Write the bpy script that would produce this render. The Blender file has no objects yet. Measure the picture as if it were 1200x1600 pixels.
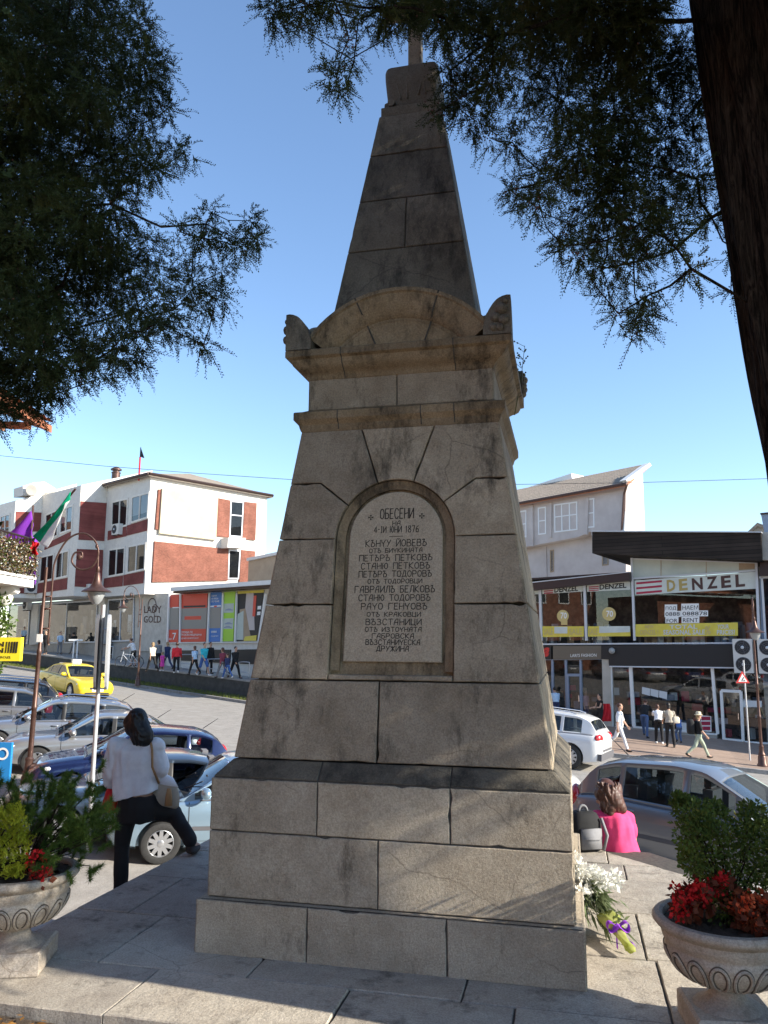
import bpy, bmesh, math, random
import numpy as np
from mathutils import Vector, Matrix, Quaternion
random.seed(7); np.random.seed(7)
C = bpy.context.scene.collection
SC = bpy.context.scene

# ---------------------------------------------------------------- camera
CAMZ = 1.85; PITCH = math.radians(9.3); ROLL = 0.0054; FPX = 1230.0
f0 = Vector((0, math.cos(PITCH), math.sin(PITCH))); r0 = Vector((1, 0, 0)); u0 = r0.cross(f0)
RX = math.cos(ROLL)*r0 + math.sin(ROLL)*u0; UX = math.cos(ROLL)*u0 - math.sin(ROLL)*r0
CAM = Vector((0, 0, CAMZ))
cd = bpy.data.cameras.new('camera'); cam = bpy.data.objects.new('camera', cd); C.objects.link(cam)
cam.matrix_world = Matrix((( RX.x, UX.x, -f0.x, 0), (RX.y, UX.y, -f0.y, 0), (RX.z, UX.z, -f0.z, CAMZ), (0, 0, 0, 1)))
cd.sensor_fit = 'VERTICAL'; cd.sensor_height = 24.0; cd.sensor_width = 18.0
cd.lens = 24.0*FPX/1600.0; cd.clip_start = 0.05; cd.clip_end = 2000
SC.camera = cam

# ---------------------------------------------------------------- world, sun, exposure
SUN_AZ = math.radians(-18.5); SUN_EL = math.radians(25.5)
S = Vector((math.cos(SUN_AZ)*math.cos(SUN_EL), math.sin(SUN_AZ)*math.cos(SUN_EL), math.sin(SUN_EL)))
w = bpy.data.worlds.new('World'); SC.world = w; w.use_nodes = True
nt = w.node_tree; bg = nt.nodes['Background']
sky = nt.nodes.new('ShaderNodeTexSky'); sky.sky_type = 'NISHITA'; sky.sun_disc = False
sky.sun_elevation = SUN_EL; sky.sun_rotation = math.atan2(S.x, S.y)
sky.air_density = 1.0; sky.dust_density = 0.15; sky.ozone_density = 3.0
nt.links.new(sky.outputs[0], bg.inputs[0]); bg.inputs[1].default_value = 0.14
sd = bpy.data.lights.new('sun', 'SUN'); sd.energy = 4.8; sd.angle = math.radians(0.53); sd.color = (1.0, 0.92, 0.79)
so = bpy.data.objects.new('sun', sd); C.objects.link(so); so.rotation_euler = S.to_track_quat('Z', 'Y').to_euler(); so.location = (20, -5, 20)
SC.view_settings.view_transform = 'Standard'; SC.view_settings.look = 'None'
SC.view_settings.exposure = 1.1; SC.view_settings.gamma = 1.0
SC.cycles.max_bounces = 6; SC.cycles.transparent_max_bounces = 12; SC.cycles.glossy_bounces = 3; SC.cycles.transmission_bounces = 4

# ---------------------------------------------------------------- geometry of the view used to lay things out
def ray(px, py): return f0*FPX + RX*(px-600) - UX*(py-800)
def on_z(px, py, z):
    d = ray(px, py); return CAM + d*((z-CAMZ)/d.z)
def at_y(px, py, Y):
    d = ray(px, py); return CAM + d*(Y/d.y)
def gz(x, y=0):
    def st(v, a, b): t = max(0.0, min(1.0, (v-a)/(b-a))); return t*t*(3-2*t)
    k = .38*st(x, -1.0, 2.5)*(1-st(y, 14.5, 20.0)) if 3 < y else 0.0
    x = max(-26.0, min(22.0, x)); return -1.6 - 0.065*x + k
def on_ground(px, py, h=0.0):
    d = ray(px, py); t = (-1.6 + h - CAMZ)/(d.z + 0.065*d.x); return CAM + d*t
def z1(x, y): return (x*.35833, 680+y*.35833)
def z2(x, y): return (x*.35833, 1000+y*.35833)
def z3(x, y): return (780+.35*x, 700+.35*y)
def z4(x, y): return (780+.35*x, 900+.35*y)
def z5(x, y): return (820+.325*x, 1080+.325*y)
def z8(x, y): return (480+.275*x, 640+.275*y)
def proj(P):
    d = Vector(P)-CAM; k = d.dot(f0)
    return (None, None) if k < .05 else (600+FPX*d.dot(RX)/k, 800-FPX*d.dot(UX)/k)
class Plane:
    """a vertical facade: a point, its horizontal direction, and its outward normal (towards the street)"""
    def __init__(s, P, d):
        s.P = Vector(P); s.d = Vector(d).normalized(); n = Vector((s.d.y, -s.d.x, 0))
        if n.dot(CAM - s.P) < 0: n = -n
        s.n = n; s.up = Vector((0, 0, 1))
        s.r = s.up.cross(n)          # to the right as seen from the street
    def at(s, p, off=0.0):
        d = ray(*p); t = (s.P + s.n*off - CAM).dot(s.n)/d.dot(s.n); return CAM + d*t

# ---------------------------------------------------------------- materials
MATS = {}
def mat(name, col, rough=.8, col2=None, scale=4.0, detail=6, bump=0.0, bscale=30.0, metal=0.0, spec=.5, coat=0.0, emit=None, lo=.35, hi=.65, trans=0.0, bdist=.01):
    m = bpy.data.materials.new(name); m.use_nodes = True; n = m.node_tree.nodes; l = m.node_tree.links; b = n['Principled BSDF']
    b.inputs['Base Color'].default_value = (*col, 1); b.inputs['Roughness'].default_value = rough; b.inputs['Metallic'].default_value = metal
    b.inputs['Specular IOR Level'].default_value = spec; b.inputs['Coat Weight'].default_value = coat; b.inputs['Coat Roughness'].default_value = .05
    tc = n.new('ShaderNodeTexCoord')
    if col2 is not None:
        nz = n.new('ShaderNodeTexNoise'); nz.inputs['Scale'].default_value = scale; nz.inputs['Detail'].default_value = detail; nz.inputs['Roughness'].default_value = .65
        cr = n.new('ShaderNodeValToRGB'); cr.color_ramp.elements[0].position = lo; cr.color_ramp.elements[1].position = hi
        cr.color_ramp.elements[0].color = (*col, 1); cr.color_ramp.elements[1].color = (*col2, 1)
        l.new(tc.outputs['Object'], nz.inputs['Vector']); l.new(nz.outputs['Fac'], cr.inputs['Fac']); l.new(cr.outputs['Color'], b.inputs['Base Color'])
    if bump:
        nb = n.new('ShaderNodeTexNoise'); nb.inputs['Scale'].default_value = bscale; nb.inputs['Detail'].default_value = 8; nb.inputs['Roughness'].default_value = .7
        bp = n.new('ShaderNodeBump'); bp.inputs['Strength'].default_value = bump; bp.inputs['Distance'].default_value = bdist
        l.new(tc.outputs['Object'], nb.inputs['Vector']); l.new(nb.outputs['Fac'], bp.inputs['Height']); l.new(bp.outputs['Normal'], b.inputs['Normal'])
    MATS[name] = m; return m
def stone(name, c1, c2, dark, rough=.85, bump=.6, stain=.62, tint=None, bscale=55):
    """weathered limestone: broad tone shifts, fine speckle, dark lichen blotches and drips, pitted bump"""
    m = bpy.data.materials.new(name); m.use_nodes = True; n = m.node_tree.nodes; l = m.node_tree.links; b = n['Principled BSDF']
    b.inputs['Roughness'].default_value = rough; b.inputs['Specular IOR Level'].default_value = .25
    tc = n.new('ShaderNodeTexCoord')
    def noise(sc, det=6, ro=.6, vec=None):
        t = n.new('ShaderNodeTexNoise'); t.inputs['Scale'].default_value = sc; t.inputs['Detail'].default_value = det; t.inputs['Roughness'].default_value = ro
        l.new(vec or tc.outputs['Object'], t.inputs['Vector']); return t.outputs['Fac']
    def ramp(f, a, bb, ca, cb):
        r = n.new('ShaderNodeValToRGB'); r.color_ramp.elements[0].position = a; r.color_ramp.elements[1].position = bb
        r.color_ramp.elements[0].color = (*ca, 1); r.color_ramp.elements[1].color = (*cb, 1); l.new(f, r.inputs['Fac']); return r.outputs['Color']
    def mix(f, a, bb, mode='MIX'):
        x = n.new('ShaderNodeMix'); x.data_type = 'RGBA'; x.blend_type = mode; x.clamp_factor = True
        if isinstance(f, float): x.inputs['Factor'].default_value = f
        else: l.new(f, x.inputs['Factor'])
        l.new(a, x.inputs['A']); l.new(bb, x.inputs['B']); return x.outputs['Result']
    base = ramp(noise(2.3, 10, .75), .34, .64, c1, c2)
    sp = ramp(noise(95, 3, .8), .36, .62, (.62,)*3, (1.12,)*3)
    col = mix(.75, base, sp, 'MULTIPLY')
    mp = n.new('ShaderNodeMapping'); mp.inputs['Scale'].default_value = (1.7, 1.7, .62); l.new(tc.outputs['Object'], mp.inputs['Vector'])
    st = ramp(noise(2.2, 10, .78, mp.outputs['Vector']), stain-.05, stain+.10, (0,)*3, (.9,)*3)
    dk = n.new('ShaderNodeRGB'); dk.outputs[0].default_value = (*dark, 1)
    col = mix(st, col, dk.outputs[0])
    vr = n.new('ShaderNodeTexVoronoi'); vr.feature = 'DISTANCE_TO_EDGE'; vr.inputs['Scale'].default_value = 1.7
    ds = n.new('ShaderNodeMix'); ds.data_type = 'VECTOR'; ds.inputs['Factor'].default_value = .16
    nn = n.new('ShaderNodeTexNoise'); nn.inputs['Scale'].default_value = 3; nn.inputs['Detail'].default_value = 8; l.new(tc.outputs['Object'], nn.inputs['Vector'])
    l.new(tc.outputs['Object'], ds.inputs[4]); l.new(nn.outputs['Color'], ds.inputs[5]); l.new(ds.outputs[1], vr.inputs['Vector'])
    ck = ramp(vr.outputs['Distance'], .0, .006, (1,)*3, (0,)*3)
    msk = ramp(noise(1.1, 3), .52, .6, (0,)*3, (.55,)*3)
    cf = mix(1.0, ck, msk, 'MULTIPLY')
    col = mix(cf, col, dk.outputs[0])
    ge = n.new('ShaderNodeNewGeometry'); ri = ramp(ge.outputs['Random Per Island'], 0, 1, (.80, .80, .81), (1.16, 1.14, 1.10)); col = mix(1.0, col, ri, 'MULTIPLY')
    l.new(col, b.inputs['Base Color'])
    h1 = noise(bscale, 8, .75); bp = n.new('ShaderNodeBump'); bp.inputs['Strength'].default_value = bump; bp.inputs['Distance'].default_value = .012
    l.new(h1, bp.inputs['Height'])
    bp2 = n.new('ShaderNodeBump'); bp2.inputs['Strength'].default_value = .4; bp2.inputs['Distance'].default_value = .03
    l.new(noise(7, 5), bp2.inputs['Height']); l.new(bp.outputs['Normal'], bp2.inputs['Normal']); l.new(bp2.outputs['Normal'], b.inputs['Normal'])
    MATS[name] = m; return m
def brickmat(name, d, c1, c2, mortar, sx=4.0, rough=.9, bw=.5, bh=.25, msize=.02):
    m = bpy.data.materials.new(name); m.use_nodes = True; n = m.node_tree.nodes; l = m.node_tree.links; b = n['Principled BSDF']
    b.inputs['Roughness'].default_value = rough; b.inputs['Specular IOR Level'].default_value = .2
    tc = n.new('ShaderNodeTexCoord'); dt = n.new('ShaderNodeVectorMath'); dt.operation = 'DOT_PRODUCT'; dt.inputs[1].default_value = (d[0], d[1], 0)
    sp = n.new('ShaderNodeSeparateXYZ'); cb = n.new('ShaderNodeCombineXYZ'); br = n.new('ShaderNodeTexBrick')
    l.new(tc.outputs['Object'], dt.inputs[0]); l.new(tc.outputs['Object'], sp.inputs[0]); l.new(dt.outputs['Value'], cb.inputs[0]); l.new(sp.outputs['Z'], cb.inputs[1])
    l.new(cb.outputs[0], br.inputs['Vector']); br.inputs['Scale'].default_value = sx; br.inputs['Color1'].default_value = (*c1, 1); br.inputs['Color2'].default_value = (*c2, 1)
    br.inputs['Mortar'].default_value = (*mortar, 1); br.inputs['Mortar Size'].default_value = msize; br.inputs['Brick Width'].default_value = bw; br.inputs['Row Height'].default_value = bh; br.inputs['Bias'].default_value = 0
    nz = n.new('ShaderNodeTexNoise'); nz.inputs['Scale'].default_value = 1.2; nz.inputs['Detail'].default_value = 6; l.new(tc.outputs['Object'], nz.inputs['Vector'])
    r = n.new('ShaderNodeValToRGB'); r.color_ramp.elements[0].position = .3; r.color_ramp.elements[1].position = .7; r.color_ramp.elements[0].color = (.75,)*3+(1,); r.color_ramp.elements[1].color = (1.15,)*3+(1,); l.new(nz.outputs['Fac'], r.inputs['Fac'])
    x = n.new('ShaderNodeMix'); x.data_type = 'RGBA'; x.blend_type = 'MULTIPLY'; x.inputs['Factor'].default_value = 1; l.new(br.outputs['Color'], x.inputs['A']); l.new(r.outputs['Color'], x.inputs['B']); l.new(x.outputs['Result'], b.inputs['Base Color'])
    MATS[name] = m; return m
def glassmat(name, tint=(.5, .55, .55), f0_=.08, rough=.0, ior=1.5):
    m = bpy.data.materials.new(name); m.use_nodes = True; n = m.node_tree.nodes; l = m.node_tree.links
    for x in list(n): n.remove(x)
    o = n.new('ShaderNodeOutputMaterial'); tr = n.new('ShaderNodeBsdfTransparent'); tr.inputs[0].default_value = (*tint, 1)
    gl = n.new('ShaderNodeBsdfGlossy'); gl.inputs['Roughness'].default_value = rough; gl.inputs['Color'].default_value = (1, 1, 1, 1)
    lw = n.new('ShaderNodeLayerWeight'); lw.inputs['Blend'].default_value = .5
    fr = n.new('ShaderNodeMath'); fr.operation = 'POWER'; fr.inputs[1].default_value = 4.0; l.new(lw.outputs['Facing'], fr.inputs[0])
    ad = n.new('ShaderNodeMath'); ad.operation = 'ADD'; ad.use_clamp = True; ad.inputs[1].default_value = f0_
    mx = n.new('ShaderNodeMixShader'); l.new(fr.outputs[0], ad.inputs[0]); l.new(ad.outputs[0], mx.inputs[0]); l.new(tr.outputs[0], mx.inputs[1]); l.new(gl.outputs[0], mx.inputs[2]); l.new(mx.outputs[0], o.inputs[0])
    MATS[name] = m; return m
def carpaint(name, col, metal=.5, rough=.35):
    return mat(name, col, rough=rough, metal=metal, coat=1.0, spec=.5)

stone('monument_stone', (.26, .21, .15), (.43, .365, .275), (.04, .035, .028), bump=.8, stain=.565)
stone('monument_stone_warm', (.215, .155, .09), (.33, .255, .165), (.035, .028, .02), bump=.6, stain=.53)
stone('monument_stone_dark', (.155, .137, .108), (.255, .23, .185), (.045, .045, .04), bump=.7, stain=.55)
stone('monument_stone_black', (.075, .066, .053), (.18, .16, .125), (.03, .029, .026), bump=.6, stain=.53)
stone('plaque_stone', (.35, .295, .215), (.45, .385, .295), (.16, .12, .08), bump=.25, stain=.72)
stone('plinth_stone', (.34, .285, .215), (.52, .455, .36), (.07, .055, .04), bump=1.0, stain=.60, bscale=75)
stone('paving_stone', (.34, .30, .25), (.48, .44, .375), (.10, .09, .075), bump=.6, stain=.58)
stone('asphalt', (.27, .255, .232), (.37, .35, .322), (.13, .125, .118), bump=.3, stain=.66)
stone('concrete_white', (.66, .63, .585), (.76, .735, .69), (.40, .375, .34), bump=.08, stain=.66)
stone('paver_red', (.29, .21, .165), (.37, .28, .225), (.16, .13, .11), bump=.25, stain=.66)
stone('concrete_grey', (.35, .335, .31), (.45, .43, .40), (.19, .18, .165), bump=.2, stain=.64)
stone('urn_stone', (.36, .31, .25), (.50, .44, .37), (.16, .12, .085), bump=.25, stain=.6)
mat('urn_crevice_dark', (.10, .08, .06), .95)  # darkness of the crevices beside the loops, put into the colour of thin lines
mat('mortar', (.045, .042, .036), .95, (.09, .08, .065), 30)
mat('carving', (.035, .028, .022), .9)
mat('pavement', (.34, .30, .26), .9, (.44, .40, .35), 1.2, 8, bump=.2, bscale=40)
mat('kerb', (.20, .19, .18), .9, (.33, .31, .29), 6, bump=.3)
mat('soil', (.06, .042, .03), 1, (.11, .08, .055), 14, bump=1, bscale=30, bdist=.03)
mat('wall_dark', (.05, .05, .048), .9, (.09, .088, .08), 3)
mat('plaster_pink', (.47, .41, .385), .9, (.56, .50, .47), .9, 8, bump=.2, bscale=30)
mat('plaster_white', (.72, .70, .67), .9, (.80, .78, .75), 1.2, 6)
mat('beige_wall', (.40, .37, .32), .9, (.50, .46, .40), 1.6, 8)
mat('stone_facing', (.42, .39, .34), .85, (.54, .505, .45), 3, 8)
mat('dry_twig', (.12, .07, .035), .9, (.20, .12, .06), 12)
mat('tan_metal', (.33, .24, .16), .8, (.40, .30, .20), 2)
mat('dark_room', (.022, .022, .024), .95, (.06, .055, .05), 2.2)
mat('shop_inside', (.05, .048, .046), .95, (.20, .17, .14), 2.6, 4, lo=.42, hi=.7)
mat('white_paint', (.74, .74, .73), .45); mat('frame_grey', (.55, .57, .60), .4); mat('frame_blue', (.22, .27, .36), .4)
mat('black_panel', (.012, .012, .013), .5); mat('black', (.015, .015, .016), .6); mat('rubber', (.018, .018, .018), .75, (.03, .03, .03), 20)
mat('brown_sign', (.14, .115, .085), .6); mat('paper', (.78, .78, .76), .8); mat('paper_grey', (.60, .62, .63), .8)
mat('yellow_banner', (.62, .50, .06), .6, (.70, .58, .09), 3); mat('gold_sign', (.55, .43, .17), .6)
mat('denzel_strip', (.52, .56, .53), .7, (.60, .64, .60), 2); mat('panel_green', (.42, .47, .43), .7, (.52, .56, .50), .8)
mat('red_paint', (.55, .025, .02), .5); mat('dark_red', (.36, .015, .05), .5); mat('brown_letter', (.07, .03, .025), .6); mat('gold_letter', (.40, .30, .10), .6)
mat('poster_red', (.62, .055, .025), .5); mat('poster_grey', (.27, .25, .22), .6); mat('poster_blue', (.035, .16, .46), .5); mat('poster_green', (.34, .60, .04), .5)
mat('sign_yellow', (.85, .72, .03), .5); mat('sign_blue', (.02, .22, .55), .45); mat('green_cloth', (.01, .36, .20), .85)
mat('white_cloth', (.78, .78, .78), .85); mat('red_cloth', (.62, .015, .025), .85, (.48, .01, .02), 9); mat('purple_cloth', (.26, .045, .52), .8, (.33, .07, .60), 4)
mat('lamp_metal', (.085, .045, .035), .42, (.13, .075, .06), 9, metal=.55); mat('dark_metal', (.05, .03, .026), .45, metal=.5); mat('steel', (.50, .51, .53), .35, metal=.8); mat('galvanised', (.52, .53, .54), .5, metal=.4)
mat('lamp_glass', (.30, .31, .31), .2); mat('bark', (.045, .032, .023), .95, (.10, .075, .055), 9, bump=1, bscale=14, bdist=.05)
mat('roof_wood', (.022, .017, .013), .8, (.05, .038, .03), 3, 6)
mat('chrome', (.75, .75, .76), .15, metal=1.0); mat('rim_silver', (.55, .56, .58), .3, metal=.8); mat('red_light', (.45, .01, .012), .2, coat=1); mat('clear_light', (.72, .74, .76), .12, coat=1); mat('plastic_grey', (.10, .10, .11), .6)
mat('interior', (.05, .05, .055), .9); mat('seat_cloth', (.16, .16, .17), .9); mat('ac_white', (.62, .61, .57), .6)
mat('roof_tile', (.20, .165, .13), .9, (.30, .25, .20), 4, 8); mat('roof_tile_red', (.28, .12, .07), .9, (.36, .18, .11), 7); mat('wood_orange', (.33, .11, .05), .7, (.42, .16, .08), 5)
mat('skin', (.50, .30, .21), .6, spec=.3); mat('hair_black', (.008, .007, .007), .55); mat('hair_brown', (.055, .022, .014), .5, (.10, .04, .025), 30); mat('hair_fair', (.30, .20, .10), .6)
glassmat('shop_glass', (.72, .75, .75), .07); glassmat('window_glass', (.42, .45, .47), .03); glassmat('car_glass', (.40, .44, .46), .05); glassmat('car_glass_dark', (.16, .18, .20), .05)

def barkmat():
    m = MATS['bark']; n = m.node_tree.nodes; l = m.node_tree.links; b = n['Principled BSDF']; b.inputs['Specular IOR Level'].default_value = .1
    tc = n.new('ShaderNodeTexCoord'); mp = n.new('ShaderNodeMapping'); mp.inputs['Scale'].default_value = (1, 1, .09); l.new(tc.outputs['Object'], mp.inputs['Vector'])
    nz = n.new('ShaderNodeTexNoise'); nz.inputs['Scale'].default_value = 42; nz.inputs['Detail'].default_value = 9; nz.inputs['Roughness'].default_value = .72; nz.inputs['Distortion'].default_value = 1.2; l.new(mp.outputs['Vector'], nz.inputs['Vector'])
    cr = n.new('ShaderNodeValToRGB'); cr.color_ramp.elements[0].position = .42; cr.color_ramp.elements[1].position = .64; cr.color_ramp.elements[0].color = (.012, .009, .007, 1); cr.color_ramp.elements[1].color = (.10, .075, .055, 1)
    l.new(nz.outputs['Fac'], cr.inputs['Fac']); l.new(cr.outputs['Color'], b.inputs['Base Color'])
    bp = n.new('ShaderNodeBump'); bp.inputs['Strength'].default_value = 1.0; bp.inputs['Distance'].default_value = .05; l.new(nz.outputs['Fac'], bp.inputs['Height']); l.new(bp.outputs['Normal'], b.inputs['Normal'])
barkmat()
def leafmat(name, c1, c2, c3=None, scale=6, rough=.6, trans=.25):
    m = bpy.data.materials.new(name); m.use_nodes = True; n = m.node_tree.nodes; l = m.node_tree.links; b = n['Principled BSDF']; o = n['Material Output']
    b.inputs['Roughness'].default_value = rough; b.inputs['Specular IOR Level'].default_value = .12
    tc = n.new('ShaderNodeTexCoord'); nz = n.new('ShaderNodeTexNoise'); nz.inputs['Scale'].default_value = scale; nz.inputs['Detail'].default_value = 5; l.new(tc.outputs['Object'], nz.inputs['Vector'])
    cr = n.new('ShaderNodeValToRGB'); cr.color_ramp.elements[0].position = .35; cr.color_ramp.elements[1].position = .62; cr.color_ramp.elements[0].color = (*c1, 1); cr.color_ramp.elements[1].color = (*c2, 1)
    if c3: e = cr.color_ramp.elements.new(.75); e.color = (*c3, 1)
    l.new(nz.outputs['Fac'], cr.inputs['Fac']); l.new(cr.outputs['Color'], b.inputs['Base Color'])
    tl = n.new('ShaderNodeBsdfTranslucent'); l.new(cr.outputs['Color'], tl.inputs['Color']); mx = n.new('ShaderNodeMixShader'); mx.inputs[0].default_value = trans
    l.new(b.outputs[0], mx.inputs[1]); l.new(tl.outputs[0], mx.inputs[2]); l.new(mx.outputs[0], o.inputs[0]); MATS[name] = m; return m
leafmat('juniper_leaf', (.018, .028, .009), (.05, .07, .022), (.13, .13, .035), 1.6)
leafmat('juniper_leaf_grey', (.035, .048, .022), (.065, .075, .035), (.12, .115, .05), 1.6)
leafmat('pine_leaf', (.05, .09, .02), (.10, .16, .03), (.18, .22, .05), 9)
leafmat('golden_leaf', (.24, .28, .02), (.44, .46, .04), (.55, .54, .08), 9)
leafmat('box_leaf', (.05, .08, .018), (.11, .15, .03), (.24, .20, .05), 14)
leafmat('flag_green', (.01, .42, .24), (.012, .45, .26), None, 3, trans=.45); leafmat('flag_white', (.84, .84, .84), (.82, .82, .82), None, 3, trans=.6); leafmat('flag_purple', (.30, .06, .58), (.36, .09, .64), None, 3, trans=.4); leafmat('flag_red', (.65, .02, .03), (.7, .03, .04), None, 3, trans=.4)
leafmat('wrap_film', (.42, .46, .10), (.58, .60, .24), None, 14, trans=.5)
leafmat('begonia_red', (.42, .012, .016), (.62, .03, .03), None, 20); leafmat('begonia_orange', (.60, .06, .02), (.75, .16, .06), None, 20)
leafmat('bronze_leaf', (.10, .03, .02), (.16, .05, .025), None, 20); leafmat('grass_leaf', (.10, .13, .03), (.17, .19, .05), (.20, .16, .08), 1.2)
leafmat('white_petal', (.72, .72, .66), (.80, .80, .76), None, 20); leafmat('bouquet_leaf', (.10, .14, .06), (.24, .28, .16), None, 20); leafmat('dry_leaf', (.30, .13, .03), (.42, .22, .06), None, 20)
# ---------------------------------------------------------------- mesh building
class MB:
    def __init__(s): s.v = []; s.f = []; s.m = []
    def add(s, vs, fs, mi=0):
        k = len(s.v); s.v.extend([tuple(x) for x in vs])
        for f in fs: s.f.append(tuple(i+k for i in f)); s.m.append(mi)
        return s
    def box(s, c, size, mi=0, rz=0.0, M=None):
        x, y, z = [a/2 for a in size]; vs = [Vector(p) for p in ((-x,-y,-z),(x,-y,-z),(x,y,-z),(-x,y,-z),(-x,-y,z),(x,-y,z),(x,y,z),(-x,y,z))]
        R = M if M is not None else Matrix.Rotation(rz, 3, 'Z')
        vs = [R @ p + Vector(c) for p in vs]
        return s.add(vs, [(3,2,1,0),(4,5,6,7),(0,1,5,4),(1,2,6,5),(2,3,7,6),(3,0,4,7)], mi)
    def prism(s, front, back, mi=0, cap=True):
        n = len(front); fs = [(i, (i+1) % n, n+(i+1) % n, n+i) for i in range(n)]
        if cap: fs += [tuple(range(n-1, -1, -1)), tuple(range(n, 2*n))]
        return s.add(list(front)+list(back), fs, mi)
    def extr(s, pts, vec, mi=0):
        vec = Vector(vec); pts = [Vector(p) for p in pts]; return s.prism(pts, [p+vec for p in pts], mi)
    def quad(s, a, b, c, d, mi=0): return s.add([a, b, c, d], [(0,1,2,3)], mi)
    def tube(s, path, rad, n=8, mi=0, caps=True):
        path = [Vector(p) for p in path]; m = len(path)
        if not hasattr(rad, '__len__'): rad = [rad]*m
        rings = []; up = None
        for i in range(m):
            t = (path[min(i+1, m-1)] - path[max(i-1, 0)]).normalized()
            if up is None:
                up = Vector((0,0,1)) if abs(t.z) < .9 else Vector((1,0,0))
            a = t.cross(up)
            if a.length < 1e-5: a = t.orthogonal()
            a.normalize(); b = a.cross(t).normalized(); up = b
            rings.append([path[i] + a*(rad[i]*math.cos(2*math.pi*k/n)) + b*(rad[i]*math.sin(2*math.pi*k/n)) for k in range(n)])
        vs = [p for r in rings for p in r]; fs = []
        for i in range(m-1):
            for k in range(n): fs.append((i*n+k, i*n+(k+1) % n, (i+1)*n+(k+1) % n, (i+1)*n+k))
        if caps: fs += [tuple(range(n-1, -1, -1)), tuple((m-1)*n+k for k in range(n))]
        return s.add(vs, fs, mi)
    def rings(s, rings, mi=0, caps=True, closed=True):
        n = len(rings[0]); m = len(rings); vs = [p for r in rings for p in r]; fs = []
        for i in range(m-1):
            for k in range(n if closed else n-1): fs.append((i*n+k, i*n+(k+1) % n, (i+1)*n+(k+1) % n, (i+1)*n+k))
        if caps: fs += [tuple(range(n-1, -1, -1)), tuple((m-1)*n+k for k in range(n))]
        return s.add(vs, fs, mi)
    def elt(s, cs, rx, ry, X, Y, n=14, mi=0):
        """tube of elliptical rings; X, Y give the ring axes (one or a list)"""
        rg = []
        for i, c in enumerate(cs):
            x = X[i] if isinstance(X, list) else X; y = Y[i] if isinstance(Y, list) else Y
            rg.append([Vector(c) + x*(rx[i]*math.cos(2*math.pi*k/n)) + y*(ry[i]*math.sin(2*math.pi*k/n)) for k in range(n)])
        return s.rings(rg, mi)
    def lathe(s, prof, c=(0,0,0), n=24, mi=0, axis='Z', rot=None):
        c = Vector(c); rg = []
        for r, h in prof:
            ring = []
            for k in range(n):
                a = 2*math.pi*k/n; p = Vector((r*math.cos(a), r*math.sin(a), h))
                if axis == 'Y': p = Vector((p.x, -h, p.y)) if False else Vector((r*math.cos(a), h, r*math.sin(a)))
                if rot is not None: p = rot @ p
                ring.append(c+p)
            rg.append(ring)
        return s.rings(rg, mi)
    def ell(s, c, r, mi=0, n=12, m=8, M=None):
        c = Vector(c); rg = []
        for i in range(m+1):
            ph = -math.pi/2 + math.pi*i/m; ring = []
            for k in range(n):
                a = 2*math.pi*k/n; p = Vector((r[0]*math.cos(ph)*math.cos(a), r[1]*math.cos(ph)*math.sin(a), r[2]*math.sin(ph)))
                if i in (0, m): p = Vector((1e-4*math.cos(a), 1e-4*math.sin(a), p.z))
                if M is not None: p = M @ p
                ring.append(c+p)
            rg.append(ring)
        return s.rings(rg, mi)
    def grid(s, fn, nu, nv, mi=0):
        vs = [fn(i/nu, j/nv) for j in range(nv+1) for i in range(nu+1)]
        fs = [(j*(nu+1)+i, j*(nu+1)+i+1, (j+1)*(nu+1)+i+1, (j+1)*(nu+1)+i) for j in range(nv) for i in range(nu)]
        return s.add(vs, fs, mi)
    def join(s, o, mi=None):
        k = len(s.v); s.v.extend(o.v)
        for f, m in zip(o.f, o.m): s.f.append(tuple(i+k for i in f)); s.m.append(m if mi is None else mi)
        return s
    def mesh(s, name, mats, smooth=False, fix=True):
        me = bpy.data.meshes.new(name); me.from_pydata(s.v, [], s.f)
        for m in ([mats] if not isinstance(mats, (list, tuple)) else mats): me.materials.append(MATS[m] if isinstance(m, str) else m)
        me.polygons.foreach_set('material_index', s.m)
        if fix:
            bm = bmesh.new(); bm.from_mesh(me); bmesh.ops.recalc_face_normals(bm, faces=bm.faces); bm.to_mesh(me); bm.free()
        if smooth is not False:
            me.polygons.foreach_set('use_smooth', [True]*len(me.polygons))
            if smooth is not True: me.set_sharp_from_angle(angle=math.radians(smooth))
        me.update(); return me
    def build(s, name, mats, parent=None, smooth=False, local=False, fix=True):
        """link as ONE object; vertices are world coordinates unless local"""
        if parent is not None and not local:
            o = parent.matrix_basis.copy()
            q = parent.parent
            while q is not None: o = q.matrix_basis @ o; q = q.parent
            inv = o.inverted(); s.v = [tuple(inv @ Vector(p)) for p in s.v]
        elif parent is None and not local and s.v:
            xs = np.array(s.v); cc = Vector(((xs[:,0].min()+xs[:,0].max())/2, (xs[:,1].min()+xs[:,1].max())/2, xs[:,2].min()))
            s.v = [tuple(Vector(p)-cc) for p in s.v]
        me = s.mesh(name, mats, smooth, fix)
        ob = bpy.data.objects.new(name, me); C.objects.link(ob)
        if parent is not None: ob.parent = parent
        elif not local: ob.location = cc
        return ob
def tag(o, label=None, cat=None, group=None, kind=None):
    if label: o['label'] = label
    if cat: o['category'] = cat
    if group: o['group'] = group
    if kind: o['kind'] = kind
    return o
def thing(name, label, cat, loc=(0,0,0), rz=0.0, group=None):
    o = bpy.data.objects.new(name, None); C.objects.link(o); o.location = loc; o.rotation_euler = (0, 0, rz); o.empty_display_size = .2
    return tag(o, label, cat, group)
def kids(o): return [x for x in bpy.data.objects if x.parent is o]
def dup(o, parent=None):
    c = o.copy(); C.objects.link(c)
    if parent is not None: c.parent = parent
    for ch in kids(o): dup(ch, c)
    return c
TMP = bpy.data.scenes.new('workbench')
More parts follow.
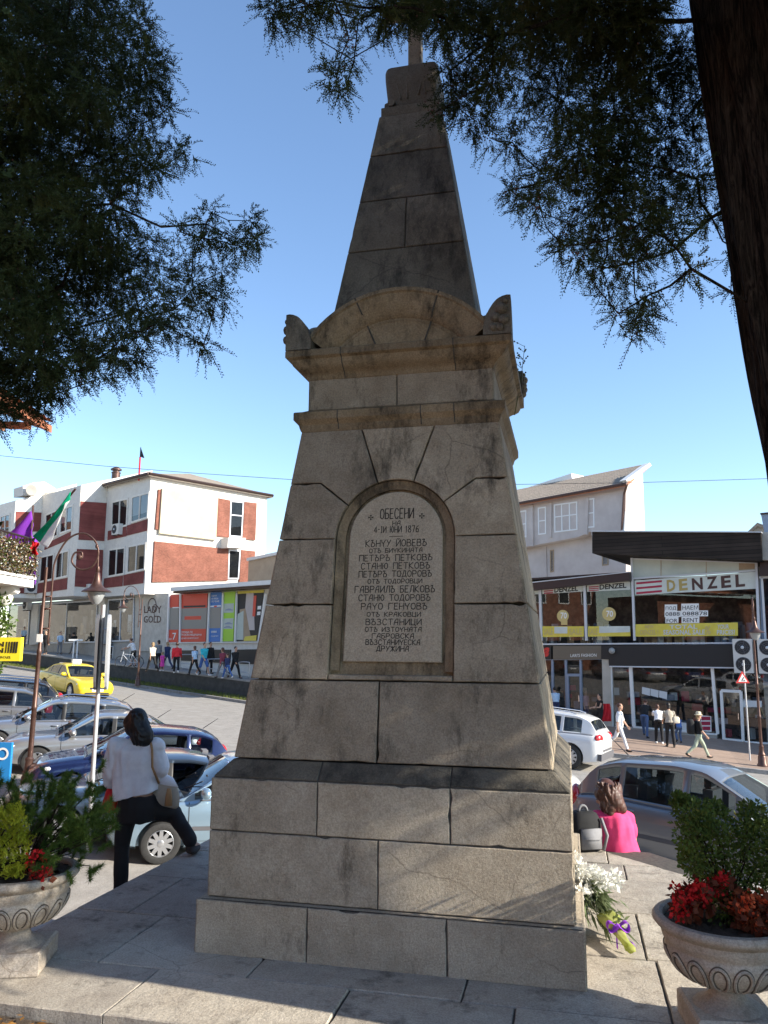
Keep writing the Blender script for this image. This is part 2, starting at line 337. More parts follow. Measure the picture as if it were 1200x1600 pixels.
def baked(ob):
    """the mesh of an object with its modifiers applied, worked out in a scene of its own"""
    TMP.collection.objects.link(ob); TMP.view_layers[0].update(); dg = TMP.view_layers[0].depsgraph; return bpy.data.meshes.new_from_object(ob.evaluated_get(dg), depsgraph=dg)
def remeshed(mb, name, mats, voxel, parent=None, smooth_it=4, local=False, noise=0.0, nscale=20.0, dec=1.0):
    """fuse overlapping closed shapes into one continuous surface"""
    me = mb.mesh(name+'_raw', mats); ob = bpy.data.objects.new(name+'_raw', me)
    r = ob.modifiers.new('r', 'REMESH'); r.mode = 'VOXEL'; r.voxel_size = voxel; r.use_smooth_shade = True
    s = ob.modifiers.new('s', 'SMOOTH'); s.factor = .5; s.iterations = smooth_it
    if dec < 1: d = ob.modifiers.new('d', 'DECIMATE'); d.ratio = dec
    nm = baked(ob)
    bpy.data.objects.remove(ob); bpy.data.meshes.remove(me); nm.name = name
    if noise:
        n_ = len(nm.vertices); co = np.empty(n_*3, np.float32); no = np.empty(n_*3, np.float32); nm.vertices.foreach_get('co', co); nm.vertex_normals.foreach_get('vector', no)
        co = co.reshape(-1, 3); no = no.reshape(-1, 3); q = co*nscale*np.array([1, 1, .5]); h = np.zeros(n_); rw_ = np.random.default_rng(n_)
        for k in range(9):
            d_ = rw_.normal(size=3); f_ = .8+.45*k; h += np.sin(q@(d_*f_/np.linalg.norm(d_)*1.6)+rw_.uniform(0, 6.28)+1.2*np.sin(q@rw_.normal(size=3)*.7))/(1+.35*k)
        co += no*(noise*.55*h)[:, None]; nm.vertices.foreach_set('co', co.ravel().astype(np.float32))
    if len(nm.materials) == 0: nm.materials.append(MATS[mats] if isinstance(mats, str) else mats)
    nm.polygons.foreach_set('use_smooth', [True]*len(nm.polygons))
    nm.update(); o2 = bpy.data.objects.new(name, nm); C.objects.link(o2)
    if parent is not None: o2.parent = parent
    return o2
_txt = {}
def text2d(string, bold=0.0, shear=0.0, space=1.0):
    """(vertices, faces, width, height) of filled lettering, origin at its lower left"""
    key = (string, bold, shear, space)
    if key in _txt: return _txt[key]
    cu = bpy.data.curves.new('lettering', 'FONT'); cu.body = string; cu.offset = bold; cu.shear = shear; cu.space_character = space; cu.resolution_u = 2
    ob = bpy.data.objects.new('lettering', cu); me = baked(ob)
    vs = np.array([v.co[:] for v in me.vertices]) if len(me.vertices) else np.zeros((1, 3)); fs = [tuple(p.vertices) for p in me.polygons]
    bpy.data.objects.remove(ob); bpy.data.curves.remove(cu); bpy.data.meshes.remove(me)
    mn = vs.min(0); vs = vs-mn; mx = vs.max(0); _txt[key] = (vs, fs, mx[0], mx[1]); return _txt[key]
def put_text(mb, string, P, u, v, width, height, mi=0, bold=0.0, shear=0.0, lift=None, space=1.0):
    """lettering filling the parallelogram P, P+u*width, P+v*height"""
    vs, fs, W, H = text2d(string, bold, shear, space)
    P = Vector(P); u = Vector(u); v = Vector(v)
    mb.add([P + u*(p[0]/W*width) + v*(p[1]/H*height) for p in vs], fs, mi)
def px_text(mb, pl, string, a, b, c, off, mi=0, bold=0.0, shear=0.0):
    """lettering on a facade between lower-left a, lower-right b, upper-left c (layout points)"""
    A = pl.at(a, off); B = pl.at(b, off); D = pl.at(c, off); put_text(mb, string, A, (B-A).normalized(), (D-A).normalized(), (B-A).length, (D-A).length, mi, bold, shear)
def panel(mb, pl, pts, o0, o1, mi=0):
    """a slab on a facade whose front outline is pts, from offset o0 to o1 along its normal"""
    F = [pl.at(p, o1) for p in pts]; mb.prism(F, [p - pl.n*(o1-o0) for p in F], mi); return mb
def rect(x0, y0, x1, y1, z): return [z(x0, y0), z(x1, y0), z(x1, y1), z(x0, y1)]
def strip(mb, pl, p, q, wpx, o0, o1, mi=0):
    """a bar on a facade along p-q, wpx wide"""
    dx, dy = q[0]-p[0], q[1]-p[1]; L = math.hypot(dx, dy); nx, ny = -dy/L*wpx/2, dx/L*wpx/2
    return panel(mb, pl, [(p[0]+nx, p[1]+ny), (q[0]+nx, q[1]+ny), (q[0]-nx, q[1]-ny), (p[0]-nx, p[1]-ny)], o0, o1, mi)
# ---------------------------------------------------------------- ground, road, platform
MC = Vector((.24627, 5.95772, 0)); MYAW = math.radians(-13)
MA = Vector((math.cos(MYAW), math.sin(MYAW), 0)); MBK = Vector((-math.sin(MYAW), math.cos(MYAW), 0))
def mloc(x, y, z=0.0): return MC + MA*x + MBK*y + Vector((0, 0, z))
def toloc(P): d = Vector(P)-MC; return (d.dot(MA), d.dot(MBK))
def ground_sheet():
    xs = sorted(set(list(range(-400, 401, 40)) + list(range(-28, 26, 2)))); ys = [-60, -20, 0, 3] + list(range(4, 24)) + [26, 32, 38, 44, 50, 60, 80, 120, 200, 400, 700]
    mb = MB(); vs = [(x, y, gz(x, y)) for y in ys for x in xs]; nx = len(xs)
    mb.add(vs, [(j*nx+i, j*nx+i+1, (j+1)*nx+i+1, (j+1)*nx+i) for j in range(len(ys)-1) for i in range(nx-1)])
    o = mb.build('road', 'asphalt'); tag(o, kind='structure'); return o
ground_sheet()
def clip_poly(poly, px, py, nx, ny):
    out = []
    for i in range(len(poly)):
        a = poly[i]; b = poly[(i+1) % len(poly)]; da = (a[0]-px)*nx+(a[1]-py)*ny; db = (b[0]-px)*nx+(b[1]-py)*ny
        if da <= 0: out.append(a)
        if da*db < 0: t = da/(da-db); out.append((a[0]+(b[0]-a[0])*t, a[1]+(b[1]-a[1])*t))
    return out
def clip_convex(poly, conv):
    for i in range(len(conv)):
        a = conv[i]; b = conv[(i+1) % len(conv)]; poly = clip_poly(poly, a[0], a[1], (b[1]-a[1]), -(b[0]-a[0]))
        if len(poly) < 3: return []
    return poly
def ccw(poly):
    A = sum(poly[i][0]*poly[(i+1) % len(poly)][1]-poly[(i+1) % len(poly)][0]*poly[i][1] for i in range(len(poly))); return poly if A > 0 else poly[::-1]
def inset(poly, d):
    poly = ccw(poly); n = len(poly); out = []
    for i in range(n):
        p = Vector(poly[i-1]); q = Vector(poly[i]); r = Vector(poly[(i+1) % n]); e1 = (q-p).normalized(); e2 = (r-q).normalized()
        n1 = Vector((-e1.y, e1.x)); n2 = Vector((-e2.y, e2.x)); m = n1+n2; k = m.length_squared
        out.append(tuple(q + m*(2*d/k)) if k > .3 else tuple(q + n1*d))
    return out
far = [toloc(on_z(*p, 0)) for p in ((1090, 1372), (1070, 1346), (1015, 1329))]
lf = [toloc(on_z(*p, 0)) for p in ((320, 1314), (95, 1431))]; sl_ = (lf[0][0]-lf[1][0])/(lf[0][1]-lf[1][1])
def lx(y): return lf[1][0]+(y-lf[1][1])*sl_
PLAT = ccw([(lx(-2.0), -2.0), (2.9, -2.0), (2.9, .35), far[0], far[1], far[2], (lx(far[2][1]+.02), far[2][1]+.02)])
print('plat', lf, sl_)
plat = MB(); rr = random.Random(3)
def worn(poly, step=.045, amp=.0022, chip=.012):
    """a stone's outline with an uneven, chipped edge"""
    out = []; n = len(poly); cx = sum(p[0] for p in poly)/n; cy = sum(p[1] for p in poly)/n
    for i in range(n):
        a = Vector(poly[i]); b = Vector(poly[(i+1) % n]); k = max(1, int((b-a).length/step)); nn = Vector((-(b-a).y, (b-a).x)).normalized()
        for j in range(k):
            q = a.lerp(b, j/k); d = rr.uniform(-.0004, amp) if rr.random() > .045 else rr.uniform(.003, chip)
            out.append(tuple(q+nn*(d if j else d*.3)))
    return out
def slab(poly, z0=0.0, t=.14, g=.004):
    if len(poly) < 3: return
    q = worn(ccw(inset(poly, g)), .06, .003); q2 = inset(q, .005); dz = rr.uniform(-.004, .004)
    plat.rings([[mloc(x, y, z0-t) for x, y in q], [mloc(x, y, z0+dz-.006) for x, y in q], [mloc(x, y, z0+dz) for x, y in q2]])
rows = [-2.0, -1.42, -.62, .2, 1.0, 1.45, 2.4]
cols = [[-3.4, -1.22, -.1, .78, 2.02, 3.0], [-3.4, -1.62, -.7, .5, 1.55, 3.0], [-3.4, -1.9, -1.3, .2, 1.5, 3.0], [-3.4, -1.6, -.4, .8, 2.0, 3.0], [-3.4, -1.3, .2, 1.5, 3.0], [-3.4, -1.5, 0, 1.38, 1.95, 3.0]]
for j in range(len(rows)-1):
    for i in range(len(cols[j])-1):
        slab(clip_convex([(cols[j][i], rows[j]), (cols[j][i+1], rows[j]), (cols[j][i+1], rows[j+1]), (cols[j][i], rows[j+1])], PLAT))
core = [mloc(x, y, -.012) for x, y in inset(PLAT, .02)]
plat.extr(core, (0, 0, -2.4), 1)
tag(plat.build('platform', ['paving_stone', 'mortar'], smooth=30), kind='structure')
st = MB(); st.extr([mloc(x, y, -.38) for x, y in ccw([(-2.98, -1.0), (2.2, .4), (3.5, .5), (3.3, 2.6), (-2.9, 2.6)])], (0, 0, -2.2)); tag(st.build('step', 'pavement'), kind='structure')
pk = MB()
def parkz(x, y): return -.075 + .015*math.sin(x*2.1+y)+.012*math.sin(y*3.3)+.008*math.sin(x*11+y*7)
pk.grid(lambda u, v: mloc(-9+18*u, -14+12.0*v - .02, parkz(u*18, v*12)), 60, 40)
pk.extr([mloc(-9, -2.03, -.2), mloc(9, -2.03, -.2), mloc(9, -2.03, -2.6), mloc(-9, -2.03, -2.6)], MBK*-.05)
tag(pk.build('soil', 'soil', smooth=True), kind='structure')
lv = MB()
for i in range(900):
    x = rr.uniform(-3.6, 1.0); y = rr.uniform(-2.7, -2.03); p = mloc(x, y, parkz(x+9, y+14)+.012); a = rr.uniform(0, 6.28); s = rr.uniform(.012, .03)
    d = Vector((math.cos(a), math.sin(a), rr.uniform(-.3, .3)))*s; e = Vector((-math.sin(a), math.cos(a), rr.uniform(-.4, .4)))*s*.5
    lv.add([p-d, p+e, p+d, p-e], [(0, 1, 2, 3)])
tag(lv.build('leaf litter', 'dry_leaf', fix=False), 'fallen orange brown leaves on the soil below the platform edge', 'leaf litter', kind='stuff').name = 'leaf_litter'

# ---------------------------------------------------------------- the monument
mon = thing('monument', 'tall tapering grey stone obelisk monument with an inscribed plaque on the platform', 'monument', MC, MYAW)
def rot(k, p):
    x, y, z = p
    for _ in range(k): x, y = -y, x
    return (x, y, z)
def blocks(mb, z0, w0, z1, w1, polys, k, t=.02, gap=.0035, bev=.005, mi=0):
    def pt(s, z, d): return rot(k, (s, -(w0+(w1-w0)*(z-z0)/(z1-z0)-d), z))
    for poly in polys:
        a = worn(ccw(inset(poly, gap))); b = inset(a, bev)
        mb.rings([[pt(s, z, 0) for s, z in b], [pt(s, z, bev) for s, z in a], [pt(s, z, t) for s, z in a]], mi)
def frustum(mb, z0, w0, z1, w1, mi=0, front=None):
    f0_, f1_ = (w0, w1) if front is None else (w0-front, w1-front)
    mb.rings([[(-w0, -f0_, z0), (w0, -f0_, z0), (w0, w0, z0), (-w0, w0, z0)], [(-w1, -f1_, z1), (w1, -f1_, z1), (w1, w1, z1), (-w1, w1, z1)]], mi)
def course(z0, z1, w0, w1, joints, zz0, zz1):
    """stone outlines of one course of a face; its ends follow the batter"""
    def W(z): return w0+(w1-w0)*(z-zz0)/(zz1-zz0)-.002
    xs = [None]+joints+[None]; out = []
    for i in range(len(xs)-1):
        l = xs[i]; r = xs[i+1]
        out.append([(-W(z0) if l is None else l, z0), (W(z0) if r is None else r, z0), (W(z1) if r is None else r, z1), (-W(z1) if l is None else l, z1)])
    return out
mats2 = ['monument_stone', 'mortar']
def interp_(pts, x):
    if x <= pts[0][0]: return pts[0][1]
    for (a, u), (b, v) in zip(pts[:-1], pts[1:]):
        if x <= b: return u+(v-u)*(x-a)/(b-a)
    return pts[-1][1]
# foot course
mb = MB(); frustum(mb, -.03, 1.136, .294, 1.136, 1)
for k, js in enumerate(([-.44, .386], [-.3, .45], [-.4, .4], [-.35, .5])): blocks(mb, 0, 1.148, .306, 1.148, course(-.01, .30, 1.148, 1.148, js, 0, .306), k)
mb.quad((-1.13, -1.13, .3005), (1.13, -1.13, .3005), (1.13, 1.13, .3005), (-1.13, 1.13, .3005))
mb.build('foot_course', ['plinth_stone', 'mortar'], mon, local=True)
# base: two courses
mb = MB(); frustum(mb, .29, 1.088, 1.003, 1.088, 1)
for k in range(4):
    blocks(mb, .304, 1.10, 1.003, 1.10, course(.304, .69, 1.10, 1.10, [-.025 if k == 0 else .1], .304, 1.003), k)
    blocks(mb, .304, 1.10, 1.003, 1.10, course(.69, 1.003, 1.10, 1.10, [-.405, .404] if k == 0 else [-.3, .5], .304, 1.003), k)
mb.build('pedestal', ['plinth_stone', 'mortar'], mon, local=True)
# dark weathered slope
mb = MB(); frustum(mb, 1.0, 1.087, 1.10, .99, 1)
for k in range(4): blocks(mb, 1.003, 1.097, 1.105, 1.0, course(1.0035, 1.109, 1.097, 1.0, [-.405, .404] if k == 0 else [-.3, .5], 1.003, 1.105), k, t=.015)
mb.build('weathered_slope', ['monument_stone_black', 'mortar'], mon, local=True)
# shaft
Z0, W0, Z1, W1 = 1.105, .999, 3.314, .698
def SW(z): return W0+(W1-W0)*(z-Z0)/(Z1-Z0)-.002
NR, NC, NB = .403, 2.525, 1.64
def arc(a0, a1, n=9, r=NR): return [(r*math.cos(math.radians(a0+(a1-a0)*i/n)), NC+r*math.sin(math.radians(a0+(a1-a0)*i/n))) for i in range(n+1)]
mb = MB(); frustum(mb, 1.09, .985, 3.314, .684, 1, front=.10)
front = course(1.109, 1.60, W0, W1, [-.062], Z0, Z1)
zj = [1.60, 2.085, 2.53]
front += [[(-SW(1.6), 1.6), (-NR, 1.6), (-NR, 2.085), (-SW(2.085), 2.085)], [(NR, 1.6), (SW(1.6), 1.6), (SW(2.085), 2.085), (NR, 2.085)],
          [(-SW(2.085), 2.085), (-NR, 2.085), (-NR, 2.53), (-SW(2.53), 2.53)], [(NR, 2.085), (SW(2.085), 2.085), (SW(2.53), 2.53), (NR, 2.53)]]
front += [[(-NR, 1.6), (NR, 1.6), (NR, NB), (-NR, NB)]]
a1 = math.degrees(math.atan2(.25, .348)); a2 = math.degrees(math.atan2(.398, .128))
front += [[(-SW(2.53), 2.53)] + [(-x, z) for x, z in arc(0, a1, 5)] + [(-.532, 2.925), (-SW(2.925), 2.925)], [(SW(2.53), 2.53), (SW(2.915), 2.915), (.54, 2.915)] + arc(a1, 0, 5)]
front += [[(-SW(2.925), 2.925), (-.532, 2.925)] + [(-x, z) for x, z in arc(a1, a2, 5)] + [(-.256, 3.312), (-SW(3.312), 3.312)], [(SW(2.915), 2.915), (SW(3.312), 3.312), (.26, 3.312)] + arc(a2, a1, 5) + [(.54, 2.915)]]
front += [[(-.256, 3.312)] + [(-x, z) for x, z in arc(a2, 90, 4)] + arc(90, a2, 4)[1:] + [(.26, 3.312)]]
blocks(mb, Z0, W0, Z1, W1, front, 0, t=.10, gap=.004)
for k in (1, 2, 3):
    for (za, zb, js) in ((1.109, 1.6, [.05]), (1.6, 2.085, [-.3, .35]), (2.085, 2.53, [-.02]), (2.53, 2.92, [-.3, .3]), (2.92, 3.312, [.04])):
        blocks(mb, Z0, W0, Z1, W1, course(za, zb, W0, W1, js, Z0, Z1), k)
mb.build('shaft', mats2, mon, local=True)
def sp(s, z, d): return (s, -(W0+(W1-W0)*(z-Z0)/(Z1-Z0)-d), z)
out = [(-.41, NB-.01), (.41, NB-.01)] + [(x*1.02, z) for x, z in arc(0, 180, 20)]
mb = MB(); mb.prism([sp(s, z, .082) for s, z in out], [sp(s, z, .098) for s, z in out])
rim_o = [(-NR+.004, NB+.02)] + [(x*.99, z) for x, z in arc(180, 0, 24)] + [(NR-.004, NB+.02)]
rim_i = [(-.345, NB+.02)] + arc(180, 0, 24, .345) + [(.345, NB+.02)]
mb.rings([[sp(s, z, d) for (s, z), d in zip(R_, [dd]*len(R_))] for R_, dd in ((rim_o, .03), (rim_i, .055), (rim_i, .083))], closed=False, caps=False)
mb.build('niche', 'monument_stone_warm', mon, local=True, smooth=35)
pr = .318; pa = [(pr*math.cos(math.pi*i/24), NC+.01+pr*math.sin(math.pi*i/24)) for i in range(25)]
pout = [(-.324, 1.717), (.324, 1.717)] + pa
mb = MB(); mb.rings([[sp(s, z, .085) for s, z in pout], [sp(s, z, .062) for s, z in pout], [sp(s, z, .058) for s, z in inset(pout, .006)]])
plaque = mb.build('plaque', 'plaque_stone', mon, local=True)
# carved lettering
G = {'О': [[(.5,0),(.12,.12),(0,.5),(.12,.88),(.5,1),(.88,.88),(1,.5),(.88,.12),(.5,0)]], 'Б': [[(.9,1),(0,1),(0,0),(.6,0),(.95,.14),(.95,.42),(.6,.56),(0,.56)]],
 'Е': [[(.9,1),(0,1),(0,0),(.9,0)],[(0,.52),(.7,.52)]], 'С': [[(.95,.82),(.7,1),(.3,1),(.05,.75),(0,.5),(.05,.25),(.3,0),(.7,0),(.95,.18)]], 'Н': [[(0,0),(0,1)],[(1,0),(1,1)],[(0,.45),(1,.55)]],
 'И': [[(0,1),(0,0),(1,1),(1,0)]], 'Й': [[(0,1),(0,0),(1,1),(1,0)],[(.25,1.15),(.5,1.08),(.75,1.15)]], 'А': [[(0,0),(.15,.6),(.5,1),(.9,1),(.9,0)],[(.08,.42),(.9,.42)]], 'Ю': [[(0,0),(0,1)],[(0,.5),(.35,.5)],[(.68,0),(.4,.2),(.35,.5),(.4,.8),(.68,1),(.95,.8),(1,.5),(.95,.2),(.68,0)]],
 'К': [[(0,0),(0,1)],[(.9,1),(0,.5),(.95,0)]], 'Ъ': [[(0,.9),(.1,1),(.5,1),(.25,.62),(.6,.6),(.95,.42),(.95,.15),(.6,0),(.15,0),(.1,.3),(.25,.62)]], 'Ч': [[(0,1),(.1,.6),(.5,.5)],[(1,1),(.5,.45),(.5,0)]], 'У': [[(0,1),(.5,.45)],[(1,1),(.2,0)]],
 'В': [[(0,0),(0,1),(.6,1),(.9,.85),(.75,.58),(0,.54)],[(.6,.54),(.98,.38),(.95,.1),(.6,0),(0,0)]], 'Т': [[(0,1),(1,1)],[(.5,1),(.5,0)]], 'П': [[(0,0),(0,1),(1,1),(1,0)]], 'Р': [[(0,0),(0,1),(.7,1),(.98,.8),(.9,.55),(.6,.45),(0,.45)]],
 'Л': [[(0,0),(.2,.1),(.4,1),(1,1),(1,0)]], 'Г': [[(0,0),(0,1),(.95,1)]], 'Д': [[(0,-.1),(0,.08),(1,.08),(1,-.1)],[(.12,.08),(.45,1),(.8,1),(.85,.08)]], 'Ц': [[(0,1),(0,0),(1,0),(1,-.16)],[(.85,1),(.85,0)]], 'З': [[(.05,.9),(.4,1),(.85,.85),(.7,.55),(.35,.52)],[(.7,.52),(.95,.25),(.7,0),(.2,0),(0,.12)]],
 'Ж': [[(.5,0),(.5,1)],[(0,1),(.5,.5),(1,1)],[(0,0),(.5,.5),(1,0)]], '1': [[(.2,.8),(.5,1),(.5,0)]], '8': [[(.5,.54),(.1,.72),(.2,1),(.8,1),(.9,.72),(.5,.54),(.02,.3),(.15,0),(.85,0),(.98,.3),(.5,.54)]], '7': [[(0,1),(.95,1),(.4,0)]], '6': [[(.9,.95),(.4,.9),(.05,.4),(.2,0),(.8,0),(.95,.3),(.7,.52),(.1,.42)]],
 '4': [[(.7,0),(.7,1),(0,.3),(1,.3)]], '-': [[(.1,.55),(.9,.55)]], 'І': [[(.5,0),(.5,1)],[(.2,1),(.8,1)],[(.2,0),(.8,0)]]}
NARROW = {'1': .55, 'І': .6, '-': .6, ' ': .75, 'Е': .85, 'Б': .9, 'Ю': 1.25, 'Ж': 1.2, 'Д': 1.1}
ins = MB()
def stroke(pts, wd, dep=.0565):
    for (x0, za), (x1, zb) in zip(pts[:-1], pts[1:]):
        L = math.hypot(x1-x0, zb-za)
        if L < 1e-6: continue
        ex, ez = (x1-x0)/L*wd*.35, (zb-za)/L*wd*.35; nx, nz = -(zb-za)/L*wd/2, (x1-x0)/L*wd/2
        q = [(x0-ex+nx, za-ez+nz), (x1+ex+nx, zb+ez+nz), (x1+ex-nx, zb+ez-nz), (x0-ex-nx, za-ez-nz)]
        dd = dep - rr.uniform(0, .0006); ins.quad(*[sp(s, z, dd) for s, z in q])
def line(txt, width, zc, h, wd=.0052, x0=None):
    adv = [NARROW.get(c, 1.0)+.35 for c in txt]; tot = sum(adv)-.35; u = width/tot; x = (-width/2 if x0 is None else x0)+.004
    for c, ad in zip(txt, adv):
        for poly in G.get(c, []): stroke([(x+px*u*(ad-.35), zc-h/2+py*h) for px, py in poly], wd)
        x += ad*u
def zl(y): return 2.70-.001222*(y-585) if y < 752 else 2.496-.00117*(y-752)
for txt, a, b_, y, h, wd in (('ОБЕСЕНИ',410,605,585,58,.0068),('НА',480,525,640,26,.005),('4-ІИ ЮНИ 1876',372,632,675,36,.005),('КЪНЧУ ЙОВЕВЪ',330,682,752,38,.0056),('ОТЪ БИЧКИНАТА',348,655,795,24,.0048),('ПЕТЪРЪ ПЕТКОВЪ',288,708,837,34,.0054),('СТАНЮ ПЕТКОВЪ',300,695,884,34,.0054),('ПЕТЪРЪ ТОДОРОВЪ',283,700,930,34,.0054),('ОТЪ ТОДОРОВЦИ',340,650,972,24,.0048),
   ('ГАВРАИЛЪ БЕЛКОВЪ',263,718,1017,36,.0056),('СТАНЮ ТОДОРОВЪ',288,695,1065,34,.0054),('РАЧО ГЕНЧОВЪ',303,675,1113,34,.0056),('ОТЪ КРАКОВЦИ',337,640,1158,24,.0048),('ВЪЗСТАНИЦИ',328,640,1200,32,.0054),('ОТЪ ИЗТОЧНАТА',325,642,1241,24,.0048),('ГАБРОВСКА',362,597,1277,25,.005),('ВЪЗСТАНИЧЕСКА',328,632,1311,27,.005),('ДРУЖИНА',387,568,1346,28,.0052)):
    line(txt, (b_-a)/850, zl(y), h*.00118, wd)
line('-', .115, zl(715), .012, .004)
for sx in (-.176, .176):
    for i in range(4):
        a = math.pi/2*i; c_, s_ = math.cos(a), math.sin(a); z = zl(603)
        ins.add([sp(sx, z, .0555), sp(sx+.018*c_-.007*s_, z+.018*s_+.007*c_, .0555), sp(sx+.018*c_+.007*s_, z+.018*s_-.007*c_, .0555)], [(0, 1, 2)])
ins.build('inscription', 'carving', plaque, local=True, fix=False)
# cornices
def mould(name, prof, joints, m, zj0, zj1, wj):
    mb = MB(); mb.rings([[(-w_, -w_, z), (w_, -w_, z), (w_, w_, z), (-w_, w_, z)] for w_, z in prof])
    for k in range(4):
        for s in (joints if k == 0 else [-.2, .35]):
            pts = [(w_+.002, z) for w_, z in prof if zj0-.001 <= z <= zj1+.001]
            A = [rot(k, (s-.004, -w_, z)) for w_, z in pts]; B = [rot(k, (s+.004, -w_, z)) for w_, z in pts]
            mb.rings([A, B], 1, caps=False, closed=False)
    return mb.build(name, [m, 'mortar'], mon, local=True, smooth=25)
mould('lower_cornice', [(.69, 3.30), (.702, 3.318), (.708, 3.335), (.713, 3.355), (.728, 3.372), (.740, 3.385), (.744, 3.39), (.744, 3.44), (.738, 3.447), (.70, 3.458), (.66, 3.478)], [-.421, .17, .40], 'monument_stone_warm', 3.318, 3.447, .74)
mb = MB(); frustum(mb, 3.47, .652, 3.71, .652, 1)
for k in range(4): blocks(mb, 3.47, .664, 3.71, .664, course(3.472, 3.708, .664, .664, [-.012] if k == 0 else [.1], 3.47, 3.71), k)
mb.build('frieze', ['monument_stone', 'mortar'], mon, local=True)
mould('upper_cornice', [(.65, 3.69), (.668, 3.703), (.674, 3.72), (.682, 3.735), (.70, 3.75), (.728, 3.765), (.752, 3.785), (.765, 3.81), (.77, 3.825), (.782, 3.83), (.798, 3.838), (.798, 3.882), (.79, 3.89), (.62, 3.905)], [-.389, .405], 'monument_stone_warm', 3.703, 3.89, .79)
# arched pediments on four sides and corner scrolls
ch, rise, zc0 = .65, .325, 3.995
Rr = (ch*ch+rise*rise)/(2*rise); zc = zc0+rise-Rr; th = math.asin(ch/Rr)
mb = MB()
for k in range(4):
    N = 22; an = [math.pi/2+th-2*th*i/N for i in range(N+1)]
    prof = [(.0, .60, 0), (.0, .742, 0), (-.028, .75, 0), (-.04, .738, 0), (-.09, .733, 0), (-.13, .722, 0), (-.17, .704, 0), (-.20, .684, 0), (-.205, .676, 0), (-.225, .672, 0), (-.23, .655, 0)]
    rg = [[rot(k, ((Rr+dr)*math.cos(a), -d, zc+(Rr+dr)*math.sin(a))) for dr, d, _ in prof] for a in an]
    mb.rings(rg, 0)
    ty = [(x, z) for x, z in [((Rr-.15)*math.cos(a), zc+(Rr-.15)*math.sin(a)) for a in an] if z > 3.90]; ty = ty + [(ty[-1][0], 3.895), (ty[0][0], 3.895)]
    mb.prism([rot(k, (s, -.669, z)) for s, z in ty], [rot(k, (s, -.2, z)) for s, z in ty], 2)
    roof = [(Rr*math.cos(a)*.999, zc+(Rr-.002)*math.sin(a)) for a in an]
    mb.prism([rot(k, (s, -.655, z-.004)) for s, z in roof], [rot(k, (s*.5, -.35, z-.004)) for s, z in roof], 0, cap=False)
    for s0, z0_, s1, z1_ in ((-.302, 4.262, -.165, 3.93), (.302, 4.262, .19, 3.93)):
        for dd in (.7435, .668):
            pass
        n_ = 7; za = [z0_+(z1_-z0_)*i/n_ for i in range(n_+1)]; sa = [s0+(s1-s0)*i/n_ for i in range(n_+1)]
        dp = []
        for s_, z_ in zip(sa, za):
            dr = math.hypot(s_, z_-zc)-Rr
            dp.append(.753 if dr > -.04 else (.74 if dr > -.07 else (.736 if dr > -.11 else (.727 if dr > -.15 else (.71 if dr > -.19 else .679)))))
        A = [rot(k, (s_-.006, -d_, z_)) for s_, z_, d_ in zip(sa, za, dp)]; B = [rot(k, (s_+.006, -d_, z_)) for s_, z_, d_ in zip(sa, za, dp)]
        mb.rings([A, B], 1, caps=False, closed=False)
    mb.box(rot(k, (0, -.45, 3.93)), (1.2, .3, .09) if k % 2 == 0 else (.3, 1.2, .09), 2)
mb.build('pediment', ['monument_stone_warm', 'mortar', 'monument_stone_warm'], mon, local=True, smooth=30)
for k in range(4):
    mb = MB(); ol = [(.0, .0), (.172, .0), (.186, .04), (.174, .075), (.17, .11), (.188, .15), (.186, .30), (.165, .302), (.135, .292), (.10, .268), (.07, .235), (.04, .185), (.018, .13), (.0, .06)]
    ol = [(s, z*.92) for s, z in ol]
    def ap(s, d, z): return rot(k, (.61+s, -d, 3.895+z))
    up_ = [(.0, .06), (.018, .13), (.04, .185), (.07, .235), (.10, .268), (.135, .285), (.165, .292), (.188, .288)]; us = [i*.188/14 for i in range(15)]
    def hz(u): return .92*interp_(up_, u)
    nn_ = 15
    vs_ = [rot(k, (.61+u, -(.61+v), 3.895+hz(min(u, v)))) for v in us for u in us] + [rot(k, (.61+u, -(.61+v), 3.89)) for v in us for u in us]
    fs_ = [(j*nn_+i, j*nn_+i+1, (j+1)*nn_+i+1, (j+1)*nn_+i) for j in range(nn_-1) for i in range(nn_-1)]
    bo_ = nn_*nn_; ed = list(range(nn_)) + [j*nn_+nn_-1 for j in range(1, nn_)] + [(nn_-1)*nn_+i for i in range(nn_-2, -1, -1)] + [j*nn_ for j in range(nn_-2, 0, -1)]
    fs_ += [(ed[i], ed[(i+1) % len(ed)], bo_+ed[(i+1) % len(ed)], bo_+ed[i]) for i in range(len(ed))]; mb.add(vs_, fs_)
    for (s, z, r) in ((.125, .17, .045), (.085, .11, .038), (.14, .09, .04), (.07, .045, .032), (.115, .04, .03), (.15, .225, .026)):
        mb.ell(ap(s, .795, z), (r, r, r*.9), n=10, m=6)
    mb.build('corner_scroll', 'monument_stone_dark', mon, local=True, smooth=30)
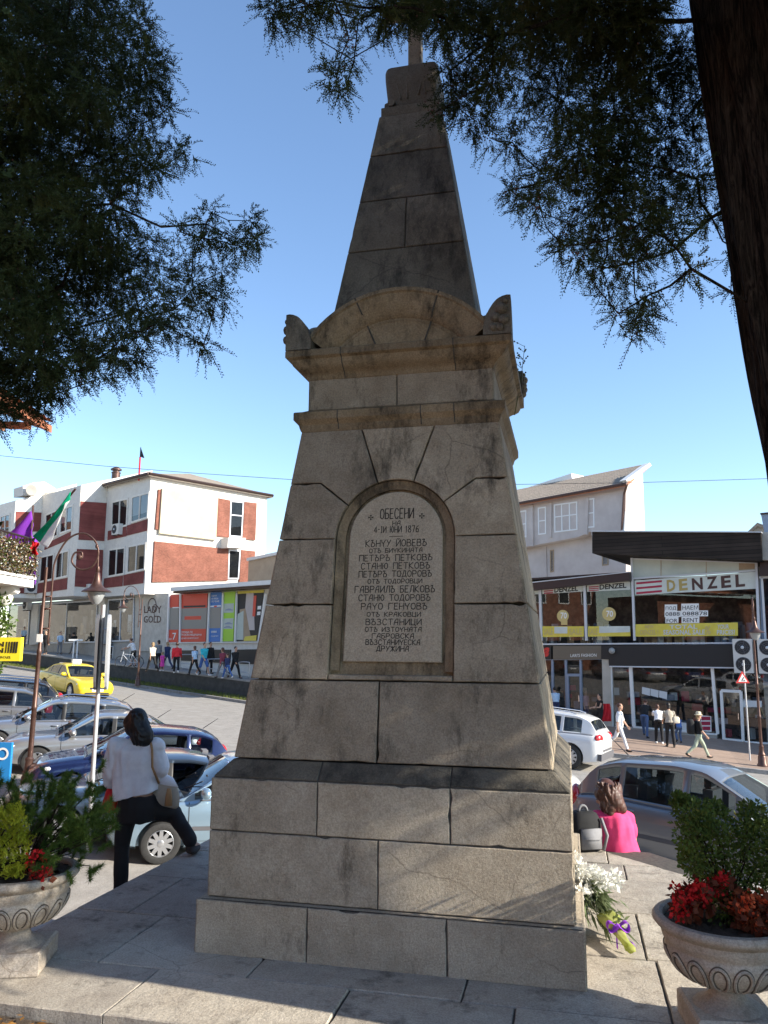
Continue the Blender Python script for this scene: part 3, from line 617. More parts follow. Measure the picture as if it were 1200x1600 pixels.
# obelisk
o0, ow0, o1, ow1 = 3.98, .5695, 6.036, .253
mb = MB(); frustum(mb, o0, ow0-.012, o1-.002, ow1-.012, 1)
for k in range(4):
    for (za, zb, js) in ((3.985, 4.775, []), (4.775, 5.225, [0.0 if k % 2 == 0 else -.08]), (5.225, 5.65, []), (5.65, 6.034, [])):
        blocks(mb, o0, ow0, o1, ow1, course(za, zb, ow0, ow1, js, o0, o1), k, gap=.003)
mb.quad((-.25, -.25, 6.031), (.25, -.25, 6.031), (.25, .25, 6.031), (-.25, .25, 6.031))
mb.build('obelisk', ['monument_stone_dark', 'mortar'], mon, local=True)
mb = MB(); mb.rings([[(-w_, -w_, z), (w_, -w_, z), (w_, w_, z), (-w_, w_, z)] for w_, z in ((.236, 6.03), (.239, 6.04), (.239, 6.115), (.233, 6.122))])
cap = [(.185, 6.12), (.192, 6.15), (.196, 6.20), (.205, 6.25), (.212, 6.32), (.219, 6.40), (.221, 6.455), (.214, 6.49), (.19, 6.505)]
def rs(w_, z, c=.05):
    out = []
    for sx, sy, a0 in ((1, -1, -90), (1, 1, 0), (-1, 1, 90), (-1, -1, 180)):
        for i in range(4):
            a = math.radians(a0+30*i); out.append((sx*(w_-c)+c*math.cos(a), sy*(w_-c)+c*math.sin(a), z))
    return out
mb.rings([rs(w_, z) for w_, z in cap])
for k in range(4):
    for s in (-.16, .16):
        mb.lathe([(.001, -.03), (.03, -.03), (.032, 0), (.03, .03), (.001, .03)], rot(k, (s, -.20, 6.165)), 10, axis='Y' if k % 2 == 0 else 'Z')
    for x0, z0_, x1, z1_ in ((-.115, 6.34, -.085, 6.20), (-.03, 6.34, -.03, 6.2), (.06, 6.22, .10, 6.36), (.10, 6.36, .12, 6.22)):
        mb.tube([rot(k, (x0, -.206-.02*(z0_-6.2), z0_)), rot(k, (x1, -.206-.02*(z1_-6.2), z1_))], .007, 6)
mb.build('capital', 'monument_stone_dark', mon, local=True, smooth=35)
mb = MB(); mb.rings([rs(.055, z, .012) for z in (6.50, 7.5)])
mb.rings([[(x, y, z) for x, y, z in [(-.26, -.045, 7.13), (-.26, .045, 7.13), (-.26, .045, 7.23), (-.26, -.045, 7.23)]], [(x, y, z) for x, y, z in [(.26, -.045, 7.13), (.26, .045, 7.13), (.26, .045, 7.23), (.26, -.045, 7.23)]]])
mb.build('cross', 'monument_stone', mon, local=True)
# a weed rooted in the cornice joint
wd = MB(); rb = toloc(at_y(803, 618, 6.35)); base = Vector((rb[0], rb[1], (at_y(803, 618, 6.35)).z)); bw = MC + MA*.775 + MBK*.35 + Vector((0, 0, 3.60))
bw = mloc(.74, .38, 3.66)
tip = at_y(820, 540, bw.y); wd.tube([bw, bw.lerp(tip, .5)+Vector((.01, 0, 0)), tip], [.004, .003, .002], 5)
for i in range(16):
    p = bw.lerp(tip, rr.uniform(.4, 1)); d = Vector((rr.uniform(-1, 1), rr.uniform(-.6, .6), rr.uniform(.2, 1))).normalized()*rr.uniform(.04, .11)
    wd.tube([p, p+d*.6, p+d], [.002, .0016, .001], 4)
    for t in (.7, 1.0): wd.ell(p+d*t, (.008, .008, .008), n=5, m=3)
tag(wd.build('weed', 'grass_leaf'), 'thin wild weed sprouting from the stone cornice of the monument', 'weed')
# ---------------------------------------------------------------- street on the far left: verge, retaining wall, raised pavement
SD = Vector((-.80, .60, 0)); SDn = Vector((.60, .80, 0))          # along the street, and away from it
KL = Vector((-11.81, 42.79, 0))
def sp3(t, o, z=0.0, rel=True):
    p = KL + SD*t + SDn*o; return Vector((p.x, p.y, (gz(p.x) if rel else 0)+z))
def ribbon(name, t0, t1, o0, o1, z0, z1, m, n=24, kind='structure', mb=None):
    mb = mb or MB()
    for i in range(n):
        a, b = t0+(t1-t0)*i/n, t0+(t1-t0)*(i+1)/n
        mb.prism([sp3(a, o0, z1), sp3(b, o0, z1), sp3(b, o1, z1), sp3(a, o1, z1)], [sp3(a, o0, z0), sp3(b, o0, z0), sp3(b, o1, z0), sp3(a, o1, z0)])
    return tag(mb.build(name, m), kind=kind)
ribbon('kerb', -12, 26, 0, .22, -.3, .13, 'kerb')
ribbon('verge', -12, 26, .22, 2.0, -.3, .10, 'soil')
def blades(name, pts, m, h=.12, label=None):
    mb = MB()
    for p in pts:
        a = rr.uniform(0, 6.28); d = Vector((math.cos(a), math.sin(a), 0)); q = Vector((-d.y, d.x, 0)); hh = h*rr.uniform(.5, 1.3)
        mb.add([p-d*.02, p+d*.02, p+q*rr.uniform(-.06, .06)+Vector((0, 0, hh))], [(0, 1, 2)])
    o = mb.build(name, m, fix=False); return tag(o, label, 'grass', kind='stuff')
blades('grass', [sp3(rr.uniform(-11, 25), .3+1.6*rr.random()**1.3, .09) for _ in range(6500)], 'grass_leaf', .13, 'patchy green grass growing on the strip below the retaining wall')
rw = MB()
for i in range(20):
    a, b = -12+38*i/20, -12+38*(i+1)/20
    rw.prism([sp3(a, 2.0, .86), sp3(b, 2.0, .86), sp3(b, 2.3, .86), sp3(a, 2.3, .86)], [sp3(a, 2.0, -.3), sp3(b, 2.0, -.3), sp3(b, 2.3, -.3), sp3(a, 2.3, -.3)])
    rw.prism([sp3(a, 1.96, .95), sp3(b, 1.96, .95), sp3(b, 2.36, .95), sp3(a, 2.36, .95)], [sp3(a, 1.96, .86), sp3(b, 1.96, .86), sp3(b, 2.36, .86), sp3(a, 2.36, .86)], 1)
tag(rw.build('retaining_wall', ['wall_dark', 'concrete_grey']), 'long dark retaining wall with a pale coping along the raised pavement', 'wall')
ribbon('pavement', -12, 32, 2.3, 14, -.3, .92, 'concrete_grey')

# ---------------------------------------------------------------- brick office building
e1 = Vector((.67, .74, 0)).normalized(); e2 = Vector((-.74, .67, 0)).normalized()
P1 = Plane((-15.6, 51.7, 0), e2); PR = Plane((-15.6, 51.7, 0), e1)
c0 = P1.at(z1(640, 500)); L1 = P1.at(z1(455, 450)); PJ1 = Plane(L1, e1); J1 = PJ1.at(z1(338, 450)); P2 = Plane(J1, e2); L2 = P2.at(z1(172, 450)); PJ2 = Plane(L2, e1); J2 = PJ2.at(z1(58, 420)); P3 = Plane(J2, e2)
brickmat('brick_front', e2, (.19, .05, .045), (.25, .068, .06), (.17, .09, .08), 4.5); brickmat('brick_side', e1, (.175, .06, .042), (.26, .095, .066), (.22, .135, .10), 4.5)
mat('cream_panel', (.40, .36, .26), .8, (.48, .43, .32), .8, 8)
office = thing('office_building', 'white framed red brick office building with stepped bays behind the left street', 'building', (c0.x, c0.y, -.4))
zb = P1.at(z1(635, 692)).z; zt = P1.at(z1(664, 172)).z
def flat(p, z): return Vector((p.x, p.y, z))
bd = MB()
bd.extr([flat(c0, zb), flat(L1, zb), flat(L1+e1*10, zb), flat(c0+e1*10, zb)], (0, 0, zt-zb-.02))
for J, L, (f, rdg) in ((J1, L2, (z1(330, 214), z1(665, 154))), (J2, J2+e2*9, (z1(46, 283), z1(335, 212)))):
    pj = PJ1 if J is J1 else PJ2
    t_ = pj.at(f); r_ = pj.at(rdg); bk = flat(r_, zb)
    prof = [flat(J, zb-.02), flat(J, t_.z), r_, bk]
    dv = e2*((L-J).dot(e2)+.02); bd.extr(prof, dv)
bd.build('wall', 'concrete_white', office)
# roofs
rf = MB()
apex = PR.at(z1(800, 148), -5.0)
ev = [P1.at(z1(466, 264), .35), P1.at(z1(668, 170), .35)]; pr_ = PR.at(z1(1143, 252), .35); pc = PR.at(z1(668, 170), .35)
A = flat(L1, zt)-e1*.35; B = flat(c0, zt)-e1*.35-e2*.35; D_ = flat(c0+e1*10.3, zt)-e2*.35; E_ = flat(L1+e1*10.3, zt)
ap1 = flat(c0+e1*4.6+e2*2.3, zt+1.15); ap2 = flat(L1+e1*4.6, zt+1.15)
for a, b, c_, d_ in ((A, B, ap1, ap2), (D_, E_, ap2, ap1)): rf.prism([a, b, c_, d_], [p-Vector((0, 0, .16)) for p in (a, b, c_, d_)])
rf.prism([B, D_, ap1], [p-Vector((0, 0, .16)) for p in (B, D_, ap1)])
rf.build('roof', 'roof_tile', office)
gt = MB(); gt.tube([A, B], .11, 6); gt.tube([B, D_], .11, 6); gt.build('gutter', 'dark_metal', office)
br = MB(); o_ = .04
for q in ([(692, 236), (704, 236), (694, 412), (678, 410)], [(952, 274), (1004, 284), (1000, 446), (946, 440)], [(1066, 290), (1120, 296), (1114, 458), (1058, 452)], [(675, 462), (996, 496), (994, 634), (664, 641)], [(1052, 500), (1113, 506), (1108, 640), (1044, 640)]):
    panel(br, PR, [z1(*p) for p in q], -.1, o_)
br.build('brick_panel', 'brick_side', office)
br = MB()
for pl, q in ((P1, [(470, 418), (550, 398), (550, 440), (468, 458)]), (P1, [(553, 394), (642, 366), (640, 416), (552, 438)]), (P1, [(453, 625), (535, 612), (533, 658), (450, 667)]), (P1, [(538, 610), (628, 592), (624, 645), (537, 657)]),
              (PJ1, [(352, 288), (470, 296), (466, 462), (343, 456)]), (PJ1, [(336, 496), (450, 500), (446, 666), (326, 660)]), (P2, [(195, 475), (308, 420), (305, 452), (193, 500)]), (P2, [(160, 648), (293, 622), (290, 672), (158, 690)]),
              (PJ2, [(70, 332), (184, 338), (182, 420), (66, 420)]), (PJ2, [(66, 470), (160, 478), (155, 690), (60, 690)])):
    panel(br, pl, [z1(*p) for p in q], -.1, .035)
br.build('brick_panel', 'brick_front', office)
bb = MB(); panel(bb, PR, [z1(*p) for p in ((708, 233), (952, 268), (943, 458), (695, 428))], -.05, .16); bb.build('blank_billboard', 'cream_panel', office)
bx = MB(); panel(bx, PR, [z1(*p) for p in ((996, 446), (1072, 448), (1070, 492), (992, 490))], -.1, .8); bx.build('balcony', 'concrete_white', office)
def windows(pl, quad, n, parent, frame='frame_grey', glass='window_glass', rail=.0, fw=.10, off=.06, open_=None, blind=False):
    """a framed window: frame with n lights, glass and a dark room behind"""
    Q = [pl.at(p, off) for p in quad]; tl, trr, brr, bl = Q
    def pt(u, v, d=0.0): return (tl*(1-u)+trr*u)*(1-v) + (bl*(1-u)+brr*u)*v + pl.n*d
    W = (trr-tl).length; H = (bl-tl).length; fu, fv = fw/W, fw/H
    f = MB()
    def bar(u0, v0, u1, v1, d=0.0): f.prism([pt(u0, v0, d), pt(u1, v0, d), pt(u1, v1, d), pt(u0, v1, d)], [pt(u0, v0, d-.10), pt(u1, v0, d-.10), pt(u1, v1, d-.10), pt(u0, v1, d-.10)])
    bar(0, 0, fu, 1); bar(1-fu, 0, 1, 1); bar(fu, 0, 1-fu, fv, -.002); bar(fu, 1-fv, 1-fu, 1, -.002)
    for i in range(1, n): bar(i/n-fu*.5, fv, i/n+fu*.5, 1-fv, -.003)
    if rail: bar(fu, rail-fv*.4, 1-fu, rail+fv*.4, -.004)
    fo = f.build('window', frame, parent)
    g = MB(); g.quad(pt(fu*.5, fv*.5, -.04), pt(1-fu*.5, fv*.5, -.04), pt(1-fu*.5, 1-fv*.5, -.04), pt(fu*.5, 1-fv*.5, -.04)); g.build('pane', glass, fo, fix=False)
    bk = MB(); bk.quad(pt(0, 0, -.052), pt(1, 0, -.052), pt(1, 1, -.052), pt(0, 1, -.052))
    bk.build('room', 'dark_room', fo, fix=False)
    if blind:
        c_ = MB(); c_.quad(pt(fu, fv, -.046), pt(1-fu, fv, -.046), pt(1-fu, blind, -.046), pt(fu, blind, -.046)); c_.build('curtain', 'plaster_white', fo, fix=False)
    return fo
Wn = [(P1, (486, 288, 558, 272, 552, 396, 482, 415), 2, 0), (P1, (572, 266, 650, 246, 642, 362, 568, 386), 2, .75), (P1, (472, 496, 545, 485, 540, 608, 466, 622), 2, 0), (P1, (556, 482, 636, 466, 630, 588, 550, 606), 2, 0),
      (P2, (262, 322, 318, 300, 312, 415, 258, 432), 2, .6), (P2, (196, 345, 252, 322, 250, 440, 194, 470), 2, 0), (P2, (176, 528, 235, 514, 228, 632, 168, 645), 2, 0), (P2, (245, 512, 300, 498, 294, 618, 238, 630), 2, 0), (P3, (0, 352, 42, 338, 40, 440, -2, 450), 2, 0), (P3, (-60, 380, -8, 356, -10, 452, -62, 470), 2, 0)]
for pl, q, n, bl in Wn: windows(pl, [z1(q[0], q[1]), z1(q[2], q[3]), z1(q[4], q[5]), z1(q[6], q[7])], n, office, 'concrete_white', fw=.13, blind=bl)
windows(PR, [z1(*p) for p in ((1006, 284), (1064, 290), (1056, 446), (1000, 442))], 1, office, 'frame_grey', rail=.4, fw=.10)
windows(PR, [z1(*p) for p in ((998, 498), (1050, 502), (1042, 628), (994, 628))], 1, office, 'frame_grey', fw=.10)
# ground floor: recessed shop windows under the overhang
PG = Plane(flat(c0, 0)+e1*.9, e2); PGn = PG.n
gf = MB(); a = PG.at(z1(592, 700)); zg = zb-.02
gl = flat(c0, 0)+e1*.9+e2*22; gr = PG.at(z1(735, 800))
gf.extr([flat(gl, -1.2), flat(gr, -1.2), flat(gr, zg), flat(gl, zg)], e1*8)
gf.build('ground_floor_wall', 'concrete_grey', office)
lg = MB(); panel(lg, PG, [z1(*p) for p in ((590, 690), (737, 690), (732, 945), (586, 940))], -.05, .10); lg.build('stone_facing', 'stone_facing', office)
def shopwin(pl, quad, n, parent, depth=2.2, frame='frame_grey', fw=.10, inside='shop_inside', off=.12):
    Q = [pl.at(p, off) for p in quad]; tl, trr, brr, bl = Q
    def pt(u, v, d=0.0): return (tl*(1-u)+trr*u)*(1-v) + (bl*(1-u)+brr*u)*v + pl.n*d
    W = (trr-tl).length; H = (bl-tl).length; fu, fv = fw/W, fw/H; f = MB()
    def bar(u0, v0, u1, v1, d=0.0): f.prism([pt(u0, v0, d), pt(u1, v0, d), pt(u1, v1, d), pt(u0, v1, d)], [pt(u0, v0, d-.08), pt(u1, v0, d-.08), pt(u1, v1, d-.08), pt(u0, v1, d-.08)])
    bar(0, 0, fu, 1); bar(1-fu, 0, 1, 1); bar(fu, 0, 1-fu, fv, -.002); bar(fu, 1-fv, 1-fu, 1, -.002)
    for i in range(1, n): bar(i/n-fu*.5, fv, i/n+fu*.5, 1-fv, -.003)
    fo = f.build('shop_window', frame, parent)
    g = MB(); g.quad(pt(fu*.5, fv*.5, -.04), pt(1-fu*.5, fv*.5, -.04), pt(1-fu*.5, 1-fv*.5, -.04), pt(fu*.5, 1-fv*.5, -.04)); g.build('pane', 'shop_glass', fo, fix=False)
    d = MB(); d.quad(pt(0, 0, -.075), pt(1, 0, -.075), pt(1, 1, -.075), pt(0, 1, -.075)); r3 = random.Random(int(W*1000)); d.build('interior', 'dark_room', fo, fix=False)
    k = MB(); n_ = int(W*2.2)
    for i in range(n_):
        u = r3.uniform(.04, .9); h = r3.uniform(.12, .45); v = 1-r3.uniform(.03, .35); ww = r3.uniform(.2, .7)/W
        m_ = r3.randrange(5); k.prism([pt(u, v-h, -.05), pt(min(.98, u+ww), v-h*r3.uniform(.8, 1), -.05), pt(min(.98, u+ww*.9), v, -.05), pt(u, v, -.05)], [pt(u, v-h, -.07), pt(min(.98, u+ww), v-h, -.07), pt(min(.98, u+ww*.9), v, -.07), pt(u, v, -.07)], m_)
    k.build('display', ['tan_metal', 'interior', 'paper_grey', 'seat_cloth', 'poster_grey'], fo)
    return fo
shopwin(PG, [z1(*p) for p in ((172, 735), (425, 718), (415, 905), (160, 910))], 2, office)
shopwin(PG, [z1(*p) for p in ((470, 716), (584, 708), (580, 898), (462, 902))], 2, office)
shopwin(PG, [z1(*p) for p in ((40, 740), (130, 738), (120, 910), (25, 915))], 1, office)
pl_ = MB(); panel(pl_, PG, [z1(*p) for p in ((431, 712), (456, 710), (450, 910), (424, 912))], 0, .22); panel(pl_, PG, [z1(*p) for p in ((140, 738), (166, 736), (158, 912), (126, 914))], 0, .22)
pl_.build('pillar', 'concrete_white', office)
tx = MB(); px_text(tx, PG, 'LADY', z1(628, 775), z1(704, 775), z1(628, 745), .115, bold=.01); px_text(tx, PG, 'GOLD', z1(626, 818), z1(702, 818), z1(627, 788), .115, bold=.012)
ctr = PG.at(z1(662, 744), .13)
def ring_on(mb, pl, c, r, wd, a0=0, a1=360, n=26, mi=0):
    for i in range(n):
        a, b = math.radians(a0+(a1-a0)*i/n), math.radians(a0+(a1-a0)*(i+1)/n)
        mb.quad(*[c + pl.r*(q*math.cos(t))+pl.up*(q*math.sin(t)) for q, t in ((r, a), (r, b), (r-wd, b), (r-wd, a))], mi)
ring_on(tx, PG, ctr, .52, .06, -40, 210); ring_on(tx, PG, PG.at(z1(676, 752), .13), .24, .05); ring_on(tx, PG, PG.at(z1(680, 775), .13), .26, .05, 90, 300)
tx.build('lettering', 'brown_letter', office, fix=False)
# roof furniture of the office
def acunit(name, label, pl, c, w, h, d=.35, fans=1, group=None, off=0.0, fan_h=None):
    P = pl.at(c, off); t = thing(name, label, 'air conditioner', P, 0, group)
    b = MB(); R3 = Matrix((pl.r, pl.n, pl.up)).transposed(); b.box(P+pl.n*d/2, (w, d, h), M=R3); b.build('casing', 'ac_white', t)
    for i in range(fans):
        cz = 0 if fans == 1 else (h*.25 if i == 0 else -h*.25); rad = h*.4 if fans == 1 else h*.215
        f = MB(); cc = P+pl.n*(d+.012)+pl.up*cz - (pl.r*w*.12 if fans == 1 else pl.r*0)
        for k in range(20):
            a, bb_ = 2*math.pi*k/20, 2*math.pi*(k+1)/20; f.add([cc, cc+(pl.r*math.cos(a)+pl.up*math.sin(a))*rad, cc+(pl.r*math.cos(bb_)+pl.up*math.sin(bb_))*rad], [(0, 1, 2)])
        for q in (.95, .7, .45): ring_on(f, pl, cc+pl.n*.006, rad*q, .015, mi=1)
        for k in range(5): a = 2*math.pi*k/5; f.tube([cc+pl.n*.01, cc+pl.n*.01+(pl.r*math.cos(a)+pl.up*math.sin(a))*rad*.9], .012, 4, 1)
        f.ell(cc+pl.n*.01, (rad*.24,)*3, 2, n=8, m=4); f.build('fan', ['black', 'plastic_grey', 'paper_grey'], t)
    br_ = MB()
    for s in (-.35, .35): br_.box(P+pl.r*(w*s)+pl.n*(d/2)-pl.up*(h/2+.03), (.04, d, .05), M=R3)
    br_.build('bracket', 'dark_metal', t); return t
acunit('air_conditioner', 'white air conditioner under the upper window of the brick office corner bay', P1, z1(522, 412), .9, .75, group='air conditioners on the brick office')
acunit('air_conditioner', 'white air conditioner low on the brick bay just beside the lamp head', PJ1, z1(402, 676), .95, .8, group='air conditioners on the brick office')
acunit('air_conditioner', 'white air conditioner over the passage at the left end of the office', PG, z1(128, 742), .9, .8, group='air conditioners on the brick office', off=.3)
acunit('air_conditioner', 'pale air conditioner beside the purple flag on the brick office', PJ2, z1(133, 665), .9, .8, group='air conditioners on the brick office')
cp = ap1 + e2*4.5; chm = MB(); b0 = P2.at(z1(505, 182), -4.5)
chm.lathe([(.001, -.6), (.32, -.6), (.32, .3), (.36, .3), (.36, .36), (.25, .4), (.25, .5), (.42, .52), (.42, .62), (.1, .8), (.001, .8)], b0, 14)
tag(chm.build('chimney_cowl', 'lamp_metal', smooth=30), 'round metal chimney cowl on the roof of the brick office', 'chimney')
fp = thing('roof_flagpole', 'thin red pole with a small black flag on the office roof', 'flagpole', P1.at(z1(604, 195), .2))
m_ = MB(); m_.tube([P1.at(z1(605, 198), .2), P1.at(z1(611, 95), .2)], .055, 6); m_.build('pole', 'red_cloth', fp)
m_ = MB(); q = [P1.at(z1(*p), .2) for p in ((609, 98), (612, 52), (628, 100), (614, 95))]; m_.prism(q, [p+PR.n*.05 for p in q]); m_.build('flag', 'black', fp)
sb = MB(); q = [PJ2.at(z1(*p)) for p in ((100, 222), (150, 206), (195, 203), (243, 233), (243, 262), (100, 262))]; sb.extr(q, e2*1.6); sb.build('roof_turret', 'concrete_white', office)
dsh = MB(); dc = PJ2.at(z1(136, 240), .5); dsh.lathe([(.001, .0), (.2, .012), (.40, .05), (.42, .05), (.42, .03), (.2, -.012), (.001, -.025)], dc, 20, rot=PJ2.n.to_track_quat('Z', 'Y').to_matrix()); dsh.tube([dc, dc-PJ2.n*.5], .03, 6)
tag(dsh.build('satellite_dish', 'poster_grey', smooth=True), 'small grey satellite dish on the white roof turret', 'satellite dish')
# ---------------------------------------------------------------- low annex with poster windows
PA = Plane(PG.at(z1(740, 800)), e2)
annex = thing('annex_building', 'low white annex with big poster windows beside the brick office', 'building', PA.at(z1(735, 1000)))
b = MB(); q = [PA.at(z1(*p)) for p in ((735, 684), (1820, 660), (1820, 1120), (735, 1000))]; q = [flat(q[0], 4.75), flat(q[1], 4.75), flat(q[1], -1.6), flat(q[0], -1.6)]; b.extr(q, e1*7); b.build('wall', 'concrete_white', annex)
b = MB(); p0 = PA.at(z1(742, 690), 1.0); p1 = PA.at(z1(1830, 630), 1.0); zc_ = 4.86
b.extr([flat(p0, zc_), flat(p1, zc_), flat(p1, zc_+.24), flat(p0, zc_+.24)], e1*8.5); b.build('roof', 'plaster_white', annex)
b = MB(); b.extr([flat(p0, zc_-.13)+e1*.2, flat(p1, zc_-.13)+e1*.2, flat(p1, zc_-.01)+e1*.2, flat(p0, zc_-.01)+e1*.2], e1*.8); b.build('soffit', 'dark_metal', annex)
def poster(label, quads, cat='poster', texts=(), cars=()):
    t = thing('window_poster', label, cat, PA.at(quads[0][1][3], .06), 0, 'posters in the annex windows'); mats_ = []; mb_ = MB(); lift = .06
    for m_, q in quads:
        if m_ not in mats_: mats_.append(m_)
        lift += .004; panel(mb_, PA, q, lift-.03, lift, mats_.index(m_))
    mb_.build('print', mats_, t)
    if texts:
        x_ = MB()
        for s_, a, b_, c_ in texts: px_text(x_, PA, s_, a, b_, c_, lift+.006, bold=.01)
        x_.build('lettering', 'paper', t, fix=False)
    for (cx, cy, w_, h_) in cars:
        c_ = MB(); ol = [(-1, -.5), (-.95, 0), (-.55, .15), (-.3, .5), (.35, .5), (.65, .1), (1, 0), (1, -.5)]
        panel(c_, PA, [z1(cx+x*w_, cy-y*h_) for x, y in ol], lift-.01, lift+.006); c_.build('picture', 'frame_blue', t)
    return t
def bar4(x0, y0, x1, y1, xa, ya, xb, yb): return [z1(x0, y0), z1(x1, y1), z1(xb, yb), z1(xa, ya)]
poster('narrow red poster with a white seven at the left of the annex', [('poster_red', bar4(740, 698, 780, 695, 730, 903, 776, 902)), ('poster_grey', bar4(737, 752, 779, 751, 733, 848, 777, 848)), ('paper', bar4(752, 750, 779, 749, 752, 754, 779, 753))], texts=[('7', z1(752, 892), z1(768, 892), z1(752, 862)), ('до', z1(737, 893), z1(748, 893), z1(737, 885))])
poster('wide red and grey poster with white lettering in the annex window', [('poster_red', bar4(790, 694, 905, 689, 785, 902, 895, 900)), ('poster_grey', bar4(788, 756, 903, 752, 786, 845, 898, 844)), ('poster_red', bar4(805, 790, 877, 788, 804, 805, 876, 804)), ('black', bar4(800, 744, 895, 741, 800, 752, 895, 749))],
       texts=[('СЛУЖБА ПО', z1(788, 864), z1(840, 863), z1(788, 855)), ('ТРУДОВА МЕДИЦИНА', z1(788, 876), z1(880, 875), z1(788, 867)), ('ЗДРАВЕ И БЕЗОПАСНОСТ', z1(788, 890), z1(866, 889), z1(788, 883))])
poster('blue and grey poster with small white lines in the annex window', [('poster_blue', bar4(918, 686, 966, 684, 910, 901, 960, 900)), ('poster_grey', bar4(916, 752, 964, 750, 912, 842, 961, 841)), ('paper', bar4(916, 744, 963, 741, 916, 750, 963, 747)), ('poster_red', bar4(933, 744, 945, 743, 933, 750, 945, 749))],
       texts=[('ОЦЕНКА', z1(922, 705), z1(945, 704), z1(922, 698)), ('НА РИСКА', z1(922, 717), z1(952, 716), z1(922, 709)), ('ОБУЧЕНИЕ', z1(922, 729), z1(956, 728), z1(922, 721)), ('0888', z1(920, 862), z1(945, 861), z1(920, 853)), ('ПОДПИС', z1(920, 880), z1(952, 879), z1(920, 874))])
poster('lime green poster with three small cars in the annex window', [('poster_green', bar4(976, 684, 1026, 681, 966, 899, 1016, 898)), ('panel_green', bar4(978, 735, 1020, 733, 975, 775, 1018, 773)), ('panel_green', bar4(974, 800, 1018, 798, 972, 845, 1016, 844))], cars=[(998, 760, 16, 9), (996, 820, 17, 10), (993, 836, 17, 10)])
poster('large photo collage poster with a cream figure next to the monument', [('black', bar4(1034, 681, 1150, 674, 1028, 898, 1118, 896)), ('yellow_banner', bar4(1036, 681, 1150, 674, 1035, 692, 1149, 686)), ('plaster_pink', bar4(1074, 690, 1105, 688, 1062, 850, 1110, 850)), ('tan_metal', bar4(1045, 760, 1070, 755, 1050, 892, 1095, 892)), ('poster_red', bar4(1106, 700, 1118, 699, 1100, 790, 1112, 790)), ('panel_green', bar4(1036, 780, 1062, 765, 1030, 892, 1060, 892)), ('yellow_banner', bar4(1068, 878, 1118, 872, 1062, 897, 1116, 896)), ('paper', bar4(1124, 745, 1138, 744, 1122, 760, 1137, 759)), ('paper', bar4(1122, 770, 1135, 769, 1120, 785, 1134, 784))])
fr = MB()
for x0, x1 in ((735, 727), (785, 781), (911, 903), (970, 963), (1030, 1022), (1155, 1125)): strip(fr, PA, z1(x0, 690), z1(x1, 905), 1.6, .02, .16)
strip(fr, PA, z1(728, 906), z1(1200, 902), 1.2, .02, .15); fr.build('window_frame', 'white_paint', annex)
lw = MB()
for q in (((775, 938), (860, 938), (858, 985), (772, 982)), ((905, 935), (1005, 935), (1002, 995), (902, 990)), ((1030, 935), (1140, 933), (1135, 1000), (1026, 995))): panel(lw, PA, [z1(*p) for p in q], 0, .06)
lw.build('basement_window', 'black_panel', annex)
bn = thing('building_fascia', 'brown corrugated clad building rising behind the annex roof', 'building', PA.at(z1(1090, 640), -4))
b = MB(); q = [PA.at(z1(*p), -4) for p in ((1084, 545), (1680, 420), (1680, 660), (1080, 660))]; b.extr(q, e1*5); b.build('cladding', 'tan_metal', bn)
b = MB(); q = [PA.at(z1(*p), -3.8) for p in ((1075, 536), (1690, 408), (1690, 422), (1075, 548))]; b.extr(q, e1*5.5); b.build('roof', 'galvanised', bn); bn.name = 'clad_building'
# ---------------------------------------------------------------- far pavement on the right
dR = Vector((-.85, .52, 0)).normalized(); PF = Plane((16.19, 36.53, 0), dR)
K0 = Vector((7.78, 28.59, 0)); K1 = Vector((12.59, 26.9, 0)); kd = (K1-K0).normalized(); kn = Vector((-kd.y, kd.x, 0))
def rp(t, o, z): p = K0+kd*t+kn*o; return Vector((p.x, p.y, gz(p.x)+z))
sw = MB(); kb = MB(); gt_ = MB()
for i in range(16):
    a, b = -14+42*i/16, -14+42*(i+1)/16
    sw.quad(rp(a, .2, .13), rp(b, .2, .13), rp(b, 16, .13), rp(a, 16, .13))
    kb.prism([rp(a, 0, .135), rp(b, 0, .135), rp(b, .2, .135), rp(a, .2, .135)], [rp(a, 0, -.3), rp(b, 0, -.3), rp(b, .2, -.3), rp(a, .2, -.3)])
tag(sw.build('pavement', 'paver_red', fix=False), kind='structure'); tag(kb.build('kerb', 'kerb'), kind='structure')
# ---------------------------------------------------------------- shop building
shop = thing('shop_building', 'two storey glass fronted clothing store under a heavy dark wood roof slab', 'building', PF.at(z4(800, 740)))
def base_z(P): return gz(P.x)+.13
IN = -3.2
b = MB()
def wall(q, o0, o1, mi=0): panel(b, PF, q, o0, o1, mi)
# rear and side walls, floors between storeys (the front is glass)
pL = PF.at((740, 1000)); pRt = PF.at(z3(1160, 800))
for (zlo, zhi) in ((-3.0, 7.2),): b.extr([flat(pL, zlo)-PF.n*7, flat(pRt, zlo)-PF.n*7, flat(pRt, 5.4)-PF.n*7, flat(pL, 5.0)-PF.n*7], -PF.n*.2)
b.extr([flat(pRt, -3)-PF.n*.1, flat(pRt, 5.3)-PF.n*.1, flat(pRt, 5.3)-PF.n*7, flat(pRt, -3)-PF.n*7], PF.r*.2)
b.build('wall', 'beige_wall', shop)
b = MB(); pM = PF.at(z3(592, 700))
b.extr([flat(pL, 1.0), flat(pRt, 1.0), flat(pRt, 1.7), flat(pL, 1.7)], -PF.n*6.9); b.build('floor_slab', 'interior', shop)
b = MB(); b.extr([flat(pL, 5.0), flat(pM, 5.2), flat(pM, 5.3), flat(pL, 5.1)], -PF.n*7); b.build('roof', 'dark_metal', shop)
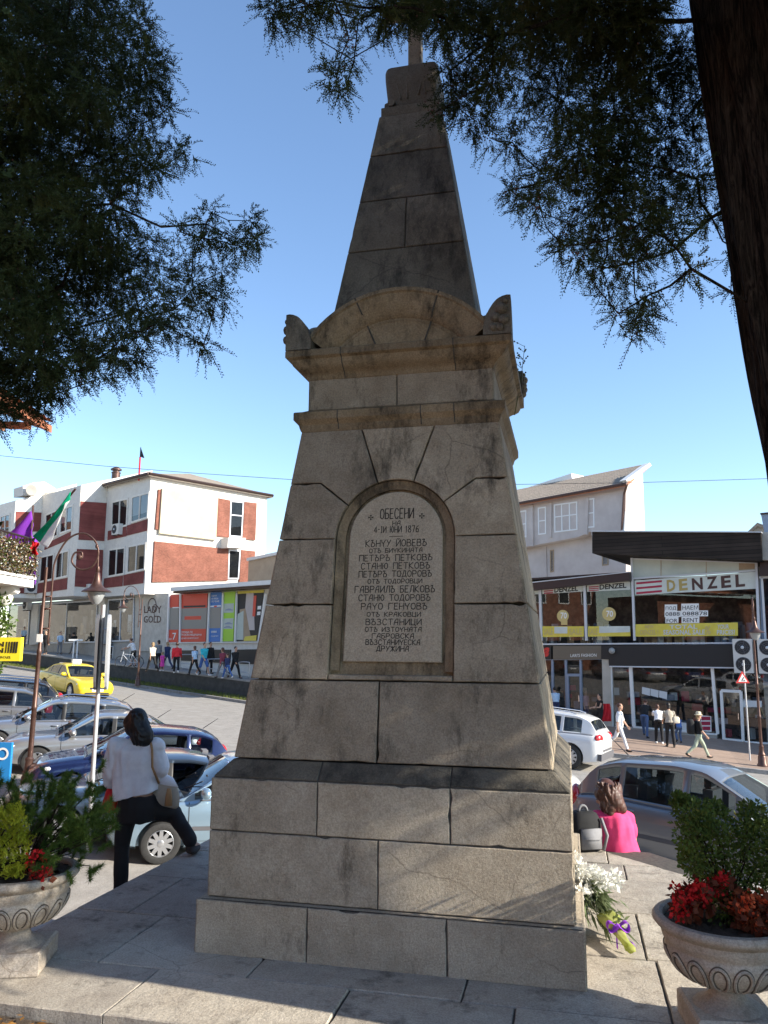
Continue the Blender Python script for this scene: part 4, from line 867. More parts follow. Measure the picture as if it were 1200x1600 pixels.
b = MB(); b.quad(flat(pL, -3)-PF.n*3.4, flat(pRt, -3)-PF.n*3.4, flat(pRt, 1.0)-PF.n*3.4, flat(pL, 1.0)-PF.n*3.4); b.quad(flat(pL, 1.7)-PF.n*3.6, flat(pRt, 1.7)-PF.n*3.6, flat(pRt, 5.3)-PF.n*3.6, flat(pL, 5.1)-PF.n*3.6); b.build('interior', 'shop_inside', shop, fix=False)
# roof slab: a wedge of dark planks with depth
b = MB(); q = [z3(415, 372), z3(1168, 376), z3(1172, 504), z3(415, 470)]; F = [PF.at(p, 1.3) for p in q]; b.prism(F, [p-PF.n*8.5 for p in F])
brickmat('roof_planks', PF.r, (.020, .015, .012), (.040, .030, .024), (.008, .007, .006), 1.0, bw=9.0, bh=.17, msize=.012, rough=.75); b.build('roof_slab', 'roof_planks', shop)
b = MB(); strip(b, PF, z3(412, 371), z3(1170, 375), 1.6, -6, 1.42); b.build('roof_flashing', 'galvanised', shop)
b = MB(); panel(b, PF, [z3(*p) for p in ((588, 494), (1150, 514), (1150, 546), (588, 582))], -.1, .04); b.build('clerestory', 'panel_green', shop)
b = MB()
for x in (722, 924): strip(b, PF, z3(x, 496), z3(x, 575), .9, .04, .06)
panel(b, PF, [z3(*p) for p in ((1070, 514), (1140, 516), (1140, 540), (1070, 545))], .04, .055); b.build('clerestory_joint', 'tan_metal', shop)
# frames
b = MB()
strip(b, PF, z3(588, 583), z3(1152, 546), 2.6, -.02, .10); strip(b, PF, z3(588, 494), z3(1150, 512), 1.8, -.02, .10); strip(b, PF, z3(590, 490), z3(603, 860), 3.2, -.06, .12); strip(b, PF, z3(1147, 510), z3(1160, 860), 4.0, -.06, .12)
for x0, y0, x1 in ((180, 615, 187), (379, 600, 388)): strip(b, PF, z3(x0, y0), z3(x1, 860), 3.6, -.06, .10)
strip(b, PF, z4(-60, 306), z4(1062, 299), 2.4, -.06, .13)
b.build('window_frame', 'frame_grey', shop)
gpane = MB()
for q in (((-60, 630), (182, 612), (182, 860), (-60, 862)), ((182, 612), (385, 596), (385, 858), (182, 860)), ((385, 596), (590, 584), (602, 857), (385, 858)), ((592, 583), (938, 560), (944, 856), (602, 857)), ((938, 560), (1150, 546), (1160, 855), (944, 856))):
    gpane.quad(*[PF.at(z3(*p), .0) for p in q])
gpane.build('pane', 'shop_glass', shop, fix=False)
b = MB(); panel(b, PF, [z3(*p) for p in ((-60, 622), (580, 552), (582, 590), (-60, 656))], -.3, .55); b.build('canopy', 'dark_metal', shop)
b = MB(); strip(b, PF, z3(-60, 622), z3(580, 553), 1.4, .3, .60); b.build('canopy_trim', 'galvanised', shop)
# window lettering: store name strips, banner, notices
b = MB(); tx = MB(); sx_ = MB()
panel(b, PF, [z3(*p) for p in ((604, 592), (1148, 552), (1148, 628), (606, 656))], .02, .035)
panel(b, PF, [z3(*p) for p in ((100, 630), (182, 622), (182, 652), (104, 658))], .02, .035); panel(b, PF, [z3(*p) for p in ((192, 620), (380, 608), (380, 640), (192, 652))], .02, .035); panel(b, PF, [z3(*p) for p in ((392, 606), (584, 596), (586, 632), (392, 642))], .02, .035)
b.build('sign_strip', 'denzel_strip', shop)
for i, (ch_, x0, x1, y0, y1) in enumerate((('D', 750, 788, 642, 590), ('E', 804, 842, 638, 586), ('N', 862, 910, 635, 582), ('Z', 928, 976, 630, 576), ('E', 992, 1036, 626, 572), ('L', 1056, 1098, 622, 566))):
    px_text(tx, PF, ch_, z3(x0, y0), z3(x1, y0-4), z3(x0-3, y1), .045, 0 if i < 2 else 1, bold=.035)
px_text(tx, PF, 'DENZEL', z3(246, 646), z3(352, 638), z3(246, 622), .045, 2, bold=.03); px_text(tx, PF, 'DENZEL', z3(448, 633), z3(568, 624), z3(448, 610), .045, 2, bold=.03); px_text(tx, PF, 'ZEL', z3(106, 655), z3(158, 651), z3(106, 634), .045, 2, bold=.03)
tx.build('lettering', ['gold_letter', 'brown_letter', 'black'], shop, fix=False)
for k in range(3):
    for (xa, xb, y0, y1, dy, h) in ((612, 726, 600, 590, 22, 9), (200, 240, 628, 625, 9, 5), (400, 444, 619, 616, 8, 4)):
        panel(sx_, PF, [z3(xa, y0+dy*k), z3(xb, y1+dy*k), z3(xb, y1+dy*k+h), z3(xa, y0+dy*k+h)], .03, .05)
sx_.build('sign_stripe', 'dark_red', shop)
b = MB()
for q in (((608, 787), (1065, 779), (1066, 838), (608, 842)), ((104, 796), (180, 796), (180, 842), (104, 844)), ((192, 796), (378, 796), (378, 842), (192, 844)), ((396, 796), (584, 795), (586, 840), (396, 842))): panel(b, PF, [z3(*p) for p in q], .015, .03)
b.build('sale_banner', 'yellow_banner', shop)
b = MB()
for q in (((246, 798), (304, 798), (304, 828), (246, 828)), ((446, 796), (584, 795), (584, 822), (446, 826))): panel(b, PF, [z3(*p) for p in q], .03, .04)
b.build('banner_patch', 'denzel_strip', shop)
tx = MB()
for s_, x0, x1, yb, yt, mi in (('TOTAL', 760, 885, 808, 789, 0), ('SEASONAL SALE', 732, 918, 834, 812, 0), ('YOUR', 974, 1026, 808, 788, 0), ('PRICES!', 972, 1052, 834, 812, 0), ('NEW', 652, 690, 806, 790, 1), ('DENZEL !', 630, 710, 834, 812, 1), ('%', 918, 945, 834, 795, 1), ('SALE', 312, 370, 834, 806, 1), ('%', 138, 172, 836, 804, 1), ('SALE', 200, 240, 834, 806, 1), ('SALE', 400, 440, 834, 806, 1)):
    px_text(tx, PF, s_, z3(x0, yb), z3(x1, yb-1), z3(x0, yt), .045, mi, bold=.02)
tx.build('banner_lettering', ['paper_grey', 'gold_sign'], shop, fix=False)
def disc_on(mb, pl, c, r, off, mi=0, n=24):
    P = pl.at(c, off); ring = [P+pl.r*(r*math.cos(2*math.pi*i/n))+pl.up*(r*math.sin(2*math.pi*i/n)) for i in range(n)]; mb.prism(ring, [p-pl.n*.02 for p in ring], mi)
b = MB(); disc_on(b, PF, z3(284, 750), .31, .04); disc_on(b, PF, z3(490, 741), .34, .04); panel(b, PF, [z3(*p) for p in ((276, 770), (304, 770), (304, 790), (276, 790))], .015, .03); b.build('discount_sticker', 'gold_sign', shop)
tx = MB(); px_text(tx, PF, '70', z3(274, 762), z3(302, 762), z3(274, 734), .06, bold=.02); px_text(tx, PF, '70', z3(478, 754), z3(508, 754), z3(478, 726), .06, bold=.02); tx.build('discount_lettering', 'paper', shop, fix=False)
nc = thing('rent_notice', 'white paper sheets in the store window reading for rent in black', 'notice', PF.at(z3(745, 785), .05))
b = MB()
for q in ((739, 699, 794, 728), (813, 695, 891, 726), (738, 728, 810, 755), (811, 726, 932, 752), (742, 755, 800, 782), (814, 753, 893, 782)): panel(b, PF, [z3(q[0], q[1]), z3(q[2], q[1]-1), z3(q[2], q[3]-1), z3(q[0], q[3])], .02, .05)
b.build('sheet', 'paper', nc)
tx = MB()
for s_, x0, x1, yb, yt in (('ПОД', 743, 790, 725, 708), ('НАЕМ', 818, 888, 722, 704), ('0888', 742, 806, 750, 733), ('088878', 818, 928, 748, 731), ('FOR', 747, 796, 780, 763), ('RENT', 820, 888, 778, 760)): px_text(tx, PF, s_, z3(x0, yb), z3(x1, yb-1), z3(x0, yt), .056, bold=.005)
tx.build('lettering', 'black', nc, fix=False)
# clothes rails seen under the banner
b = MB(); r4 = random.Random(5)
for i in range(70):
    x = r4.uniform(610, 1145) if i < 46 else r4.uniform(120, 580); P = PF.at(z3(x, 850), -.7-r4.random()*.6); w_ = r4.uniform(.12, .3); h = r4.uniform(.7, 1.1)
    b.box((P.x, P.y, 1.75+h/2), (w_, .3, h), r4.randrange(5), rz=r4.uniform(-.3, .3))
b.build('clothes_rack', ['paper_grey', 'interior', 'tan_metal', 'frame_blue', 'seat_cloth'], shop)
# lower storey
b = MB(); panel(b, PF, [z4(*p) for p in ((455, 311), (1062, 304), (1062, 408), (490, 402), (488, 372), (455, 371))], -.1, .22); b.build('sign_board', 'black_panel', shop)
b = MB(); panel(b, PF, [z4(*p) for p in ((240, 312), (455, 311), (455, 371), (240, 373))], -.1, .18); b.build('sign_board', 'brown_sign', shop)
b = MB(); panel(b, PF, [z4(*p) for p in ((60, 316), (232, 314), (232, 372), (60, 374))], -.1, .2); b.build('sign_board', 'black_panel', shop)
tx = MB(); px_text(tx, PF, "LARI'S FASHION", z4(318, 362), z4(434, 360), z4(318, 348), .19, 0, bold=.005); px_text(tx, PF, 'na', z4(152, 364), z4(222, 360), z4(156, 322), .21, 1, bold=.04, shear=.35); tx.build('sign_lettering', ['paper', 'red_paint'], shop, fix=False)
b = MB(); c_ = PF.at(z4(503, 334), .3); b.ell(c_, (.16, .16, .16)); tag(b.build('globe_lamp', 'lamp_glass', smooth=True), 'white globe lamp fixed at the left end of the black sign board', 'lamp')
b = MB(); strip(b, PF, z4(492, 404), z4(1062, 410), 2.0, -.05, .26); b.build('window_frame', 'frame_grey', shop)
def zbase(x): return 741 - (1161-(780+.35*x))*.0  # unused slope helper
b = MB()
for x0, y0, x1, y1, w_ in ((498, 404, 504, 680, 3.0), (585, 404, 600, 672, 5.0), (950, 412, 975, 706, 4.6)): strip(b, PF, z4(x0, y0), z4(x1, y1), w_, -.05, .12)
strip(b, PF, z4(597, 674), z4(972, 708), 2.6, -.05, .14); strip(b, PF, z4(1085, 740), z4(1260, 752), 2.4, -.05, .12); b.build('shopfront_frame', 'white_paint', shop)
b = MB(); panel(b, PF, [z4(*p) for p in ((600, 675), (972, 709), (972, 745), (600, 706))], -.3, .10); panel(b, PF, [z4(*p) for p in ((500, 670), (600, 675), (600, 706), (500, 700))], -.3, .10); b.build('plinth', 'concrete_grey', shop)
b = MB(); panel(b, PF, [z4(*p) for p in ((458, 370), (494, 370), (506, 700), (466, 695))], -.4, .16); b.build('pillar', 'beige_wall', shop)
gp_ = MB()
for q in (((500, 404), (590, 404), (600, 676), (506, 670)), ((590, 404), (955, 410), (974, 708), (600, 676)), ((955, 410), (1260, 414), (1260, 752), (974, 740)), ((60, 376), (460, 372), (466, 640), (60, 620))): gp_.quad(*[PF.at(z4(*p), 0) for p in q])
gp_.build('pane', 'shop_glass', shop, fix=False)
b = MB()
for x0, x1 in ((236, 240), (296, 303), (362, 368)): strip(b, PF, z4(x0, 374), z4(x1, 660), 3.2, -.06, .10)
strip(b, PF, z4(300, 440), z4(366, 440), 2.6, -.05, .09); strip(b, PF, z4(150, 374), z4(460, 371), 1.6, -.05, .09); b.build('shopfront_frame', 'frame_blue', shop)
def door(q, m, w_):
    f = MB(); P4 = [z4(*p) for p in q]
    for i in range(4): strip(f, PF, P4[i], P4[(i+1) % 4], w_, -.02, .15 + .003*(i % 2))
    o = f.build('door', m, shop); h = MB(); hx = (q[1][0]*.88+q[0][0]*.12, (q[1][1]+q[2][1])/2); strip(h, PF, z4(hx[0], hx[1]-14), z4(hx[0]+1, hx[1]+14), 1.2, .15, .22); h.build('handle', 'chrome', o)
door(((990, 512), (1078, 516), (1088, 738), (1002, 730)), 'white_paint', 4.2)
door(((304, 444), (362, 444), (366, 650), (308, 648)), 'frame_blue', 3.0)
b = MB(); r4 = random.Random(11)
for i in range(90):
    x = r4.uniform(505, 1230) if i < 68 else r4.uniform(180, 455); P = PF.at(z4(x, 600), -.5-r4.random()*1.6); g = gz(P.x)+.2; h = r4.uniform(.08, .5); lv_ = r4.choice((0, .55, 1.0, 1.4))
    b.box((P.x, P.y, g+lv_+h/2), (r4.uniform(.15, .6), .3, h), r4.randrange(6), rz=r4.uniform(-.4, .4))
b.build('merchandise', ['paper_grey', 'interior', 'tan_metal', 'frame_blue', 'dark_red', 'seat_cloth'], shop)
b = MB()
for i, (x, y) in enumerate(((638, 495), (676, 503), (714, 511))): panel(b, PF, [z4(x, y), z4(x+36, y+8), z4(x+34, y+40), z4(x-1, y+30)], .02, .04)
panel(b, PF, [z4(*p) for p in ((806, 652), (846, 658), (846, 692), (808, 688))], .02, .04); panel(b, PF, [z4(*p) for p in ((1088, 555), (1172, 558), (1172, 586), (1088, 584))], .02, .04); b.build('window_sheet', 'paper_grey', shop)
b = MB()
for k in range(3): panel(b, PF, [z4(902, 628+22*k), z4(942, 628+22*k), z4(943, 644+22*k), z4(903, 644+22*k)], .03, .05)
b.build('window_sheet', 'dark_red', shop)
b = MB(); panel(b, PF, [z4(*p) for p in ((898, 622), (946, 626), (948, 696), (902, 692))], .02, .035); b.build('window_sheet', 'paper', shop)
acunit('twin_fan_unit', 'tall white air conditioner with two fans right of the black sign board', PF, z4(1094, 356), .80, 1.5, .45, fans=2, group='twin fan units on the shop', off=.25)
acunit('twin_fan_unit', 'tall white air conditioner with two fans at the right frame edge', PF, z4(1204, 358), .80, 1.5, .45, fans=2, group='twin fan units on the shop', off=.25)
# neighbouring glass front and pale block at the right edge
nb = thing('corner_shop', 'pale panelled shop with blue glass at the right edge beside the store', 'building', PF.at(z4(1240, 760)))
b = MB(); q = [z3(1166, 376), z3(1420, 372), z3(1420, 500), z3(1170, 500)]; F = [PF.at(p, .9) for p in q]; b.prism(F, [p-PF.n*5 for p in F]); b.build('fascia', 'concrete_grey', nb)
b = MB(); q = [z3(1163, 502), z3(1420, 500), z3(1420, 560), z3(1163, 570)]; F = [PF.at(p, .5) for p in q]; b.prism(F, [p-PF.n*4 for p in F]); b.build('canopy', 'dark_metal', nb)
b = MB(); panel(b, PF, [z3(*p) for p in ((1162, 570), (1420, 560), (1420, 1060), (1178, 1060))], -.4, -.02); b.build('wall', 'frame_blue', nb)
b = MB(); a_ = flat(pRt, -3.2)+PF.r*3.2-PF.n*.3; c2_ = a_+PF.r*27; b.extr([a_, c2_, c2_+Vector((0, 0, 12.6)), a_+Vector((0, 0, 12.6))], -PF.n*8); b.build('wall', 'beige_wall', nb)  # unseen wall block added beyond the frame to shade the pavement
b = MB(); panel(b, PF, [z3(*p) for p in ((1176, 585), (1420, 575), (1420, 870), (1190, 870))], -.02, .02); b.build('window', 'car_glass_dark', nb)
b = MB(); strip(b, PF, z3(1172, 575), z3(1190, 880), 3.5, -.02, .08); strip(b, PF, z3(1160, 578), z3(1420, 568), 3, -.02, .08); b.build('window_frame', 'frame_grey', nb)
# ---------------------------------------------------------------- tall rendered house behind the shop
dW = Vector((-.64, .77, 0)).normalized(); PW = Plane(CAM + ray(*z3(562, 300))*(48/FPX), dW); dE = Vector((.77, .64, 0)).normalized(); PE = Plane(PW.at(z3(562, 300)), dE)
hs = thing('rendered_house', 'pale pinkish rendered house with a ribbed tile roof behind the dark slab roof', 'building', flat(PW.at(z3(562, 500)), -2))
b = MB(); q = [PW.at(z3(*p)) for p in ((-120, 282), (566, 158), (562, 366), (415, 405), (410, 372), (352, 398), (150, 436), (128, 440), (-120, 480))]; b.prism(q, [p-PW.n*1.75 for p in q]); b.build('upper_wall', 'plaster_pink', hs)
b = MB(); q = [PW.at(z3(*p), -.7) for p in ((-120, 470), (130, 436), (408, 380), (566, 340), (566, 620), (-120, 620))]; b.prism(q, [p-PW.n*1.0 for p in q]); b.build('lower_wall', 'plaster_pink', hs)
b = MB(); strip(b, PW, z3(140, 255), z3(142, 438), 6, -.02, .14); strip(b, PW, z3(392, 222), z3(386, 386), 4.5, -.02, .10); strip(b, PW, z3(228, 244), z3(226, 400), 4, -.02, .10); strip(b, PW, z3(210, 600), z3(206, 440), 1.2, -.72, -.60); b.build('pilaster', 'plaster_pink', hs)
b = MB(); q = [PE.at(z3(*p), .02) for p in ((566, 154), (640, 100), (650, 368), (560, 372))]; b.prism(q, [p-PE.n*.2 for p in q]); b.build('gable_wall', 'plaster_white', hs)
b = MB(); strip(b, PE, z3(570, 148), z3(676, 72), 5, -.1, .35); b.build('verge_board', 'plaster_white', hs)
E0 = PW.at(z3(-120, 282), .55); E1 = PW.at(z3(570, 156), .55); R1 = PW.at(z3(674, 70), -5.2); R0 = R1 + (E0-E1)
def ribs(u, v):
    p = E0.lerp(E1, u).lerp(R0.lerp(R1, u), v); return p + Vector((0, 0, .06*abs(math.sin(u*math.pi*62)) + .02*math.sin(v*60)))
b = MB(); b.grid(ribs, 372, 24); b.build('roof', 'roof_tile', hs, smooth=False, fix=False)
b = MB(); b.prism([E0, E1, R1, R0], [p-Vector((0, 0, .2)) for p in (E0, E1, R1, R0)]); b.build('eave_board', 'wood_orange', hs)
b = MB(); b.tube([E0-Vector((0, 0, .05)), E1-Vector((0, 0, .05))], .10, 6); d0 = PW.at(z3(556, 170), .12); b.tube([E1-Vector((0, 0, .1)), d0-Vector((0, 0, .5)), PW.at(z3(548, 366), .12)], .08, 6); b.build('gutter', 'lamp_metal', hs)
b = MB(); q = [PW.at(z3(*p), -5.4) for p in ((-120, 260), (38, 205), (322, 113), (327, 146), (327, 300), (-120, 420))]; b.prism(q, [p-PW.n*3 for p in q]); b.build('rear_wall', 'plaster_white', hs)
for q, n, rl in (((86, 282, 121, 277, 121, 398, 88, 402), 1, .5), ((172, 266, 208, 261, 209, 384, 174, 388), 1, .5), ((244, 252, 348, 238, 349, 366, 246, 378), 3, .45), ((386, 228, 424, 222, 425, 354, 388, 358), 1, .5), ((-20, 300, 20, 292, 20, 410, -20, 415), 1, .5)):
    windows(PW, [z3(q[0], q[1]), z3(q[2], q[3]), z3(q[4], q[5]), z3(q[6], q[7])], n, hs, 'white_paint', fw=.09, rail=rl, off=.03)
for q in ((226, 456, 243, 453, 243, 552, 227, 556), (458, 480, 487, 476, 487, 522, 459, 526)):
    windows(PW, [z3(q[0], q[1]), z3(q[2], q[3]), z3(q[4], q[5]), z3(q[6], q[7])], 1, hs, 'tan_metal', fw=.07, off=-.66)
windows(PE, [z3(*p) for p in ((603, 225), (611, 222), (612, 318), (605, 320))], 1, hs, 'white_paint', fw=.05, off=.05)
# distant roofs at the right edge
fh = thing('distant_house', 'small grey gabled house far off above the right end of the shop roof', 'building', PF.at(z3(1150, 380), -22))
b = MB(); q = [PF.at(z3(*p), -22) for p in ((1112, 380), (1112, 372), (1152, 336), (1260, 372), (1260, 380))]; b.prism(q, [p-PF.n*6 for p in q]); b.build('gable', 'concrete_grey', fh)
b = MB(); a, c_, e_ = PF.at(z3(1106, 376), -21.7), PF.at(z3(1152, 333), -21.7), PF.at(z3(1270, 374), -21.7)
for s, t in ((a, c_), (c_, e_)): b.prism([s, t, t-PF.n*7, s-PF.n*7], [p-Vector((0, 0, .25)) for p in (s, t, t-PF.n*7, s-PF.n*7)])
b.build('roof', 'roof_tile', fh)
bt = MB(); q = [PF.at(z3(*p), -14) for p in ((1168, 292), (1300, 280), (1300, 380), (1184, 380))]; bt.prism(q, [p-PF.n*3 for p in q]); q2 = [PF.at(z3(*p), -13.9) for p in ((1164, 290), (1300, 277), (1300, 284), (1166, 297))]; bt.prism(q2, [p-PF.n*3.3 for p in q2], 1)
tag(bt.build('roof_hut', ['frame_blue', 'dark_metal']), 'dark blue hut on the roof at the right edge of the frame', 'roof hut')
# ---------------------------------------------------------------- overhead cables
def cable(name, label, pts, r=.011):
    mb = MB(); P = [CAM+ray(*p)*(d/FPX) for p, d in pts]; path = []
    for a, b_ in zip(P[:-1], P[1:]): path += [a.lerp(b_, i/6) for i in range(6)]
    mb.tube(path+[P[-1]], r, 5); tag(mb.build(name, 'black'), label, 'cable')
cable('overhead_cable', 'thin black cable crossing the whole sky behind the monument', [((-60, 702), 34), ((0, 712), 34), ((160, 728), 34), ((300, 739), 34), ((450, 749), 34), ((620, 756), 34), ((800, 757), 34), ((1000, 754), 34), ((1260, 746), 34)])
# ---------------------------------------------------------------- cars
def interp(pts, x):
    if x <= pts[0][0]: return pts[0][1]
    for (a, u), (b, v) in zip(pts[:-1], pts[1:]):
        if x <= b:
            t = (x-a)/(b-a); return u+(v-u)*t
    return pts[-1][1]
def smoothed(pts, k=.10):
    return lambda x: (interp(pts, x-k)+2*interp(pts, x-k*.5)+2*interp(pts, x)+2*interp(pts, x+k*.5)+interp(pts, x+k))/8
def car(name, label, loc, heading, sp, paint, group, cat='car', glass='car_glass', zs=1.0):
    """x forward, y left, z up. sp: L W, wheel radius, axle x positions, deck (hood-belt-tail line), roof line, window splits"""
    L, W, wr, xf, xr = sp['L'], sp['W'], sp['wr'], sp['xf'], sp['xr']; hl = L/2
    root = thing(name, label, cat, loc, 0, group)
    up = Vector((.065, 0, 1)).normalized(); fw = Vector((math.cos(math.radians(heading)), math.sin(math.radians(heading)), 0)); fw = (fw-up*fw.dot(up)).normalized(); lf = up.cross(fw)
    root.rotation_euler = Matrix((fw, lf, up)).transposed().to_euler()
    deck = smoothed(sp['deck'], sp.get('ds', .09)); roof = smoothed(sp['roof'], sp.get('rs', .10))
    xr0, xr1 = sp['roof'][0][0], sp['roof'][-1][0]
    nose = sp.get('nose', 1.0)
    def hw(x):
        u = abs(x)/hl; k = .16 if x > 0 else .12
        e = max(0, (u-.86)/.14)
        return W/2*(1 - k*.30*u**4 - .13*e*e)
    def bot(x): return interp([(-hl, .36), (-hl+.10, .27), (-hl+.5, .2), (hl-.55, .19), (hl-.1, .23), (hl, .30)], x)
    secs = []
    def section(x):
        zt = deck(x); zb = bot(x); h = hw(x); m = zb+(zt-zb)*.45
        return [(0, zb), (.84*h, zb), (.955*h, zb+.05), (.985*h, zb+.16), (1.0*h, m), (.995*h, m+(zt-m)*.45), (.965*h, zt-.075), (.93*h, zt-.025), (.88*h, zt), (.5*h, zt+.018), (0, zt+.025)]
    N = 56; xs = [-hl + L*(.5-.5*math.cos(math.pi*i/N)) for i in range(N+1)]; xs[0] += .0; rg = []
    def endsc(x):
        d = min(x+hl, hl-x); return 1.0 if d > .12 else .80+.2*math.sqrt(max(0, 1-(1-d/.12)**2))
    for x in xs:
        s_ = section(x); c_ = endsc(x); zm = .55
        half = [(x, y*(1 if c_ == 1 else .5+.5*c_), zm+(z-zm)*c_) for y, z in s_]
        rg.append(half + [(p[0], -p[1], p[2]) for p in half[-2:0:-1]])
    b = MB(); b.rings(rg)
    cut = MB()
    for ax in (xf, xr):
        for sgn in (1, -1):
            cut.rings([[(ax+(wr+.055)*math.cos(2*math.pi*k/36), sgn*y, wr+(wr+.055)*math.sin(2*math.pi*k/36)) for k in range(36)] for y in (W/2-.30, W/2+.2)])
    m0 = b.mesh('body', paint); w0_ = bpy.data.objects.new('w', m0); c0_ = bpy.data.objects.new('c', cut.mesh('c', paint)); TMP.collection.objects.link(c0_)
    md = w0_.modifiers.new('b', 'BOOLEAN'); md.operation = 'DIFFERENCE'; md.object = c0_; md.solver = 'EXACT'
    me = baked(w0_); bpy.data.objects.remove(w0_); bpy.data.objects.remove(c0_); me.name = 'body'
    bo = bpy.data.objects.new('body', me); C.objects.link(bo); bo.parent = root
    me.polygons.foreach_set('use_smooth', [True]*len(me.polygons)); me.set_sharp_from_angle(angle=math.radians(32))
    me.materials.clear(); me.materials.append(MATS[paint])
    # greenhouse
    hwr = sp.get('wroof', .70)*W/2
    hmax = max(roof(x)-deck(x) for x in xs)
    brk = sorted(set([xr0, xr1] + [v for w_ in sp['win'] for v in w_] + [sp['rw'], sp['ws']] + [xr0+(xr1-xr0)*i/40 for i in range(41)]))
    def side(x, t, sgn=1, out=0.0):
        zb = deck(x)-.012; h = max(.0, roof(x)-zb); c_ = .055*min(1, h/.25); hb = .91*hw(x); z = zb+t*(h-c_); y = hb-(hb-hwr)*min(1, (t*(h-c_))/hmax) * (1 if h > .02 else 0)
        return Vector((x, sgn*(y+out), z))
    def top(x, v, sgn=1):
        e = side(x, 1, sgn); return Vector((x, e.y*v, e.z+.055*min(1, max(0, roof(x)-deck(x))/.25)*(1-v**4)))
    shell = MB(); glasses = []
    ts = [0, .07, .88, 1]
    for w_ in sp['win']: glasses.append((w_, MB(), MB()))
    for xa, xb in zip(brk[:-1], brk[1:]):
        xm = (xa+xb)/2
        for sgn in (1, -1):
            for ta, tb in zip(ts[:-1], ts[1:]):
                q = [side(xa, ta, sgn), side(xb, ta, sgn), side(xb, tb, sgn), side(xa, tb, sgn)]; wi = next((i for i, w_ in enumerate(sp['win']) if w_[0] <= xm <= w_[1]), None)
                if ta == .07 and wi is not None: glasses[wi][1 if sgn > 0 else 2].quad(*q)
                else: shell.quad(*q, mi=1 if (ta == .07 and sp.get('blackpillar') and sp['win'][0][0] < xm < sp['win'][-1][1]) else 0)
    wsb, rwb, = MB(), MB()
    vs_ = [-1, -.92, -.6, -.2, .2, .6, .92, 1]
    for xa, xb in zip(brk[:-1], brk[1:]):
        xm = (xa+xb)/2
        for va, vb in zip(vs_[:-1], vs_[1:]):
            def tp(x, v): return top(x, abs(v), 1 if v >= 0 else -1)
            q = [tp(xa, va), tp(xb, va), tp(xb, vb), tp(xa, vb)]; inn = max(abs(va), abs(vb)) < .93
            if inn and xm > sp['ws'] and xm < xr1-.06: wsb.quad(*q)
            elif inn and xm < sp['rw'] and xm > xr0+.05: rwb.quad(*q)
            else: shell.quad(*q)
    def weld(mb):
        idx = {}; mp = []; nv = []
        for p in mb.v:
            k_ = (round(p[0], 4), round(p[1], 4), round(p[2], 4))
            if k_ not in idx: idx[k_] = len(nv); nv.append(tuple(p))
            mp.append(idx[k_])
        fs, ms = [], []
        for f, m_ in zip(mb.f, mb.m):
            g = []
            for i in f:
                if not g or mp[i] != g[-1]: g.append(mp[i])
            if len(g) > 1 and g[0] == g[-1]: g.pop()
            if len(set(g)) == len(g) and len(g) >= 3: fs.append(tuple(g)); ms.append(m_)
        mb.v, mb.f, mb.m = nv, fs, ms
    for mb_ in [shell, wsb, rwb] + [m_ for g_ in glasses for m_ in g_[1:]]: weld(mb_)
    o = shell.build('roof', [paint, 'black_panel'], root, local=True, smooth=40)
    sm = o.modifiers.new('t', 'SOLIDIFY'); sm.thickness = .03; sm.offset = -1
    wsb.build('windscreen', glass, root, local=True, smooth=True); rwb.build('rear_window', glass, root, local=True, smooth=True)
    for w_, l_, r_ in glasses:
        l_.build('side_window', glass, root, local=True, smooth=True); r_.build('side_window', glass, root, local=True, smooth=True)
    # cabin: floor at belt line, seats with headrests, wheel
    ib = MB(); bz = deck((xr0+xr1)/2)
    for x in sp['seats']:
        for s in (-1, 1):
            ib.box((x, s*W*.2, bz+.10), (.14, .42, .42), 1); ib.box((x-.03, s*W*.2, bz+.40), (.10, .24, .16), 1)
    ib.box((xr1-.42, 0, bz+.02), (.5, W*.72, .06), 0)
    ib.tube([Vector((sp['seats'][0]+.62, W*.2+.17*math.cos(a), bz+.06+.17*math.sin(a))) for a in [i*math.pi/8 for i in range(17)]], .018, 5, 0)
    ib.build('seats', ['interior', 'seat_cloth'], root, local=True)
    # trim
    def ys(x, z):
        s_ = section(x)
        for (y0, za), (y1, zb) in zip(s_[1:-1], s_[2:]):
            if za <= z <= zb and zb > za: return y0+(y1-y0)*(z-za)/(zb-za)
        return s_[4][0]
    def ribbon_(pts, wd, mi, out=.004):
        for (xa, za), (xb, zb) in zip(pts[:-1], pts[1:]):
            dx, dz = xb-xa, zb-za; l_ = math.hypot(dx, dz); nx, nz = -dz/l_*wd/2, dx/l_*wd/2
            for sgn in (1, -1):
                q = [(xa+nx, za+nz), (xb+nx, zb+nz), (xb-nx, zb-nz), (xa-nx, za-nz)]; tr.quad(*[Vector((x, sgn*(ys(x, z)+out), z)) for x, z in q], mi=mi)
    tr = MB()
    for x in sp['seams']:
        z0, z1_ = bot(x)+.10, deck(x)-.03; ribbon_([(x+.02*(i/8), z0+(z1_-z0)*i/8) for i in range(9)], .012, 0)
    xa, xb = min(sp['seams']), max(sp['seams'])
    ribbon_([(xr+wr+.09 + (xf-wr-.09-xr-wr-.09)*i/10, .27) for i in range(11)], .10, 1, .003)
    if sp.get('moulding'): ribbon_([(xa+.1+(xb-xa-.15)*i/10, sp['moulding']) for i in range(11)], .06, 1, .006)
    ribbon_([(xr0+.15+(xr1-.3-xr0-.15)*i/20, deck(xr0+.15+(xr1-.3-xr0-.15)*i/20)-.012) for i in range(21)], .02, 1, .012) if sp.get('beltline', True) else None
    tr.build('door_trim', ['black', 'plastic_grey'], root, local=True, fix=False)
